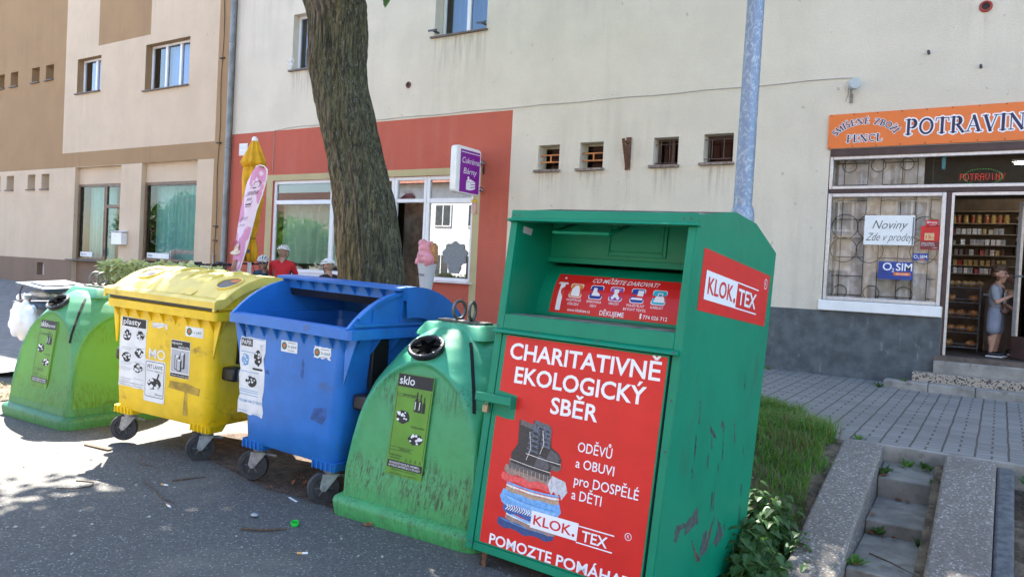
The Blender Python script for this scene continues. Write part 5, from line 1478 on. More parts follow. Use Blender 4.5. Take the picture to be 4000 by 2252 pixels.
for y0, y1, z0, z1, in ((6.52, 6.83, .21, .28), (5.95, 6.52, .02, .06), (5.16, 5.95, -.09, -.07), (4.5, 5.16, -.24, -.22)):
    b = MB(); ym = (y0 + y1) / 2
    b.prism([(y0, z0 - .2), (ym - .004, z0 - .2), (ym - .004, (z0 + z1) / 2), (y0, z0)], fr((0, 0, 0), (0, 1, 0), (0, 0, 1)), -.732, -.34)
    b.prism([(ym + .004, z0 - .2), (y1, z0 - .2), (y1, z1), (ym + .004, (z0 + z1) / 2 - .006)], fr((0, 0, 0), (0, 1, 0), (0, 0, 1)), -.732, -.345)
    b.build('step', M_slab, ST, w=True, bev=.008)
b = MB(); b.grid(lambda u, v: (-.36 + .07 * u, 4.3 + 2.5 * v, -.30 + .62 * v + .03 * mnoise.noise(Vector((u * 3, v * 20, 0)))), 3, 30); b.build('side_soil', M_soil, ST, w=True)
# a second short flight just past the strip
b = MB()
for i, (y, z) in enumerate(((6.5, .24), (6.0, .08), (5.4, -.06), (4.8, -.2))): b.box(.22, .8, y - .3, y + .29, z - .3, z)
ST2 = thing('stone_steps', 'edge of a second flight of steps beyond the dark strip', 'steps', (.5, 6, -.2))
b.build('step', M_slab, ST2, w=True, bev=.008)

# ================================================================ ENTRANCE STEPS
def terrazzo():
    m, nt, p = new_mat('speckled_stone')
    v = coords(nt)
    vo = N(nt, "ShaderNodeTexVoronoi"); vo.inputs['Scale'].default_value = 70; nt.links.new(v, vo.inputs['Vector'])
    sep = N(nt, "ShaderNodeSeparateColor"); nt.links.new(vo.outputs['Color'], sep.inputs[0])
    c = mixc(nt, ramp(nt, sep.outputs[0], .68, .75), (.36, .30, .235), (.05, .04, .035))
    nt.links.new(c, p.inputs['Base Color']); p.inputs['Roughness'].default_value = .8
    return m
ES = thing('entrance_steps', 'speckled stone steps below the open grocery door', 'steps', (.3, 10.9, .42))
b = MB(); b.box(-.69, 1.4, 11.12, 11.197, .5, .80); b.build('threshold', M_conc, ES, w=True, bev=.012)
b = MB(); b.box(-.69, 1.4, 11.195, 11.42, .70, .865); b.build('sill', mat('dark_tile', (.10, .075, .06), .6, .3, 12), ES, w=True)
b = MB(); b.box(-.905, 1.6, 10.90, 11.118, .38, .648); b.build('step', terrazzo(), ES, w=True, bev=.01)
b = MB()
for i in range(6): b.box(-1.2 + i * .5, -1.2 + i * .5 + .494, 10.65, 10.898, .35, .538)
b.build('kerbstone', M_conc, ES, w=True, bev=.012)
# ================================================================ SIGNS AND FIXTURES
WF = fr((0, 11.2, 0))                      # house wall: u = x, v = z, n towards the street
M_osign = mat('orange_sign', (.72, .165, .025), .45, .04)
M_navy = mat('navy_print', (.015, .012, .06), .45, .05)
OS = thing('shop_sign', 'long orange sign with outlined serif lettering over the grocery', 'sign', (-1, 11.17, 3.57))
b = MB(); b.prism([(-2.13, 3.575), (2.2, 3.59), (2.2, 4.06), (-2.13, 4.04)], WF, .004, .034); b.build('board', M_osign, OS, w=True, bev=.002, seg=1)
b = MB(); b.box(-2.12, 2.2, 11.172, 11.197, 3.566, 3.574); b.build('lower_edge', M_conc, OS, w=True)
# serif capitals drawn from strokes: (kind, points, width); unit height 1
def arcp(cx, cy, rx, ry, a0, a1, n=14): return [(cx + rx * math.cos(R(a0 + (a1 - a0) * i / n)), cy + ry * math.sin(R(a0 + (a1 - a0) * i / n))) for i in range(n + 1)]
TK, TN = .17, .06
def ser(x, y, w_=.34): return ([(x - w_ / 2, y), (x + w_ / 2, y)], .055)
GL = {
 'P': (.72, [([(.2, 0), (.2, 1)], TK), ([(.2, .97), (.42, .97)], TN), ([(.2, .45), (.42, .45)], TN), (arcp(.42, .71, .2, .26, 90, -90), .13), ser(.2, .03), ser(.12, .97, .2)]),
 'O': (.92, [(arcp(.46, .5, .33, .47, 60, 300), .13), (arcp(.46, .5, .33, .47, -60, 60), .13), (arcp(.46, .5, .36, .47, 60, 120, 5), .06), (arcp(.46, .5, .36, .47, 240, 300, 5), .06)]),
 'T': (.80, [([(.4, 0), (.4, 1)], TK), ([(.06, .97), (.74, .97)], TN), ([(.07, .99), (.05, .76)], .05), ([(.73, .99), (.75, .76)], .05), ser(.4, .03)]),
 'R': (.82, [([(.2, 0), (.2, 1)], TK), ([(.2, .97), (.42, .97)], TN), ([(.2, .5), (.42, .5)], TN), (arcp(.42, .735, .18, .235, 90, -90), .13), ([(.4, .5), (.72, .0)], .15), ser(.2, .03), ser(.74, .03, .2), ser(.12, .97, .2)]),
 'A': (.86, [([(.43, 1), (.14, .03)], TN), ([(.43, 1), (.72, .03)], TK), ([(.24, .35), (.6, .35)], .055), ser(.14, .03, .26), ser(.72, .03, .32)]),
 'V': (.86, [([(.16, .97), (.44, .0)], TK), ([(.72, .97), (.44, .0)], TN), ser(.16, .97, .32), ser(.72, .97, .26)]),
 'I': (.42, [([(.21, 0), (.21, 1)], TK), ser(.21, .03), ser(.21, .97)]),
 'N': (.92, [([(.18, 0), (.18, .97)], TN), ([(.18, .97), (.74, .03)], TK), ([(.74, .03), (.74, 1)], TN), ser(.18, .03, .26), ser(.74, .97, .26), ser(.12, .97, .2)]),
 'Y': (.84, [([(.42, 0), (.42, .45)], TK), ([(.14, .97), (.42, .42)], TK), ([(.72, .97), (.42, .42)], TN), ser(.42, .03), ser(.14, .97, .3), ser(.72, .97, .26)]),
 'F': (.68, [([(.2, 0), (.2, 1)], TK), ([(.2, .97), (.62, .97)], TN), ([(.2, .5), (.46, .5)], TN), ([(.61, .99), (.62, .74)], .05), ([(.47, .62), (.47, .38)], .05), ser(.2, .03)]),
 'E': (.72, [([(.2, 0), (.2, 1)], TK), ([(.2, .97), (.62, .97)], TN), ([(.2, .5), (.46, .5)], TN), ([(.2, .03), (.64, .03)], TN), ([(.61, .99), (.62, .76)], .05), ([(.64, .01), (.66, .26)], .05), ([(.47, .62), (.47, .38)], .05)]),
 'C': (.80, [(arcp(.46, .5, .34, .47, 50, 310), .11), ([(.70, .99), (.71, .68)], .05)]),
 'L': (.70, [([(.2, 0), (.2, 1)], TK), ([(.2, .03), (.62, .03)], TN), ([(.62, .01), (.65, .3)], .05), ser(.2, .97, .3)]),
 'S': (.64, [(arcp(.32, .73, .2, .24, 30, 270, 12), .11), (arcp(.32, .27, .2, .24, 90, -150, 12), .12), ([(.5, .98), (.5, .74)], .05), ([(.13, .26), (.13, .0)], .05)]),
 'M': (1.05, [([(.16, 0), (.2, .97)], TN), ([(.2, .97), (.5, .05)], TK), ([(.82, .97), (.5, .05)], TN), ([(.84, 0), (.82, .97)], TK), ser(.16, .03, .26), ser(.84, .03, .3)]),
 'Z': (.76, [([(.1, .97), (.64, .97)], TN), ([(.64, .97), (.12, .03)], TK), ([(.1, .03), (.66, .03)], TN), ([(.1, .99), (.1, .74)], .05), ([(.67, .0), (.67, .28)], .05)]),
 'B': (.74, [([(.2, 0), (.2, 1)], TK), ([(.2, .97), (.4, .97)], TN), ([(.2, .52), (.42, .52)], TN), ([(.2, .03), (.42, .03)], TN), (arcp(.4, .75, .18, .22, 90, -90, 9), .12), (arcp(.42, .275, .22, .245, 90, -90, 9), .13)]),
}
ACC = {'Í': ('I', "'"), 'Š': ('S', 'v'), 'É': ('E', "'"), 'Ž': ('Z', 'v')}
def serif(b, F, word, x, y, h, wd, mi, mo, n, grow=.10, path=None, fat=1.0):
    """outlined serif word; path(s) gives (x, y, angle) for lettering on a curve"""
    tot = sum(GL[ACC.get(c, (c,))[0]][0] for c in word if c != ' ') + .45 * word.count(' ')
    k = wd / (tot * h); pen = 0.0
    for ci, c in enumerate(word):
        if c == ' ': pen += .45; continue
        g, acc = ACC.get(c, (c, None)); adv, strokes = GL[g]
        st = [(p_, w0 * fat) for p_, w0 in strokes]
        if acc == "'": st.append(([(adv * .45, 1.1), (adv * .62, 1.28)], .09))
        if acc == 'v': st += [([(adv * .28, 1.3), (adv * .45, 1.12)], .08), ([(adv * .62, 1.3), (adv * .45, 1.12)], .08)]
        if path is None:
            tf = lambda p: (x + (pen + p[0]) * h * k, y + p[1] * h)
        else:
            cx, cy, an = path((pen + adv / 2) / tot)
            ca, sa = math.cos(an), math.sin(an)
            tf = lambda p: (cx + ((p[0] - adv / 2) * h * k) * ca - p[1] * h * sa, cy + ((p[0] - adv / 2) * h * k) * sa + p[1] * h * ca)
        for lay, (m_, gr, dn) in enumerate(((mo, grow, 0), (mi, 0, .002))):
            b.m = m_
            for si, (pts, w_) in enumerate(st):
                P = [tf(p) for p in pts]
                b.line(F, P, (w_ + gr * 2 * (1 if lay == 0 else 0)) * h, n + dn + si * .00008 + ci * .00001)
                if lay == 0 and len(P) == 2:
                    for q in (P[0], P[-1]): b.disc(F, q[0], q[1], (w_ / 2 + gr) * h, n=n - .0002 + si * .00008, k=10)
        pen += adv
b = MB()
serif(b, WF, 'POTRAVINY', -1.185, 3.715, .200, 1.50, 1, 0, .036, .075)
serif(b, WF, 'FENCL', -1.895, 3.652, .095, .45, 1, 0, .036, .075, fat=1.25)
def arcpath(t):
    a = R(158 - 136 * t); cx, cy = -1.665, 3.655
    return cx + .385 * math.cos(a), cy + .235 * math.sin(a), math.atan2(-.235 * math.cos(a) * -1, .385 * math.sin(a)) * -1
serif(b, WF, 'SMÍŠENÉ ZBOŽÍ', 0, 0, .078, .86, 1, 0, .036, .075, path=arcpath, fat=1.3)
b.build('lettering', [M_wink, M_navy], OS, w=True)
b = MB()
for i in range(14):
    for z in (3.592, 4.026): b.disc(WF, -2.1 + i * .29, z + .0035 * i * .5, .009, n=.0355, k=8)
b.build('screw', M_rust, OS, w=True)

# projecting pastry shop sign
CS = thing('projecting_sign', 'purple box sign with a cake slice on brackets beside the cafe', 'sign', (-7.99, 10.75, 2.97))
b = MB(); pts = []
for cx, cy, a0 in ((11.08 - .07, 2.98 + .07, -90), (11.08 - .07, 3.79 - .07, 0), (10.36 + .07, 3.79 - .07, 90), (10.36 + .07, 2.98 + .07, 180)):
    for k in range(6): a = R(a0 + k * 18); pts.append((cx + .07 * math.cos(a), cy + .07 * math.sin(a)))
b.prism(pts, YZ, -8.06, -7.93); b.build('box', M_white, CS, w=True, bev=.012)
CF = fr((-7.93, 0, 0), (0, 1, 0), (0, 0, 1))
b = MB(); PUR = mat('purple_panel', (.20, .015, .27), .35, .04)
b.m = 0; b.rrect(CF, 10.47, 11.045, 3.00, 3.735, .02, .003)
b.m = 1; b.rect(CF, 10.49, 11.03, 3.685, 3.697, .004)
b.text(CF, 'Cukrárna', 10.515, 3.505, .105, wd=.51, bold=-.004, shear=.18, n=.005); b.text(CF, 'Bárny', 10.57, 3.325, .105, wd=.38, bold=-.004, shear=.18, n=.005)
b.plate(CF, [(10.66, 3.05), (10.80, 3.05), (10.80, 3.19), (10.66, 3.19)], .004); b.plate(CF, [(10.805, 3.05), (10.93, 3.09), (10.93, 3.20), (10.805, 3.19)], .0042)
b.plate(CF, [(10.655, 3.195), (10.8, 3.195), (10.935, 3.205), (10.8, 3.24), (10.7, 3.235)], .0044); b.disc(CF, 10.72, 3.26, .026, n=.0045)
b.m = 0; b.line(CF, [(10.81, 3.15), (10.925, 3.165)], .014, .006); b.line(CF, [(10.81, 3.10), (10.925, 3.125)], .014, .006)
b.build('panel', [PUR, M_wink], CS, w=True)
b = MB()
for z in (3.12, 3.60): b.box(-8.03, -7.96, 11.06, 11.195, z - .04, z + .04); b.tube([(-7.95, 11.08, z), (-7.9, 11.12, z - .03), (-7.93, 11.19, z - .02)], .012, 6)
b.build('bracket', M_steel, CS, w=True, bev=.004)
b = MB(); b.tube([(-7.9, 11.13, 3.55), (-7.88, 11.12, 3.45), (-7.9, 11.14, 3.38), (-7.93, 11.15, 3.45), (-7.9, 11.13, 3.53)], .012, 6); b.build('cable', M_ink, CS, w=True)
o = thing('wasp_trap', 'small clear bottle trap with a yellow lid hanging under the purple sign', 'trap', (-7.96, 10.98, 2.65))
b = MB(); b.lathe([(.05, 0), (.055, .02), (.05, .16), (.035, .2)], (-7.96, 10.98, 2.66), k=14); b.build('bottle', mat('pink_plastic', (.55, .32, .26), .3), o, w=True)
b = MB(); b.lathe([(.06, .2), (.05, .24), (.015, .26)], (-7.96, 10.98, 2.66), k=14); b.tube([(-7.96, 10.98, 2.92), (-7.96, 10.98, 2.98)], .005, 5); b.build('lid', mat('lid_yellow', (.7, .42, .02), .4), o, w=True)

def vent(label, x, z, r, red):
    o = thing('wall_vent', label, 'vent', (x, 11.2, z))
    b = MB(); b.ring((x, 11.192, z), r, r * .28, (0, 1, 0), 24, 8); b.build('collar', mat('red_collar', (.30, .035, .025), .6, .2) if red else mat('brown_collar', (.17, .06, .04), .7, .2), o, w=True)
    b = MB(); b.lathe([(.001, 0), (r, 0), (r * .98, .012)], (x, 11.199, z), (0, -1, 0), 20); b.build('grate', mat('vent_dark', (.03, .022, .018), .9, .3), o, w=True)
vent('round red vent pipe in the plain cream wall high over the orange sign', -.36, 5.28, .058, True)
vent('small round brown vent hole in the cream wall between the upper windows', -9.82, 5.16, .05, False)
o = thing('vent_grille', 'white slatted vent cover at the top corner of the red wall', 'vent', (-14.65, 11.2, 4.0))
b = MB(); b.box(-14.8, -14.52, 11.18, 11.197, 4.0, 4.27)
for i in range(6): b.prism([(11.165, 4.02 + i * .04), (11.181, 4.02 + i * .04), (11.181, 4.045 + i * .04)], YZ, -14.785, -14.535)
b.build('cover', M_white, o, w=True)
# junction box with wire
o = thing('junction_box', 'grey round junction box on a bracket above the orange sign', 'junction box', (-1.86, 11.15, 4.42))
b = MB(); b.lathe([(.075, 0), (.075, .11), (.068, .12), (.001, .121)], (-1.84, 11.14, 4.43), (.35, -.93, -.12), 24); b.build('box', mat('pale_grey_box', (.42, .46, .46), .5, .05), o, w=True)
b = MB(); b.box(-1.885, -1.845, 11.185, 11.197, 4.19, 4.31); b.tube([(-1.865, 11.18, 4.27), (-1.865, 11.13, 4.33), (-1.86, 11.12, 4.38)], .014, 6); b.tube([(-1.9, 11.17, 4.4), (-1.9, 11.15, 4.3), (-1.93, 11.16, 4.21)], .006, 5); b.tube([(-1.88, 11.17, 4.4), (-1.875, 11.15, 4.32)], .006, 5)
b.build('bracket', mat('dull_metal', (.2, .19, .17), .6, .2), o, w=True)
o = thing('wall_wire', 'thin pale wire running along the cream wall from the cafe to the junction box', 'wire', (-5, 11.19, 4.5))
b = MB(); pts = [(-1.86, 11.185, 4.52)] + [(x, 11.19, 4.535 + .012 * math.sin(x * 3)) for x in rng(-2.4, -13.5, -.5)] if False else [(-1.86, 11.185, 4.53)] + [(-2.0 - .4 * i, 11.19, 4.54 + .008 * math.sin(i * 1.7)) for i in range(29)] + [(-13.63, 11.19, 4.5), (-13.64, 11.19, 3.55)]
b.tube(pts, .006, 6); b.build('wire', mat('wire_grey', (.36, .35, .32), .7), o, w=True)
# rusty flag bracket
o = thing('wall_bracket', 'rusty iron angle bracket between the small barred windows', 'bracket', (-5.13, 11.2, 3.38))
b = MB(); b.box(-5.175, -5.085, 11.18, 11.198, 3.38, 3.90); b.prism([(11.18, 3.40), (11.18, 3.46), (11.02, 3.86), (10.99, 3.84)], YZ, -5.165, -5.12); b.box(-5.17, -5.115, 11.03, 11.18, 3.80, 3.825)
b.build('iron', M_rust, o, w=True, bev=.004)
o = thing('fixing_pipe', 'short dark pipe stub high in the cream wall above the word on the orange sign', 'pipe stub', (-.96, 11.2, 4.76))
b = MB(); b.cyl((-.96, 11.2, 4.76), (-.965, 11.14, 4.78), .018); b.build('stub', M_dgrey, o, w=True)
o = thing('fixing_pipe', 'lower dark pipe stub in the cream wall under the round red vent', 'pipe stub', (-.37, 11.2, 4.52))
b = MB(); b.cyl((-.37, 11.2, 4.52), (-.375, 11.15, 4.54), .016); b.build('stub', M_dgrey, o, w=True)
o = thing('butterfly_ornament', 'white wire ornament on the sill of the upper window beside the trunk', 'ornament', (-13.15, 11.15, 5.8))
b = MB()
for s in (-1, 1): b.ring((-13.15 + s * .05, 11.14, 5.95), .05, .009, (0, 1, 0), 12, 5); b.ring((-13.15 + s * .04, 11.14, 5.85), .04, .009, (0, 1, 0), 12, 5)
b.tube([(-13.15, 11.14, 5.79), (-13.15, 11.14, 6.02)], .012, 6); b.build('wings', M_white, o, w=True)
for lab, x in (('dark shutter catch on the wall by the upper right window', -9.22), ('dark shutter catch by the far jamb of the upper right window', -8.1)):
    o = thing('shutter_catch', lab, 'catch', (x, 11.18, 6.1)); b = MB(); b.box(x - .1, x + .1, 11.10, 11.125, 6.09, 6.12); b.box(x - .02, x + .02, 11.125, 11.3, 6.09, 6.12); b.build('catch', M_dgrey, o, w=True)
# window paper signs of the grocery
def poster(label, nm, x0, x1, z0, z1, fn, mats, y=11.222, skew=0):
    o = thing(nm, label, 'poster', ((x0 + x1) / 2, y, z0)); F = fr((0, y, 0))
    b = MB(); b.prism([(x0, z0), (x1, z0 + skew), (x1, z1 + skew), (x0, z1)], F, -.002, 0); b.build('sheet', mats[0], o, w=True)
    b = MB(); fn(b, F); b.build('print', mats[1:], o, w=True)
M_o2 = mat('deep_blue_poster', (.012, .05, .26), .4, .25, 4)
def f1(b, F):
    b.text(F, 'Noviny', -1.51, 2.485, .12, wd=.40, bold=-.012, shear=.35, n=.002)
    b.text(F, 'Zde v prodeji', -1.585, 2.325, .11, wd=.56, bold=-.012, shear=.35, n=.002)
    b.m = 1; b.rect(F, -1.03, -1.012, 2.275, 2.64, .001)
poster('white sheet handwritten Noviny Zde v prodeji in the grocery window', 'handwritten_sign', -1.61, -1.005, 2.27, 2.665, f1, [M_paper, M_ink, M_mgrey])
def f2(b, F):
    b.text(F, 'O', -1.355, 1.935, .105, wd=.11, bold=.01, n=.002); b.text(F, '2', -1.245, 1.915, .05, wd=.03, bold=.01, n=.002); b.text(F, 'SIM', -1.195, 1.935, .10, wd=.19, bold=.012, n=.002)
    b.m = 1; b.rrect(F, -1.22, -1.02, 1.87, 1.91, .012, .002); b.m = 0; b.text(F, 'Zde v prodeji', -1.12, 1.88, .022, 'c', wd=.14, n=.003)
poster('large blue phone card poster low in the grocery window', 'phone_card_poster', -1.41, -.995, 1.815, 2.05, f2, [M_o2, M_wink, M_osign])
def f3(b, F):
    b.text(F, 'O', -.995, 2.105, .045, wd=.045, bold=.01, n=.002); b.text(F, '2', -.948, 2.095, .022, wd=.014, bold=.01, n=.002); b.text(F, 'SIM', -.925, 2.105, .042, wd=.085, bold=.012, n=.002); b.m = 1; b.rect(F, -.93, -.86, 2.083, 2.092, .002)
poster('small blue phone card sticker under the red poster in the grocery window', 'phone_card_poster', -1.01, -.825, 2.075, 2.17, f3, [M_o2, M_wink, M_osign])
def f4(b, F): b.text(F, 'SIM karty', -.808, 2.56, .028, 'c', wd=.12, bold=.012, n=.002); b.text(F, 'vodafone', -.80, 2.532, .014, 'c', wd=.07, n=.002)
M_vred = mat('poster_red', (.55, .012, .012), .4, .1)
poster('little red label SIM karty above the red poster', 'phone_card_label', -.88, -.735, 2.52, 2.605, f4, [M_vred, M_wink])
def f5(b, F):
    b.m = 0; b.rect(F, -.925, -.715, 2.225, 2.33, .001); b.m = 1; b.text(F, 'Získejte 15 GB dat', -.92, 2.295, .018, wd=.15, bold=.008, n=.002); b.text(F, 'jen za 249 Kč měsíčně', -.92, 2.27, .016, wd=.16, n=.002); b.text(F, 'vodafone', -.79, 2.24, .014, wd=.06, n=.002)
    b.m = 2; b.rect(F, -.885, -.775, 2.345, 2.435, .0015); b.m = 3; b.text(F, '15', -.87, 2.365, .045, wd=.06, bold=.014, n=.0025); b.text(F, 'GB', -.806, 2.365, .02, wd=.026, bold=.008, n=.0025)
poster('red and dark phone data poster in the grocery window', 'phone_data_poster', -.93, -.71, 2.22, 2.53, f5, [M_vred, mat('maroon_print', (.16, .02, .02), .4), M_wink, mat('gold_print', (.6, .42, .22), .4), M_vred])
# lit lettering in the transom: rows of little red and green lamps
o = thing('led_sign', 'lit red dot sign POTRAVINY ringed with green dots behind the transom glass', 'led sign', (-.28, 11.36, 3.1))
DOT = {'P': '11110 10001 10001 11110 10000 10000 10000', 'O': '01110 10001 10001 10001 10001 10001 01110', 'T': '11111 00100 00100 00100 00100 00100 00100', 'R': '11110 10001 10001 11110 10100 10010 10001', 'A': '01110 10001 10001 11111 10001 10001 10001', 'V': '10001 10001 10001 10001 10001 01010 00100', 'I': '00100 00100 00100 00100 00100 00100 00100', 'N': '10001 11001 10101 10011 10001 10001 10001', 'Y': '10001 10001 01010 00100 00100 00100 00100'}
b = MB(); FLD = fr((0, 11.36, 0))
for i, ch in enumerate('POTRAVINY'):
    for r_, row in enumerate(DOT[ch].split()):
        for c_, q in enumerate(row):
            if q == '1': b.disc(FLD, -.53 + i * .056 + c_ * .0088, 3.205 - r_ * .0125, .0035, n=.0, k=6)
b.build('red_lamps', emit('red_lamp', (1, .05, .04), .2), o, w=True)
b = MB()
for i in range(44): b.disc(FLD, -.285 + .21 * math.cos(6.283 * i / 44), 3.17 + .10 * math.sin(6.283 * i / 44), .004, n=0, k=6)
b.build('green_lamps', emit('green_lamp', (.1, 1, .15), .05), o, w=True)
o = thing('ceiling_tube', 'lit white tube lamp under the grocery ceiling', 'lamp', (.3, 12.4, 3.5))
b = MB(); b.box(.02, 1.3, 12.36, 12.44, 3.50, 3.53); b.build('housing', M_white, o, w=True)
b = MB(); b.cyl((.05, 12.4, 3.48), (1.27, 12.4, 3.48), .016); b.build('tube', emit('tube_light', (1, .96, .88), 5.0), o, w=True)
o = thing('teal_holder', 'small teal plastic holder hanging in the transom of the grocery', 'holder', (-.72, 11.32, 3.26)); b = MB(); b.box(-.745, -.70, 11.30, 11.34, 3.27, 3.45); b.build('holder', mat('teal_plastic', (.02, .30, .36), .4), o, w=True, bev=.006)

# ================================================================ GROCERY GOODS
def copies(proto, spots, group, lab=None):
    for i, (x, y, z, rz_) in enumerate(spots):
        o = proto if i == 0 else copy_tree(proto)
        o.location = (x, y, z); o.rotation_euler = (0, 0, rz_); o['group'] = group
        if lab: o['label'] = lab
SHY = 13.2
sh = thing('shop_shelf', 'tall wall shelf filled with packets inside the grocery', 'shelf', (-.3, SHY, .86))
levels = [1.98, 2.10, 2.25, 2.40, 2.56, 2.72, 2.9]
b = MB(); b.box(-1.0, .75, SHY + .16, SHY + .2, .86, 3.1); b.box(-1.02, -1.0, SHY - .1, SHY + .2, .86, 3.1); b.build('back', mat('shelf_back', (.16, .11, .07), .8, .2), sh, w=True)
for z in levels:
    b = MB(); b.box(-1.0, .75, SHY - .1, SHY + .158, z - .012, z); b.build('board', mat('shelf_board', (.33, .25, .17), .6, .1), sh, w=True)
def packet(name, label, cat, m, w_, h, d):
    o = thing(name, label, cat)
    b = MB()
    b.prism([(-w_ / 2, 0), (w_ / 2, 0), (w_ * .46, h * .5), (w_ / 2, h), (-w_ / 2, h), (-w_ * .46, h * .5)], fr((0, 0, 0)), -d / 2, d / 2)
    b.build('pack', m, o, bev=.006, seg=1)
    return o
rd = random.Random(3)
kinds = [('silver', (.62, .60, .58), .062, .085), ('dark brown', (.10, .045, .03), .06, .092), ('golden', (.50, .33, .10), .055, .08), ('red', (.42, .04, .03), .06, .075), ('cream', (.55, .48, .36), .066, .07), ('blue', (.05, .10, .28), .058, .09)]
spots = {k_[0]: [] for k_ in kinds}
for li, z in enumerate(levels[:5]):
    x = -.80; main_ = ('silver', 'silver', 'silver', 'golden', 'dark brown')[(li + 2) % 5]
    while x < .02:
        if rd.random() < .10: x += .06; continue
        kk = main_ if rd.random() < .62 else rd.choice(kinds)[0]
        spots[kk].append((x, SHY - .04 + rd.uniform(-.02, .03), z + .001, rd.uniform(-.35, .35))); x += rd.uniform(.058, .078)
for nm_, col_, w_, h_ in kinds:
    if not spots[nm_]: continue
    pk_ = packet('food_packet', 'small %s packet standing in the rows on the grocery wall shelf' % nm_, 'packet', mat(nm_.replace(' ', '_') + '_foil', col_, .35, .25, 25, metal=.2 if nm_ == 'silver' else 0), w_, h_, .04)
    copies(pk_, spots[nm_], nm_ + ' packets on the grocery shelf')
for nm_, col_, off in (('red', (.35, .10, .05), 0), ('yellow', (.45, .30, .08), 1)):
    jar = thing('food_jar', '%s jar with a gold lid standing high on the grocery wall shelf' % nm_, 'jar')
    b = MB(); b.lathe([(.036, 0), (.038, .01), (.038, .09), (.028, .105)], k=12); b.build('glass', mat('jar_' + nm_, col_, .25, .4, 40), jar)
    b = MB(); b.lathe([(.031, .105), (.031, .125), (.001, .126)], k=12); b.build('lid', mat('jar_lid', (.45, .30, .12), .4), jar)
    copies(jar, [(-.76 + i * .085 + rd.uniform(-.01, .01), SHY - .03 + rd.uniform(-.02, .02), levels[5] + .001, 0) for i in range(10) if i % 2 == off or rd.random() < .0], nm_ + ' jars on the top grocery shelf')
bot = thing('drink_bottle', 'dark glass bottle with a gold neck on the grocery shelf behind the child', 'bottle')
b = MB(); b.lathe([(.035, 0), (.037, .01), (.037, .15), (.013, .2), (.013, .25)], k=12); b.build('glass', mat('bottle_dark', (.04, .028, .012), .15, .3), bot)
b = MB(); b.lathe([(.015, .22), (.016, .262), (.001, .263)], k=10); b.build('cap', mat('bottle_gold', (.45, .30, .08), .4), bot)
copies(bot, [(.14 + i * .09, SHY - .02, z, 0) for z in (2.25, 2.56) for i in range(6)], 'bottles on the grocery shelf')
cn = thing('bread_rack', 'wire rack of bagged bread inside the grocery door', 'rack', (-.48, 12.5, .87))
for z in (.92, 1.13, 1.34, 1.55, 1.76):
    b = MB()
    for y in rng(12.35, 12.65, .1): b.tube([(-.68, y, z), (-.26, y, z)], .005, 5)
    for x in rng(-.68, -.26, .1): b.tube([(x, 12.35, z + .006), (x, 12.65, z + .006)], .004, 5)
    b.tube([(-.68, 12.34, z + .05), (-.26, 12.34, z + .05)], .006, 5)
    b.build('wire_shelf', M_steel, cn, w=True)
b = MB()
for x in (-.69, -.25):
    for y in (12.34, 12.66): b.tube([(x, y, .87), (x, y, 1.82)], .009, 6)
b.build('frame', M_steel, cn, w=True)
loaf = thing('bread_bag', 'golden loaf in a clear bag on the wire rack', 'bread')
b = MB(); b.ell((0, 0, .05), (.075, .10, .05), 14, 8); b.ell((.03, -.03, .06), (.04, .06, .045), 10, 6); b.build('loaf', mat('bread_crust', (.42, .19, .06), .35, .4, 18), loaf)
sp = []
for z in (.93, 1.14, 1.35, 1.56):
    for i in range(3):
        if rd.random() < .9: sp.append((-.61 + i * .14, 12.44 + rd.uniform(-.03, .03), z, rd.uniform(-.6, .6)))
copies(loaf, sp, 'bagged loaves on the wire rack')
roll = thing('bread_roll', 'pale crusty roll lying on top of the wire rack', 'bread')
b = MB(); b.ell((0, 0, .04), (.06, .05, .04), 12, 8); b.ell((.02, .01, .05), (.035, .03, .035), 8, 6); b.build('crust', mat('roll_crust', (.45, .27, .11), .5, .3, 30), roll)
copies(roll, [(-.62 + i * .09, 12.42 + .02 * (i % 2), 1.775, i) for i in range(5)], 'rolls on the wire rack')
ct = thing('shop_counter', 'glass fronted counter at the back of the grocery doorway', 'counter', (.2, 12.9, .87))
b = MB(); b.box(-.2, .9, 12.75, 13.05, .87, 1.66); b.build('cabinet', mat('counter_wood', (.10, .07, .05), .5, .2), ct, w=True, bev=.01)
b = MB(); b.box(-.22, .92, 12.72, 13.06, 1.662, 1.69); b.build('top', M_lgrey, ct, w=True, bev=.004)
bb = thing('bread_tray', 'shallow tray of long rolls on the grocery counter', 'tray', (.05, 12.85, 1.692))
b = MB(); b.box(-.18, .3, 12.74, 13.0, 1.692, 1.70); b.box(-.18, .3, 12.732, 12.74, 1.692, 1.74); b.build('tray', mat('tray_wood', (.28, .18, .09), .7), bb, w=True)
lr = thing('long_roll', 'long golden roll lying in the tray on the grocery counter', 'bread')
b = MB(); b.ell((0, 0, .03), (.12, .035, .03), 14, 8); b.ell((.01, 0, .037), (.09, .02, .028), 10, 6); b.build('crust', mat('roll_gold', (.5, .27, .08), .45, .3, 25), lr)
copies(lr, [(-.05, 12.79, 1.70, .2), (.05, 12.84, 1.70, -.1), (.15, 12.8, 1.70, .3), (.2, 12.9, 1.70, 0)], 'long rolls on the counter')
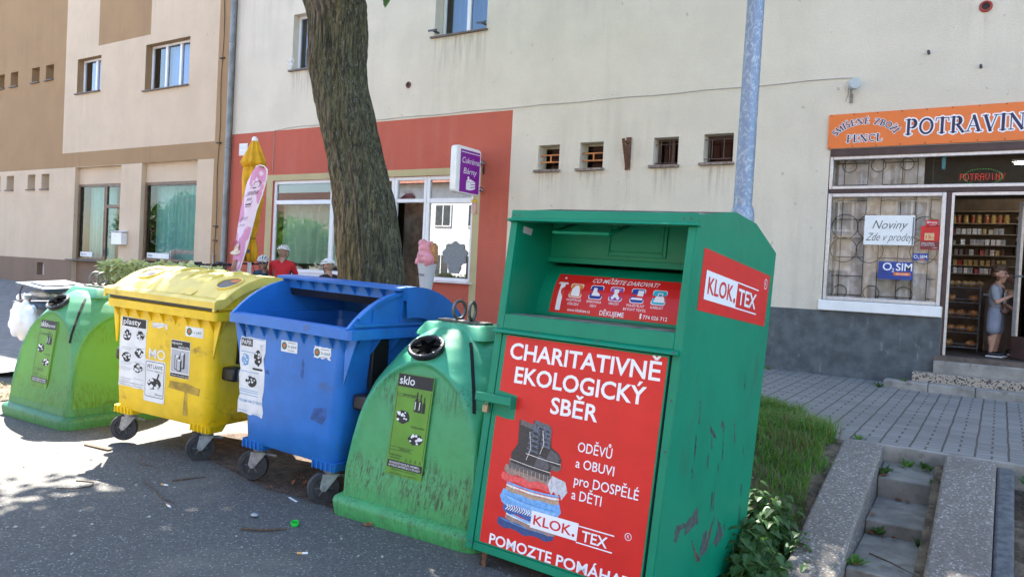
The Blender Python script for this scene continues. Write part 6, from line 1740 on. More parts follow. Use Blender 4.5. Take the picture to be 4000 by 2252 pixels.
# ================================================================ PEOPLE
def hand(b, wrist, fwd, palm_n, s=1.0, curl=.5):
    """palm, four bent fingers and a thumb as tapered capsules"""
    f = Vector(fwd).normalized(); n = Vector(palm_n); n = (n - f * n.dot(f)).normalized(); side = f.cross(n)
    w0 = Vector(wrist)
    for k, o_ in enumerate((-.026, -.009, .009, .025)):
        b.cap(w0 + side * o_ * .5 * s, w0 + (f * .075 + side * o_) * s, .014 * s, .012 * s, 8)
        L = (.030, .036, .034, .026)[k] * s
        p = w0 + (f * .08 + side * o_) * s; d = f
        for j in range(3):
            d = (d + n * curl * .55).normalized(); q = p + d * L * (1 - .15 * j)
            b.cap(p, q, (.0088 - .0008 * j) * s, (.0082 - .0008 * j) * s, 7); p = q
    t0 = w0 + (f * .03 - side * .024) * s; t1 = t0 + (f * .03 - side * .022 + n * .012) * s; t2 = t1 + (f * .028 - side * .004 + n * .010) * s
    b.cap(t0, t1, .0125 * s, .010 * s, 7); b.cap(t1, t2, .0095 * s, .008 * s, 7)

def head(b, c, fw, s=1.0, up=(0, 0, 1)):
    """skull, jaw, nose, brow, lips and ears; fw = facing direction"""
    c = Vector(c); f = Vector(fw).normalized(); u = Vector(up); u = (u - f * u.dot(f)).normalized(); r = f.cross(u)
    P = lambda x, y, z: c + (r * x + f * y + u * z) * s
    b.cap(P(0, -.025, .025), P(0, .012, .03), .082 * s, .080 * s, 14)
    b.cap(P(0, -.045, .03), P(0, -.02, .05), .075 * s, .07 * s, 12)
    b.cap(P(0, .03, -.02), P(0, .045, -.065), .062 * s, .038 * s, 12)
    b.cap(P(0, .06, -.095), P(0, .055, -.08), .022 * s, .03 * s, 10)
    b.cap(P(0, .088, .02), P(0, .108, -.022), .011 * s, .015 * s, 8)
    b.cap(P(-.035, .078, .038), P(.035, .078, .038), .013 * s, .013 * s, 8)
    b.cap(P(-.02, .085, -.055), P(.02, .085, -.055), .010 * s, .010 * s, 8)
    for q in (-1, 1): b.cap(P(q * .082, -.012, .02), P(q * .08, -.008, -.025), .016 * s, .012 * s, 8); b.cap(P(q * .04, .065, -.02), P(q * .045, .05, -.03), .02 * s, .02 * s, 8)
    return P

def hair_mat(): return mat('brown_hair', (.10, .055, .03), .6, .4, 60)
M_eye = mat('dark_eye', (.02, .015, .012), .2)

def seated(label, x, y, z, rzd, lean, shirt, helmet_m, black_side=False, headturn=0, glasses=False, arm='table', hs=1.0):
    """cyclist on a cafe chair; local +y is forward"""
    o = thing('person', label, 'person', (x, y, z), (0, 0, R(rzd)))
    sk = MB(); ln = lean
    hip = Vector((0, 0, .52)); ch = hip + Vector((0, .26 * ln, .36)); nk = ch + Vector((0, .12 * ln, .20)); hd = nk + Vector((0, .05 + .04 * ln, .135))
    fw = Vector((math.sin(R(-headturn)), math.cos(R(headturn)), -.12 - .2 * ln))
    sk.cap(ch + Vector((0, 0, .12)), nk + Vector((0, .015, .07)), .06, .052, 12)
    P = head(sk, hd, fw, hs)
    top = MB()
    top.cap(hip + Vector((-.06, 0, .02)), hip + Vector((.06, 0, .02)), .13, .13, 14)
    top.cap(hip + Vector((0, 0, .05)), ch, .145, .155, 14)
    for q in (-1, 1):
        top.cap(ch + Vector((q * .05, 0, -.02)), ch + Vector((q * .10, 0, .08)), .125, .105, 12)
        sh_ = ch + Vector((q * .185, .0, .115)); top.cap(ch + Vector((q * .08, 0, .12)), sh_, .085, .068, 12)
        if arm == 'table' or q < 0:
            el = sh_ + Vector((q * .07, .16, -.24)); wr = el + Vector((-q * .12, .22, .02 if arm == 'table' else .16))
        else:
            el = sh_ + Vector((q * .06, .14, -.24)); wr = el + Vector((-q * .06, .20, .10))
        top.cap(sh_, sh_ + (el - sh_) * .72, .066, .058, 12)
        sk.cap(sh_, el, .048, .042, 10); sk.cap(el, wr, .042, .03, 10)
        hand(sk, wr, (wr - el), (-q * .4, .2, -1), 1.0, .6)
        sk.cap(hip + Vector((q * .09, .02, -.02)), hip + Vector((q * .12, .42, -.02)), .085, .062, 12)
        sk.cap(hip + Vector((q * .12, .42, -.02)), hip + Vector((q * .12, .36, -.45)), .058, .04, 12)
    sk.cap(hip, ch, .11, .12, 12)
    body = sk.build('body', M_skin, o, vox=.011, sm=3)
    if not black_side: top.build('jersey', shirt, o, vox=.012, sm=4)
    else:
        top.build('jersey', shirt, o, vox=.012, sm=4)
        sd = MB()
        for q in (-1, 1): sd.cap(hip + Vector((q * .12, .0, .1)), ch + Vector((q * .148, .0, .02)), .05, .05, 10)
        sd.build('side_panel', M_black, o, vox=.012, sm=3)
    sh_b = MB(); 
    for q in (-1, 1):
        sh_b.cap(hip + Vector((q * .09, .0, -.02)), hip + Vector((q * .12, .34, -.02)), .10, .078, 12)
    sh_b.build('shorts', M_black, o, vox=.014, sm=3)
    for q in (-1, 1): so_ = MB(); so_.cap(hip + Vector((q * .12, .34, -.47)), hip + Vector((q * .12, .52, -.48)), .045, .038, 10); so_.build('shoe', M_white, o, vox=.014, sm=2)
    # helmet: shell of ribs over a dark liner
    f = fw.normalized(); u = Vector((0, 0, 1)); u = (u - f * u.dot(f)).normalized(); r = f.cross(u)
    hc = hd + u * .045 * hs - f * .008
    def hp(a, e, k): # longitudinal angle a (front 0..pi back), lateral e
        return hc + (f * math.cos(a) * .128 + u * math.sin(a) * .098 * math.cos(e) + r * math.sin(e) * .100 * (math.sin(a) * .55 + .45)) * k * hs
    lin = MB(); lin.grid(lambda uu, v: hp(math.pi * (.02 + .96 * uu), R(-88 + 176 * v), .97), 18, 16); lin.build('helmet_liner', M_black, o)
    hm = MB()
    for e in (-82, -50, -17, 17, 50, 82):
        hm.tube([hp(math.pi * t, R(e * (.75 + .25 * math.sin(math.pi * t))), 1.0) for t in [i / 12 * .98 + .01 for i in range(13)]], [.010 + .008 * math.sin(math.pi * i / 12) for i in range(13)], 8)
    for t in (.12, .5, .85): hm.tube([hp(math.pi * t, R(e), 1.0) for e in range(-85, 86, 17)], .011, 8)
    hm.build('helmet', helmet_m, o, sharp=180)
    stp = MB()
    for q in (-1, 1): stp.tube([P(q * .088, .02, .05), P(q * .085, .025, -.04), P(q * .03, .05, -.125)], .006, 6)
    stp.build('strap', M_black, o)
    if glasses:
        g = MB(); 
        for q in (-1, 1): g.ell(P(q * .035, .094, .018), (.034, .02, .024), 12, 8)
        gl_ = g.build('glasses_lens', mat('dark_lens', (.02, .03, .05), .1), o)
        g = MB(); g.tube([P(-.075, .085, .038), P(0, .11, .042), P(.075, .085, .038)], .006, 6); g.tube([P(.075, .085, .035), P(.085, -.01, .025)], .004, 5); g.tube([P(-.075, .085, .035), P(-.085, -.01, .025)], .004, 5); g.build('frame', M_white, gl_)
    else:
        g = MB()
        for q in (-1, 1): g.ell(P(q * .033, .082, .02), (.011, .011, .011), 10, 6)
        g.build('eyes', M_eye, o)
    hr = MB(); hr.cap(P(0, -.05, -.03), P(0, -.06, .03), .068 * hs, .07 * hs, 12); hr.build('hair', mat('cropped_hair', (.30, .19, .13), .8, .2, 60), o)
    return o
M_jred = mat('red_jersey', (.55, .012, .02), .7, .08, 6)
M_jblk = mat('black_jersey', (.014, .014, .016), .75, .1)
M_jteal = mat('teal_jersey', (.012, .055, .085), .7, .15, 8)
PZ = pave_z(-11.5, 10)
def cafe_chair(label, x, y, rzd):
    o = thing('cafe_chair', label, 'chair', (x, y, pave_z(x, y)), (0, 0, R(rzd)), 'chairs of the cafe terrace')
    m = mat('grey_chair', (.07, .08, .11), .5, .1)
    b = MB(); b.box(-.22, .22, -.2, .22, .40, .43); b.build('seat', m, o, bev=.01)
    b = MB(); b.grid(lambda u, v: (-.22 + .44 * u, -.23 - .05 * v + .03 * math.cos((u - .5) * 3), .44 + .42 * v), 8, 6); b.grid(lambda u, v: (.22 - .44 * u, -.245 - .05 * v + .03 * math.cos((u - .5) * 3), .44 + .42 * v), 8, 6); b.build('backrest', m, o)
    for sx in (-1, 1):
        for sy in (-1, 1):
            b = MB(); b.tube([(sx * .19, sy * .18, .40), (sx * .22, sy * .23, .0)], .012, 6); b.build('leg', M_steel, o)
def face_pos(px, py): return px, py
cafe_chair('dark chair under the cyclist in red', -11.80, 10.0, 35); cafe_chair('dark chair under the cyclist in teal', -12.33, 10.12, -120); cafe_chair('dark chair under the cyclist in black', -10.5, 10.05, 88)
seated('cyclist in a red jersey and striped white helmet seen from behind', -11.80, 10.0, PZ + .15, 35, .12, M_jred, M_white, True, 0, hs=1.06)
seated('cyclist in a dark teal top with white helmet and sunglasses leaning forward', -12.33, 10.12, PZ - .06, -150, .55, M_jteal, M_white, False, 10, True)
seated('cyclist in black with black and white helmet seen in profile', -10.50, 10.05, PZ - .07, 88, .1, M_jblk, M_white, False, 0, arm='mug')
tb = thing('cafe_table', 'round pale terrace table between the three cyclists', 'table', (-11.3, 10.55, PZ))
b = MB(); b.lathe([(.001, .70), (.42, .70), (.43, .715), (.42, .73), (.001, .73)], k=32); b.build('tabletop', M_white, tb)
b = MB(); b.tube([(0, 0, .02), (0, 0, .70)], .03, 12); b.lathe([(.25, 0), (.24, .02), (.03, .04)], k=24); b.build('pedestal', M_steel, tb)

# ================================================================ CAFE TERRACE
PA = thing('parasol', 'closed yellow parasol on a white pole beside the downpipe', 'parasol', (-12.12, 9.5, pave_z(-12, 9.5)))
px, py = -12.12, 9.5
def par(r, h, t): return .66 * r * (1 + .16 * math.sin(t * 8 + h * 2.5) + .05 * math.sin(t * 3 + h * 7))
b = MB()
pf = [(.03, 3.95), (.09, 3.90), (.20, 3.72), (.31, 3.52), (.335, 3.48), (.30, 3.46), (.26, 3.40)]
b.lathe(pf[::-1], (px, py, 0), k=64, fn=par)
pf2 = [(.25, 3.47), (.27, 3.2), (.26, 2.8), (.22, 2.45), (.17, 2.2), (.115, 2.06), (.13, 2.0), (.18, 1.86), (.20, 1.74), (.16, 1.62), (.06, 1.60)]
b.lathe(pf2[::-1], (px, py, 0), k=64, fn=par)
b.build('canopy', mat('yellow_canvas', (.66, .34, .008), .8, .15, 6, bmp=.2, bscale=200), PA, w=True, sharp=180)
b = MB(); b.lathe([(.06, 3.90), (.055, 3.955), (.03, 3.985), (.001, 3.99)], (px, py, 0), k=20); b.build('finial', M_white, PA, w=True)
b = MB(); b.tube([(px, py, .5), (px, py, 3.6)], .036, 14); b.build('pole', M_white, PA, w=True)
b = MB(); b.ring((px, py, 2.06), .085, .016, (.1, 0, 1), 20, 6); b.build('tie_strap', mat('strap_yellow', (.4, .2, .01), .8), PA, w=True)
b = MB(); b.box(px - .3, px + .3, py - .3, py + .3, pave_z(-12, 9.5) - .02, pave_z(-12, 9.5) + .07); b.build('foot', M_conc, PA, w=True, bev=.01)
b = MB(); F = fr((px + .05, py - .155, 0))
for u, v in ((.10, 1.80), (-.07, 1.72)):
    b.m = 0; b.disc(F, u, v, .05, .04, n=.0); b.m = 1; b.disc(F, u, v, .05, .035, n=.002); b.m = 0; b.text(F, 'Prima', u, v - .014, .026, 'c', wd=.08, bold=.01, n=.004)
b.build('logo', [M_white, mat('logo_blue', (.03, .03, .22), .5)], PA, w=True)
# beach flag
FG = thing('beach_flag', 'pink teardrop advertising flag of the pastry shop on a pole', 'flag', (-12.2, 9.2, pave_z(-12.2, 9.2)))
lf = [(-12.40, .95), (-12.32, 1.35), (-12.25, 1.92), (-12.13, 2.57), (-11.95, 3.08), (-11.78, 3.26), (-11.66, 3.34), (-11.56, 3.36), (-11.46, 3.34)]
rt = [(-12.16, .95), (-12.06, 1.36), (-11.82, 1.93), (-11.61, 2.57), (-11.47, 2.85), (-11.40, 3.05), (-11.37, 3.16), (-11.365, 3.24), (-11.37, 3.29)]
def lerp_l(L, t):
    q = t * (len(L) - 1); i = min(int(q), len(L) - 2); a, c = L[i], L[i + 1]; k = q - i
    return a[0] + (c[0] - a[0]) * k, a[1] + (c[1] - a[1]) * k
def flag_pt(u, v, n=0.0):
    a, c = lerp_l(lf, v), lerp_l(rt, v)
    return Vector((a[0] + (c[0] - a[0]) * u, 9.2 - n + .05 * math.sin(u * 3.5 + v * 5) * (1 - u), a[1] + (c[1] - a[1]) * u))
def flag_mat():
    m, nt, p = new_mat('pink_flag')
    v = coords(nt, (1, 1, .5))
    f = noise(nt, v, 2.4, 2, .4, 1.5)
    c = mixc(nt, ramp(nt, f, .50, .53), (.62, .26, .42), (.74, .58, .66))
    nt.links.new(c, p.inputs['Base Color']); p.inputs['Roughness'].default_value = .75
    return m
b = MB(); b.grid(lambda u, v: flag_pt(u, v), 10, 40); b.grid(lambda u, v: flag_pt(1 - u, v, -.004), 10, 40); b.build('cloth', flag_mat(), FG, w=True)
def FGF(u, v, n=0.0):      # flat lettering frame mapped on the flag face: u,v in metres
    z = v
    t = min(1, max(0, (z - .95) / (3.36 - .95)))
    for _ in range(3):
        a = lerp_l(lf, t); c = lerp_l(rt, t); zz = (a[1] + c[1]) / 2; t = min(1, max(0, t + (z - zz) / 2.6))
    a = lerp_l(lf, t); c = lerp_l(rt, t); cx = (a[0] + c[0]) / 2; w_ = c[0] - a[0]
    uu = .5 + u / w_
    return Vector((cx + u, 9.2 - n - .004 + .05 * math.sin(uu * 3.5 + t * 5) * (1 - uu), v + u * .10))
b = MB(); I, BR, CRM, RD = range(4)
b.m = I; b.text(FGF, 'CUKRÁRNA', 0, 2.83, .085, 'c', wd=.36, bold=.004, n=.006); b.text(FGF, 'BÁRNY', .0, 2.735, .05, 'c', wd=.16, bold=.004, n=.006)
b.line(FGF, [(-.12, 2.96), (-.10, 3.03), (-.05, 3.08), (.03, 3.09), (.09, 3.05), (.10, 2.97)], .012, .006); b.line(FGF, [(-.04, 2.97), (.04, 2.97)], .02, .0065)
b.line(FGF, [(-.10, 2.71), (-.08, 2.62), (.07, 2.62), (.10, 2.72)], .01, .006); b.plate(FGF, [(-.08, 2.65), (.08, 2.65), (.07, 2.68), (-.07, 2.68)], .0062)
b.text(FGF, 'Dezerty', -.02, 2.38, .07, 'c', wd=.26, bold=-.008, shear=.3, n=.006); b.text(FGF, 'a zmrzlina', .0, 2.26, .05, 'c', wd=.22, bold=-.008, shear=.3, n=.006)
FM_ = [mat('flag_ink', (.12, .05, .07), .7), mat('cake_brown', (.36, .16, .07), .7), mat('cream_print', (.72, .58, .45), .7), mat('cherry_red', (.45, .05, .08), .7)]
b.build('lettering', FM_, FG, w=True); b = MB()
b.m = CRM; b.disc(FGF, -.01, 1.77, .17, .05, n=.006); b.plate(FGF, [(-.10, 1.78), (.10, 1.78), (.10, 1.93), (-.06, 1.90)], .0066)
b.m = BR; 
for v in (1.81, 1.85, 1.89): b.line(FGF, [(-.09, v), (.10, v + .01)], .014, .0072)
b.m = RD; b.disc(FGF, .02, 1.96, .025, n=.007); b.disc(FGF, -.10, 1.95, .04, .06, n=.0068)
b.build('cake_picture', FM_, FG, w=True); b = MB()
b.m = BR; b.rrect(FGF, -.10, .06, 1.48, 1.62, .03, .006); b.disc(FGF, -.02, 1.62, .08, .02, n=.0068); b.disc(FGF, -.08, 1.46, .05, .03, n=.0064); b.disc(FGF, .03, 1.45, .05, .03, n=.0066)
b.build('coffee_picture', FM_, FG, w=True); b = MB()
b.m = CRM; b.disc(FGF, .0, 1.26, .11, .06, n=.006); b.m = RD; b.disc(FGF, .0, 1.26, .10, .05, n=.0066); b.m = CRM; b.text(FGF, 'Prima', 0, 1.245, .04, 'c', wd=.15, bold=.012, n=.0072)
b.build('logo', FM_, FG, w=True)
b = MB(); b.tube([(x + .012, 9.2, z) for x, z in [(-12.28, .5)] + rt] + [(-11.44, 9.2, 3.36), (-11.55, 9.2, 3.385), (-11.68, 9.2, 3.36)], .011, 8); b.build('pole', M_whitep, FG, w=True)
b = MB(); b.box(-12.55, -12.1, 9.0, 9.4, .45, .55); b.build('foot', M_black, FG, w=True, bev=.01)
# giant ice cream
IC = thing('ice_cream_model', 'giant pink ice cream cone figure standing at the cafe entrance', 'ice cream', (-8.17, 10.0, pave_z(-8, 10)))
b = MB(); b.lathe([(.05, .52), (.055, .8), (.09, 1.2), (.14, 1.6), (.165, 1.72), (.15, 1.73)], (-8.17, 10, 0), k=28); b.build('cone', mat('grey_cone', (.50, .50, .52), .4, .05), IC, w=True)
b = MB(); b.lathe([(.2, .45), (.2, .49), (.06, .53)], (-8.17, 10, 0), k=24); b.build('foot', M_dgrey, IC, w=True)
rd = random.Random(9); b = MB()
b.ell((-8.19, 10, 1.84), (.17, .16, .16)); b.ell((-8.20, 9.99, 1.98), (.13, .13, .13)); b.ell((-8.24, 9.95, 2.06), (.08, .08, .08)); b.ell((-8.10, 9.93, 1.80), (.12, .1, .12))
for i in range(26): a = rd.uniform(0, 6.28); z = rd.uniform(1.72, 2.08); r = .15 - .07 * (z - 1.72) / .36; b.ell((-8.19 + r * math.cos(a), 10 + r * math.sin(a), z), (.05, .05, rd.uniform(.03, .06)), 10, 6)
b.build('scoop', mat('pink_ice_cream', (.62, .24, .28), .45, .15, 20), IC, w=True, vox=.012, sm=2)
b = MB(); b.prism([(-8.09, 1.72), (-7.98, 1.76), (-7.99, 2.03), (-8.05, 2.09), (-8.10, 2.0)], fr((0, 0, 0)), -10.06, -9.94); b.build('wafer', mat('wafer', (.42, .20, .08), .7, .4, 60, bmp=.5), IC, w=True, bev=.02)
b = MB(); F = fr((-8.19, 9.862, 0)); b.text(F, 'Prima', -.07, 1.52, .05, wd=.16, bold=.008, shear=.2, n=.012); b.build('logo', M_ink, IC, w=True)
o = thing('menu_board', 'white paper price notice under the cafe ledge beside the trunk', 'notice', (-10.2, 11.15, .9)); F = fr((0, 11.16, 0))
b = MB(); b.prism([(-10.42, 1.02), (-9.98, 1.02), (-9.98, 1.34), (-10.42, 1.34)], F, 0, .01); b.build('board', M_paper, o, w=True); b = MB(); b.text(F, 'Prezzo', -10.38, 1.22, .06, wd=.26, bold=-.01, shear=.2, n=.012); b.build('lettering', M_mgrey, o, w=True)
o = thing('paper_ornament', 'grey paper cut out of an ice cream stuck inside the right cafe window', 'ornament', (-8.55, 11.3, 1.6)); F = fr((0, 11.27, 0))
rd = random.Random(2); b = MB(); pts = [(-8.56 + .28 * math.cos(t) * (1 + .08 * math.sin(t * 9)), 1.92 + .24 * math.sin(t) * (1 + .08 * math.sin(t * 9))) for t in [6.283 * i / 60 for i in range(60)]]
b.prism(pts, F, .0, .003); b.prism([(-8.72, 1.70), (-8.66, 1.58), (-8.46, 1.58), (-8.40, 1.70)], F, .0, .0028); b.build('cut_out', mat('grey_paper', (.22, .225, .225), .8, .15, 30), o, w=True)
# trellis with ivy
TL = thing('ivy_trellis', 'wooden lattice fence covered with leaves round the cafe terrace', 'fence', (-11.6, 7.5, .45))
b = MB()
for i in range(30):
    x = -13.5 + i * .13
    for s in (-1, 1): 
        x1 = x + s * .6
        if -13.52 < x1 < -9.6: b.tube([(x, 7.5 + s * .006, .62), (x1, 7.5 + s * .006, 1.40)], .011, 5)
b.tube([(-13.5, 7.5, 1.40), (-9.65, 7.5, 1.36)], .016, 6)
for x in (-13.5, -12.2, -10.9, -9.65): b.box(x - .03, x + .03, 7.52, 7.58, .43, 1.40)
b.build('lattice', mat('trellis_wood', (.11, .07, .045), .8, .3, 20), TL, w=True)
b = MB(); rd = random.Random(4)
for i in range(2200):
    x = rd.uniform(-13.55, -9.6); top = 1.47 - .01 * (x + 13.5) / 3.9 - .07 * smooth(-10.8, -9.6, x); z = top - abs(rd.gauss(0, .14)) + .03 * math.sin(x * 9)
    leaf(b, (x, 7.5 + rd.uniform(-.10, .02), z), (rd.uniform(-1, 1), rd.uniform(-1, .2), rd.uniform(-.8, .7)), (0, -.4, 1), rd.uniform(.08, .14), rd.uniform(.035, .06))
b.build('foliage', leaf_mat('pale_ivy', (.58, .62, .32), (.45, .5, .2)), TL, w=True)

# ================================================================ BICYCLES
def bicycle(label, x, y, rzd, col):
    o = thing('bicycle', label, 'bicycle', (x, y, pave_z(x, y)), (0, R(0), R(rzd)), 'bicycles parked by the trellis'); o.scale = (1.12, 1.12, 1.17)
    fm = mat('bike_' + col[0], col[1], .35, .05)
    b = MB(); bbk = (0, 0, .29); seat_t = (-.17, 0, .76); hd_t = (.42, 0, .82); hd_b = (.46, 0, .68); rear = (-.45, 0, .345)
    for a, c, r in ((bbk, seat_t, .016), (seat_t, hd_t, .016), (bbk, hd_b, .02), (hd_t, hd_b, .02)): b.tube([a, c], r, 8)
    for s in (-1, 1): b.tube([(bbk[0], s * .03, bbk[2]), (rear[0], s * .06, rear[2])], .009, 6); b.tube([(seat_t[0], s * .02, .72), (rear[0], s * .06, rear[2])], .008, 6)
    b.build('frame', fm, o)
    b = MB()
    for s in (-1, 1): b.tube([(.47, s * .055, .66), (.60, s * .055, .345)], .013, 6)
    b.box(.44, .50, -.07, .07, .64, .69); b.build('fork', M_black, o)
    for cx in (-.45, .60):
        b = MB(); b.ring((cx, 0, .345), .325, .024, (0, 1, 0), 40, 8)
        wl = b.build('wheel', M_rubber, o)
        b = MB(); b.ring((cx, 0, .345), .298, .008, (0, 1, 0), 40, 6)
        for i in range(14):
            a = 6.283 * i / 14; b.tube([(cx, .025 * (-1) ** i, .345), (cx + .298 * math.cos(a), 0, .345 + .298 * math.sin(a))], .0016, 4)
        b.cyl((cx, -.05, .345), (cx, .05, .345), .018, k=10); b.build('spokes', M_steel, wl)
    b = MB(); b.tube([(.41, 0, .82), (.39, 0, .93), (.45, 0, .96)], .015, 8); b.tube([(.40, -.36, .985), (.43, -.16, .965), (.45, 0, .96), (.43, .16, .965), (.40, .36, .985)], .013, 8)
    for s in (-1, 1): b.tube([(.40, s * .36, .985), (.415, s * .24, .975)], .019, 8); b.tube([(.43, s * .22, .97), (.50, s * .26, .945)], .007, 5); b.tube([(.45, s * .19, .965), (.58, s * .10, .99), (.60, s * .05, .85), (.50, 0, .70)], .005, 5)
    b.box(.44, .50, -.03, .03, .97, .995); b.build('handlebar', M_black, o)
    b = MB(); b.tube([(-.17, 0, .74), (-.20, 0, .93)], .013, 8); b.build('seat_post', M_black, o)
    b = MB(); b.cap((-.30, 0, .955), (-.24, 0, .955), .06, .055, 10); b.cap((-.24, 0, .95), (-.05, 0, .945), .04, .02, 10); b.v = [(p[0], p[1], .945 + (p[2] - .945) * .45) for p in b.v]; b.build('saddle', M_black, o)
    b = MB(); b.lathe([(.09, -.003), (.09, .003)], (0, .05, .29), (0, 1, 0), 24); b.tube([(0, .06, .29), (.13, .07, .20)], .01, 6); b.tube([(0, -.06, .29), (-.13, -.07, .38)], .01, 6); b.box(.10, .17, .07, .15, .19, .21); b.box(-.16, -.10, -.15, -.07, .37, .39); b.build('crank', M_dgrey, o)
    b = MB(); b.cyl((.16, .0, .40), (.06, .0, .56), .036, k=12); b.build('water_bottle', mat('teal_bottle', (.02, .25, .32), .4), o)
bicycle('black bicycle with its handlebar turned, nearer the wide curtained window', -13.75, 9.05, -28, ('black', (.015, .015, .017)))
bicycle('black bicycle beside the pink flag with a teal bottle', -12.95, 9.1, -15, ('dark_grey', (.03, .03, .034)))
bicycle('red bicycle leaning behind the flag by the parasol pole', -13.0, 9.75, 8, ('red', (.5, .02, .015)))

# ================================================================ OVERFLOWING LITTER BIN
LBN = thing('wheelie_bin', 'dark grey litter bin overflowing behind the bleached bottle bank', 'bin', (-10.76, 5.3, pave_z(-11, 5.3)))
M_bing = mat('blue_grey_bin', (.075, .10, .14), .5, .15)
b = MB(); loft(b, [rr_loop(.16, -.16, .16, .05, .0), rr_loop(.19, -.2, .2, .05, .78)]); b.build('body', M_bing, LBN)
b = MB(); loft(b, [rr_loop(.32, -.34, .32, .04, .78), rr_loop(.36, -.38, .35, .04, .79), rr_loop(.36, -.38, .35, .04, .845), rr_loop(.33, -.35, .32, .04, .85)]); b.build('rim', M_bing, LBN, bev=.004)
lf_ = fr((-.33, -.36, 1.07), (.98, .0, -.07), (0, .99, .06)); b = MB(); b.prism([(0, 0), (.78, 0), (.78, .66), (0, .66)], lf_, .0, .03); b.prism([(.03, .03), (.75, .03), (.75, .63), (.03, .63)], lf_, -.03, -.001); b.prism([(.2, .1), (.6, .1), (.6, .5), (.2, .5)], lf_, .031, .05); b.build('lid', M_bing, LBN, bev=.008)
b = MB(); b.tube([(-.10, -.37, 1.06), (-.10, -.40, .97), (-.10, -.39, .88)], .012, 6); b.build('chain', M_dgrey, LBN)
rd = random.Random(31)
def bag(label, c, r, m, seed):
    o = thing('rubbish_bag', label, 'bag', c); rd = random.Random(seed); b = MB()
    b.ell((0, 0, 0), r, 18, 12)
    for i in range(22): a = rd.uniform(0, 6.28); t = rd.uniform(-1, 1); q = math.sqrt(1 - t * t); b.ell((r[0] * .85 * q * math.cos(a), r[1] * .85 * q * math.sin(a), r[2] * .85 * t), (r[0] * .3, r[1] * .3, r[2] * rd.uniform(.15, .45)), 8, 6)
    b.build('bag', m, o, vox=.013, sm=2)
z0 = pave_z(-11, 5.3)
bag('bulging white carrier bag hanging over the side of the litter bin', (-10.56, 4.82, z0 + .62), (.25, .13, .23), mat('white_bag', (.82, .82, .84), .35, .05), 1)
bag('cloudy clear bag squeezed under the raised lid of the litter bin', (-10.76, 5.18, z0 + .95), (.24, .18, .075), mat('cloudy_bag', (.55, .52, .48), .3, .2, 10), 2)
bag('crumpled white tissue bundle on the rim of the litter bin', (-10.98, 5.0, z0 + .90), (.10, .08, .05), M_torn, 3)
o = thing('drink_can', 'silver drink can lying on top of the litter bin', 'can', (-10.57, 4.97, z0 + .93)); b = MB(); b.lathe([(.025, 0), (.033, .008), (.033, .11), (.027, .118), (.024, .116), (.001, .115)], (0, -.06, 0), (.2, -1, .1), 16); b.build('can', mat('can_metal', (.6, .6, .6), .3, .1, metal=.8), o)
o = thing('plastic_bottle', 'brown drink bottle among the rubbish on the litter bin', 'bottle', (-10.83, 4.96, z0 + .87)); b = MB(); b.lathe([(.03, 0), (.033, .02), (.033, .14), (.012, .19), (.012, .21)], (0, 0, 0), (1, -.2, .15), 12); b.build('bottle', mat('brown_bottle', (.22, .10, .04), .3), o)

# ================================================================ PLANTS
M_grass = leaf_mat('grass_blade', (.085, .20, .025), (.18, .40, .04))
M_dryg = leaf_mat('dry_grass_blade', (.22, .20, .07), (.25, .22, .08))
def blade(b, p, h, lean, a, wd):
    d = Vector((math.cos(a), math.sin(a), 0)); s = Vector((-d.y, d.x, 0)) * wd; k = len(b.v); p = Vector(p)
    m_ = p + Vector((0, 0, h * .6)) + d * lean * h * .35; t = p + Vector((0, 0, h * (1 - .25 * lean))) + d * lean * h
    b.v += [tuple(p - s), tuple(p + s), tuple(m_ + s * .7), tuple(m_ - s * .7), tuple(t)]
    b.face((k, k + 1, k + 2, k + 3)); b.face((k + 3, k + 2, k + 4))
b = MB(); rd = random.Random(8); n = 0
while n < 15000:
    x = rd.uniform(-2.6, -1.04); y = rd.uniform(4.9, 8.4)
    if x > -1.04 - .1 * abs(math.sin(y * 5)): continue
    far = y > 6.9
    if far and (x > -1.1 - (y - 6.9) * .62 or y > 8.3): continue
    dens = .35 + .65 * smooth(5.0, 6.6, y)
    if rd.random() > dens: continue
    z = pave_z(x, y) - .01 if far else bank_z(x, y)
    h = rd.uniform(.07, .15) * (1.5 if 6.7 < y < 7.8 else 1.0) * (.6 + .8 * abs(mnoise.noise(Vector((x * 3, y * 3, 2)))))
    b.m = 1 if rd.random() < .16 + .25 * (y < 5.8) + .35 * (mnoise.noise(Vector((x * 2.5, y * 2.5, 9))) > .15) else 0
    blade(b, (x, y, z), h * 1.1, rd.uniform(.2, 1.2), rd.uniform(0, 6.28), rd.uniform(.0025, .0045)); n += 1
tag(b.build('bank_grass', [M_grass, M_dryg]), 'green grass growing on the bank between the clothes bank and the steps', 'grass', kind='stuff')
b = MB(); rd = random.Random(18)
for i in range(2600):
    x = rd.uniform(-17, -9.0); y = rd.uniform(3.85, 4.42); blade(b, (x, y, .01), rd.uniform(.02, .06), rd.uniform(.6, 1.3), rd.uniform(0, 6.28), .003)
tag(b.build('dry_grass', M_dryg), 'dry cut grass along the edge of the far paving', 'grass', kind='stuff')
M_net = leaf_mat('nettle_leaf', (.055, .125, .035), (.11, .24, .04))
M_stem = mat('green_stem', (.07, .12, .03), .7, .2)
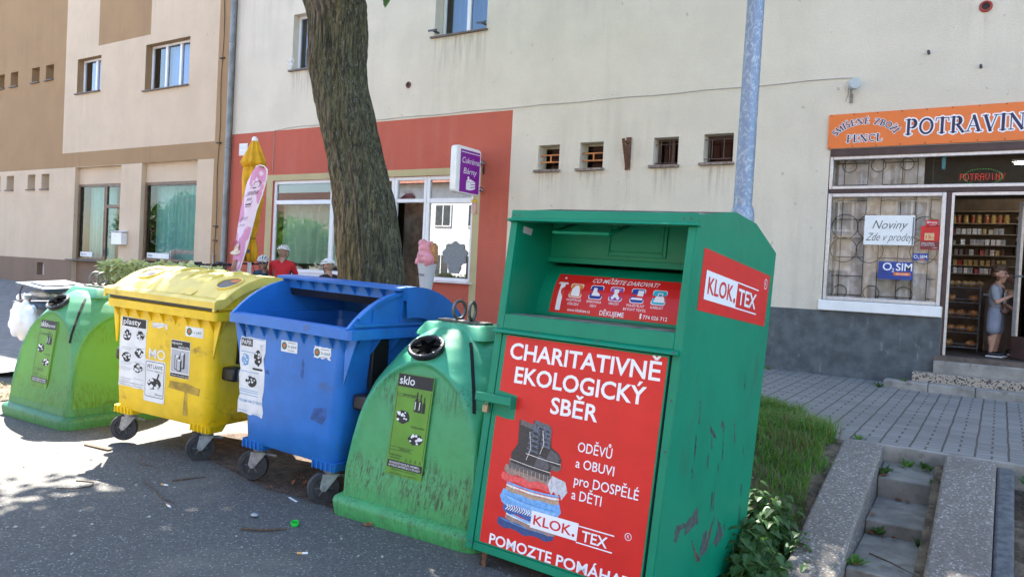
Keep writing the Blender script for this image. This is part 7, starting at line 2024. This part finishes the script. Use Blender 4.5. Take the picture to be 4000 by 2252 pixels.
def nettle(label, x, y, z, h, seed):
    o = thing('nettle_plant', label, 'plant', (x, y, z), (0, 0, 0), 'nettles beside the clothes bank'); rd = random.Random(seed)
    st_ = MB(); lv = MB()
    for s in range(4):
        a = rd.uniform(0, 6.28); tip = Vector((math.cos(a) * rd.uniform(.03, .14), math.sin(a) * rd.uniform(.03, .14), h * rd.uniform(.7, 1.0)))
        st_.tube([(0.02 * math.cos(a), .02 * math.sin(a), -.05), tip * .5 + Vector((0, 0, .03)), tip], [.004, .003, .002], 5)
        for k in range(8):
            t = .15 + .85 * k / 7; p = tip * t
            for q in (0, 1):
                aa = a + k * 1.57 + q * math.pi + rd.uniform(-.3, .3); d = Vector((math.cos(aa), math.sin(aa), rd.uniform(-.5, .1)))
                L = rd.uniform(.07, .12) * (1.1 - .5 * t)
                # heart shaped serrated leaf
                dn = d.normalized(); sd_ = dn.cross(Vector((0, 0, 1))).normalized(); nn = sd_.cross(dn); base = p + dn * .03
                prof_ = [(0, .0), (-.05, .28), (.12, .46), (.22, .42), (.34, .44), (.46, .35), (.58, .32), (.7, .22), (.82, .16), (1.0, 0)]
                c0 = len(lv.v)
                for f_, wv in prof_: lv.v.append(tuple(base + dn * f_ * L + sd_ * wv * L * .95 + nn * wv * L * .22 - Vector((0, 0, f_ * f_ * L * .35))))
                for f_, wv in prof_: lv.v.append(tuple(base + dn * f_ * L - sd_ * wv * L * .95 + nn * wv * L * .22 - Vector((0, 0, f_ * f_ * L * .35))))
                for i_ in range(len(prof_) - 1):
                    m0, m1 = c0 + i_, c0 + i_ + 1
                    # centre line points
                    lv.v.append(tuple(base + dn * max(0, prof_[i_][0]) * L - Vector((0, 0, prof_[i_][0] ** 2 * L * .35)))); ca_ = len(lv.v) - 1
                    lv.v.append(tuple(base + dn * prof_[i_ + 1][0] * L - Vector((0, 0, prof_[i_ + 1][0] ** 2 * L * .35)))); cb_ = len(lv.v) - 1
                    lv.face((ca_, m0, m1, cb_)); lv.face((ca_, cb_, m1 + len(prof_), m0 + len(prof_)))
    st_.build('stem', M_stem, o); lv.build('leaf', M_net, o)
rd = random.Random(44); k = 0
for (x, y, h) in [(-1.26, 4.62, .42), (-1.16, 4.85, .40), (-1.08, 4.70, .34), (-1.24, 5.05, .42), (-1.10, 5.10, .34), (-1.20, 5.32, .36), (-1.3, 5.3, .4), (-1.14, 4.50, .36), (-1.22, 4.42, .38), (-1.05, 4.92, .28), (-1.3, 4.8, .46), (-1.08, 4.40, .3)]:
    nettle('leafy green nettle growing in the clump against the side of the clothes bank', x, y, min(bank_z(x, y), asph_z(x, y)) if y < 5 else bank_z(x, y), h, 100 + k); k += 1
def weed(label, x, y, z, s, seed, nm='weed_plant'):
    o = thing(nm, label, 'plant', (x, y, z)); rd = random.Random(seed); b = MB()
    s *= .75
    for i in range(14):
        a = rd.uniform(0, 6.28); leaf(b, (rd.uniform(-.03, .03), rd.uniform(-.03, .03), 0), (math.cos(a), math.sin(a), rd.uniform(.3, 1.6)), (0, 0, 1), s * rd.uniform(.6, 1.1), s * rd.uniform(.12, .2))
    b.build('leaf', M_net if seed % 2 else M_grass, o)
weed('weed rosette at the top step against the near cheek', -.70, 6.62, .22, .12, 1); weed('weed on the middle of the top step under the pavement edge', -.55, 6.78, .27, .11, 2); weed('tall weed stalk under the pavement edge on the top step', -.42, 6.76, .27, .11, 3)
weed('weed growing along the far end of the top step', -.335, 6.55, .22, .10, 5); weed('broad leaved weed at the foot of the second riser', -.64, 5.93, -.06, .12, 7); weed('two leaf seedling against the far cheek on the third step', -.37, 5.88, -.07, .11, 9); weed('leafy sprout where the lowest visible step meets the near cheek', -.70, 5.25, -.09, .12, 12)
weed('dandelion at the far edge of the pavement end beyond the dark strip', .22, 6.7, .30, .15, 13); weed('small weed at the corner of the entrance kerbstone', -1.23, 10.6, .44, .12, 15); weed('tiny weed on the kerbstone below the entrance', -.98, 10.72, .538, .08, 17); weed('grass tuft where the grey plinth meets the paving', -2.75, 11.1, .455, .10, 18); weed('grass tuft at the pavement edge by the head of the near cheek', -.95, 6.95, .40, .09, 20)

# ================================================================ LITTER
M_twig = mat('twig_bark', (.10, .065, .04), .9, .4, 60)
def twig(label, pts, r):
    o = thing('twig', label, 'twig', (pts[0][0], pts[0][1], 0)); b = MB()
    P = [(x, y, (asph_z(x, y) if len(q) == 0 else q[0]) + r) for x, y, *q in pts]
    b.tube(P, [r] + [r * .9] * (len(P) - 2) + [r * .5], 6); b.build('twig', M_twig, o, w=True)
def pt(px_, py_):          # tip: ground point under a place in the photo, measured beforehand
    return px_, py_
twig('thick bent twig on the asphalt in front of the blue container', [(-3.82, 3.02), (-3.74, 3.06), (-3.66, 3.13), (-3.62, 3.20)], .008)
twig('long thin twig between the two pairs of castors', [(-5.15, 3.2), (-4.95, 3.15), (-4.72, 3.06), (-4.55, 3.05)], .006)
twig('curled twig lying across the edge of the sunlit patch', [(-5.5, 2.9), (-5.38, 2.96), (-5.3, 2.9), (-5.32, 2.8), (-5.42, 2.72)], .004)
twig('forked dry twig in the bright sun at the far side', [(-6.6, 2.55), (-6.45, 2.52), (-6.3, 2.5), (-6.2, 2.46)], .005)
twig('short straight twig near the yellow container wheel', [(-5.62, 3.45), (-5.48, 3.46)], .006)
twig('short upright-lying twig beside the castor of the yellow container', [(-5.02, 3.34), (-4.98, 3.46), (-4.94, 3.56)], .006)
twig('twig pair on the lowest visible step', [(-.64, 5.5, -.08), (-.5, 5.42, -.085), (-.36, 5.30, -.09)], .005)
twig('thin twig on the asphalt under the pale bottle bank skirt', [(-2.55, 2.95), (-2.42, 3.05), (-2.36, 3.2)], .004)
M_butt = mat('cigarette_filter', (.62, .36, .13), .8, .1)
for lab, x, y, a in (('cigarette end on the asphalt near the skirt of the stained bottle bank', -3.27, 2.97, .6), ('cigarette end in front of the castors of the blue container', -4.56, 3.0, -.3), ('white cigarette end near the yellow container castors', -5.0, 3.24, .1)):
    o = thing('cigarette_end', lab, 'cigarette end', (x, y, .006), (0, 0, a)); b = MB(); b.cyl((0, 0, 0), (.03, 0, 0), .0065, k=8); b.build('filter', M_butt, o); b = MB(); b.cyl((.0302, 0, 0), (.06, .006, .0), .0065, k=8); b.build('paper', M_white, o)
o = thing('bottle_cap', 'bright green plastic cap lying on the asphalt', 'cap', (-3.64, 3.28, 0), (R(14), 0, .4)); b = MB(); b.lathe([(.001, .002), (.02, .003), (.0235, .006), (.0245, .024), (.022, .028), (.02, .026), (.019, .010), (.001, .009)], k=20); b.build('cap', mat('bright_green_plastic', (.01, .55, .05), .4), o)
rd = random.Random(77)
def stone(label, x, y, s, seed, m, nm='pebble', cat='pebble', z=None):
    o = thing(nm, label, cat, (x, y, asph_z(x, y) if z is None else z), (0, 0, rd.uniform(0, 6))); r_ = random.Random(seed); b = MB(); b.ell((0, 0, s * .3), (s, s * r_.uniform(.55, .9), s * .5), 10, 7); b.v = [(p[0] * (1 + .2 * mnoise.noise(Vector(p) * 40)), p[1] * (1 + .2 * mnoise.noise(Vector(p) * 50 + Vector((3, 0, 0)))), p[2]) for p in b.v]; b.build('stone', m, o); o['group'] = 'loose pale pebbles on the asphalt'
M_peb = mat('pale_pebble', (.38, .36, .33), .8, .2, 30)
for i in range(70):
    x = rd.uniform(-6.5, -2.2); y = rd.uniform(1.2, 3.3)
    if y < -.55 * (x + 2.2) * .6 + .3 and False: continue
    stone('small pale pebble lying loose on the dark asphalt', x, y, rd.uniform(.006, .013), i, M_peb)
M_dleaf = mat('dead_leaf', (.22, .085, .03), .8, .4, 20)
def dleaf(label, x, y, z, s, seed):
    o = thing('dry_leaf', label, 'leaf', (x, y, z + .008)); r_ = random.Random(seed); b = MB(); leaf(b, (0, 0, 0), (r_.uniform(-1, 1), r_.uniform(-1, 1), .12), (0, 0, 1), s, s * .33, .4); b.build('blade', M_dleaf, o); o['group'] = 'dry brown leaves on the ground'
for i, (x, y, z) in enumerate([(-.72 + .04 * j, 6.53 + .02 * math.sin(j), .21) for j in range(2)] + [(-.6 + .05 * j, 6.5 - .02 * (j % 2), .06) for j in range(3)] + [(-.70, 6.02, .03), (-.36, 6.05, .04), (-.35, 6.2, .05), (-.68, 5.9, -.07), (-.6, 5.85, -.07), (-.55, 5.9, -.07), (-.37, 5.9, -.07), (-.36, 5.95, -.07), (-.67, 5.22, -.09), (-.34, 6.6, .22)]):
    dleaf('small dry reddish leaf lying on the stone steps', x, y, z, rd.uniform(.04, .07), i)
for i in range(46):
    x = rd.uniform(-5.9, -2.6); y = rd.uniform(3.5, 4.9); dleaf('small dry brown leaf on the ground under the containers', x, y, .0, rd.uniform(.03, .06), 50 + i)
o = thing('foil_scrap', 'crumpled clear foil scrap on the asphalt before the blue container', 'scrap', (-3.95, 3.22, .01)); b = MB(); b.ell((0, 0, .006), (.03, .02, .01), 8, 5); b.v = [(p[0] + .01 * mnoise.noise(Vector(p) * 90), p[1] + .01 * mnoise.noise(Vector(p) * 90 + Vector((5, 0, 0))), p[2]) for p in b.v]; b.build('foil', mat('foil', (.3, .31, .33), .35, .3), o)
o = thing('paper_strip', 'narrow white paper strip under the blue container', 'scrap', (-4.05, 3.62, .003), (0, 0, -.3)); b = MB(); b.box(-.06, .06, -.008, .008, 0, .002); b.build('strip', M_paper, o)
o = thing('flat_stick', 'flattened dark stick under the yellow container wheel', 'stick', (-6.32, 3.50, .002), (0, 0, .1)); b = MB(); b.box(-.16, .16, -.02, .02, 0, .012); b.build('stick', M_twig, o, bev=.004)

# ================================================================ CHILD AND SHOPPER IN THE DOORWAY
def standing(label, loc, rzd, H, shirt_m, short_m, shoe_m, fwd_head, hair_long, bag, phone):
    """standing figure; local +y faces forward"""
    s = H / 1.2
    o = thing('person', label, 'person', loc, (0, 0, R(rzd)))
    S = lambda x, y, z: Vector((x, y, z)) * s
    sk = MB(); tp = MB(); sp_ = MB(); shb = MB(); sole = MB()
    for q in (-1, 1):
        hipj = S(q * .065, 0, .56); kn = S(q * .085, .02, .31); an = S(q * .095, -.01, .06)
        sk.cap(hipj, kn, .062 * s, .045 * s); sk.cap(kn, an, .044 * s, .028 * s); sk.cap(S(q * .088, -.018, .24), S(q * .09, -.012, .16), .042 * s, .034 * s)
        sp_.cap(S(q * .06, 0, .58), S(q * .085, .0, .36), .088 * s, .086 * s, 12)
        shb = MB(); shb.cap(an + S(0, -.02, -.02), an + S(q * .012, .11, -.03), .036 * s, .028 * s); shb.build('shoe', shoe_m, o, vox=.009, sm=2)
        sole.box(*(an.x - .036 * s, an.x + (.036 + .012 * q) * s, -.055 * s, .135 * s, .0, .016 * s))
        shd = S(q * .125, 0, .885)
        if q > 0: el = shd + S(.06, .05, -.17); wr = el + S(-.10, .12, .08)
        else: el = shd + S(-.05, .02, -.18); wr = el + S(.03, .14, -.08)
        sk.cap(shd, el, .036 * s, .030 * s); sk.cap(el, wr, .030 * s, .022 * s); hand(sk, wr, wr - el, (-q * .5, .3, -.3), .78 * s, .9)
        tp.cap(S(q * .06, 0, .88), shd, .062 * s, .05 * s); tp.cap(shd, shd + (el - shd) * .7, .052 * s, .05 * s)
        tp.cap(S(q * .045, 0, .70), S(q * .065, 0, .86), .085 * s, .08 * s, 12)
    sk.cap(S(0, 0, .58), S(0, 0, .88), .095 * s, .09 * s, 14); sk.cap(S(0, 0, .9), S(0, .012, 1.0), .045 * s, .04 * s)
    sp_.cap(S(-.03, 0, .57), S(.03, 0, .57), .10 * s, .10 * s, 12)
    P = head(sk, S(0, .02, 1.075), fwd_head, .92 * s)
    sk.build('body', M_skin, o, vox=.009, sm=3); tp.build('shirt', shirt_m, o, vox=.010, sm=3); sp_.build('shorts', short_m, o, vox=.011, sm=3); sole.build('sole', M_white, o, bev=.004)
    hr = MB()
    hr.cap(P(0, -.03, .062), P(0, .02, .075), .082 * s, .070 * s, 14); hr.cap(P(0, -.055, .0), P(0, -.05, .05), .068 * s, .074 * s, 12)
    if hair_long:
        for i in range(26): r_ = random.Random(i); a_ = r_.uniform(-2.2, 2.2); z_ = r_.uniform(-.075, .10); hr.ell(P(.080 * math.sin(a_), -.025 - .07 * math.cos(a_), z_), (.022 * s, .022 * s, .026 * s), 8, 6)
    hr.build('hair', mat('light_brown_hair', (.085, .045, .022), .6, .4, 50) if hair_long else M_black, o, vox=.009, sm=2)
    e = MB()
    for q in (-1, 1): e.ell(P(q * .033, .083, .02), (.010, .010, .010), 8, 6)
    e.build('eyes', M_eye, o)
    if bag:
        b = MB(); b.cap(S(-.05, .115, .60), S(.08, .11, .60), .045 * s, .045 * s, 12); b.build('waist_bag', mat('brown_bag', (.11, .06, .045), .6, .2), o, vox=.01, sm=2)
        b = MB(); b.tube([S(.09, .10, .63), S(.105, .085, .75), S(.06, .085, .88), S(.02, .0, .95), S(-.06, -.09, .80), S(-.10, -.05, .65)], .011, 6); b.build('strap', M_black, o)
        b = MB(); b.prism([(-.075 * s, .70 * s), (.05 * s, .70 * s), (.075 * s, .80 * s), (.03 * s, .86 * s), (-.05 * s, .83 * s)], fr((0, 0, 0), (-1, 0, 0), (0, 0, 1)), .093 * s, .099 * s); b.build('white_patch', M_white, o)
    return o
standing('child in a grey shirt with shorts and dark shoes standing in the grocery doorway', (-.05, 11.9, .866), -104, 1.21, mat('grey_shirt', (.26, .28, .31), .8, .1), mat('grey_shorts', (.22, .24, .30), .8, .1), M_black, (.15, 1, -.05), True, True, False)
standing('adult in dark clothes standing behind the child in the grocery', (.30, 12.35, .866), 110, 1.66, M_jblk, M_jblk, M_black, (0, 1, -.1), False, False, False)
# ================================================================ ACROSS THE STREET (seen in the window reflections)
M_wh = mat('white_render_far', (.78, .77, .74), .9, .06, 1)
M_tan = mat('tan_render_far', (.50, .40, .28), .9, .06, 1)
M_pav2 = None
def house(label, x0, x1, y1, h, m, nw, roof_m):
    o = thing('town_house', label, 'house', ((x0 + x1) / 2, y1, 0))
    b = MB(); b.box(x0, x1, y1 - 8, y1, -.1, h); b.build('wall', m, o, w=True)
    b = MB(); b.prism([(y1 - 8.5, h), (y1 + .5, h), (y1 - 4, h + 4.2)], fr((0, 0, 0), (0, 1, 0), (0, 0, 1)), x0 - .3, x1 + .3); b.build('roof', roof_m, o, w=True)
    n = nw
    for k in range(n):
        x = x0 + (k + .5) * (x1 - x0) / n
        for z in (1.2, 4.3):
            if z + 1.4 > h: continue
            b = MB(); b.box(x - .65, x + .65, y1 + .001, y1 + .06, z, z + 1.4); f_ = b.build('window', M_frame, o, w=True)
            b = MB(); b.box(x - .57, x - .04, y1 + .061, y1 + .065, z + .08, z + 1.32); b.box(x + .04, x + .57, y1 + .061, y1 + .065, z + .08, z + 1.32); b.build('pane', mat('far_pane', (.03, .04, .05), .15), f_, w=True)
house('long white house across the street with red tiled roof', -36, -18, -15, 7, M_wh, 7, M_tile)
house('tan house across the street facing the grocery', -17, 10, -15, 7.5, M_tan, 9, M_tile)
house('low house with a steep dark roof behind the hedge across the street', -66, -42.5, -17, 3.2, M_wh, 5, mat('dark_tile_far', (.11, .05, .038), .8, .3, 12))
def street_tree(label, x, y, r, zc, seed):
    o = thing('street_tree', label, 'tree', (x, y, 0), group='trees across the street'); rd = random.Random(seed)
    b = MB(); b.tube([(x, y, 0), (x + .1, y, zc - r * .5), (x, y, zc + r * .5)], [.2, .15, .05], 10); b.build('trunk', M_bark, o, w=True)
    b = MB()
    for i in range(1500):
        v = Vector((rd.gauss(0, 1), rd.gauss(0, 1), rd.gauss(0, 1))).normalized() * r * rd.uniform(.55, 1) * (1 + .25 * mnoise.noise(Vector((rd.random() * 0 + i * .01, seed, 0))))
        leaf(b, (x + v.x, y + v.y, zc + v.z * .85), (rd.uniform(-1, 1), rd.uniform(-1, 1), rd.uniform(-1, .3)), (0, 0, 1), .32, .13)
    b.build('crown', leaf_mat('far_leaf', (.07, .15, .02), (.2, .4, .04)) if 'far_leaf' not in bpy.data.materials else bpy.data.materials['far_leaf'], o, w=True)
for i, (x, y, r, zc) in enumerate(((-46, -11, 2.6, 3.6), (-50.5, -12, 2.9, 4.0), (-41.5, -11.5, 2.3, 3.2), (-55, -11, 2.6, 3.6), (-37.5, -11, 1.9, 2.9))):
    street_tree('round leafy tree mirrored in the cafe windows from across the street', x, y, r, zc, i)
def car(label, nm, x, y, rzd, col, van):
    o = thing(nm, label, 'van' if van else 'car', (x, y, 0), (0, 0, R(rzd)))
    m = mat('car_' + col[0], col[1], .25, .02)
    if van: side = [(-2.2, .35), (2.2, .35), (2.25, .9), (1.75, 1.15), (1.25, 1.9), (-2.15, 1.95), (-2.25, .9)]; gls = [[(1.2, 1.2), (1.65, 1.2), (1.22, 1.75), (.5, 1.75), (.5, 1.2)], [(-1.9, 1.2), (.35, 1.2), (.35, 1.75), (-1.9, 1.75)]]
    else: side = [(-2.05, .35), (2.05, .33), (2.1, .7), (1.2, .88), (.55, 1.38), (-.9, 1.42), (-1.7, .95), (-2.1, .9)]; gls = [[(.1, .93), (1.0, .93), (.5, 1.3), (.1, 1.33)], [(-1.35, .95), (0, .93), (0, 1.34), (-.8, 1.36)]]
    F = fr((0, 0, 0)); b = MB(); b.prism(side, F, -.85, .85); b.build('body', m, o, bev=.08, seg=3)
    for s in (-1, 1):
        for g in gls: b = MB(); b.prism(g, F, s * .852 - .003, s * .852 + .003); b.build('window', mat('car_glass', (.02, .025, .03), .08), o)
        for xx in (-1.3, 1.35):
            b = MB(); b.lathe([(.001, -.1), (.2, -.1), (.32, -.09), (.33, 0), (.32, .09), (.2, .1), (.001, .1)], (xx, s * .78, .33), (0, 1, 0), 24); wl = b.build('wheel', M_rubber, o)
            b = MB(); b.lathe([(.001, .0), (.2, .0), (.19, .015)], (xx, s * .885, .33), (0, s, 0), 20); b.build('rim', M_steel, wl)
        b = MB(); b.box(2.02 if not van else 2.2, 2.1 if not van else 2.27, s * .62 - .15, s * .62 + .15, .6, .74); b.build('headlight', mat('lamp_glass', (.6, .6, .6), .1), o, bev=.02)
car('red van parked along the street opposite the curtained shop windows', 'parked_van', -34, -1.6, 0, ('red', (.45, .015, .012)), True)
car('white car parked in front of the red van', 'parked_car', -29.5, .2, 0, ('white', (.7, .7, .7)), False)
car('silver car parked across from the cafe', 'parked_car', -37.5, -5.5, 0, ('silver', (.42, .43, .45)), False)
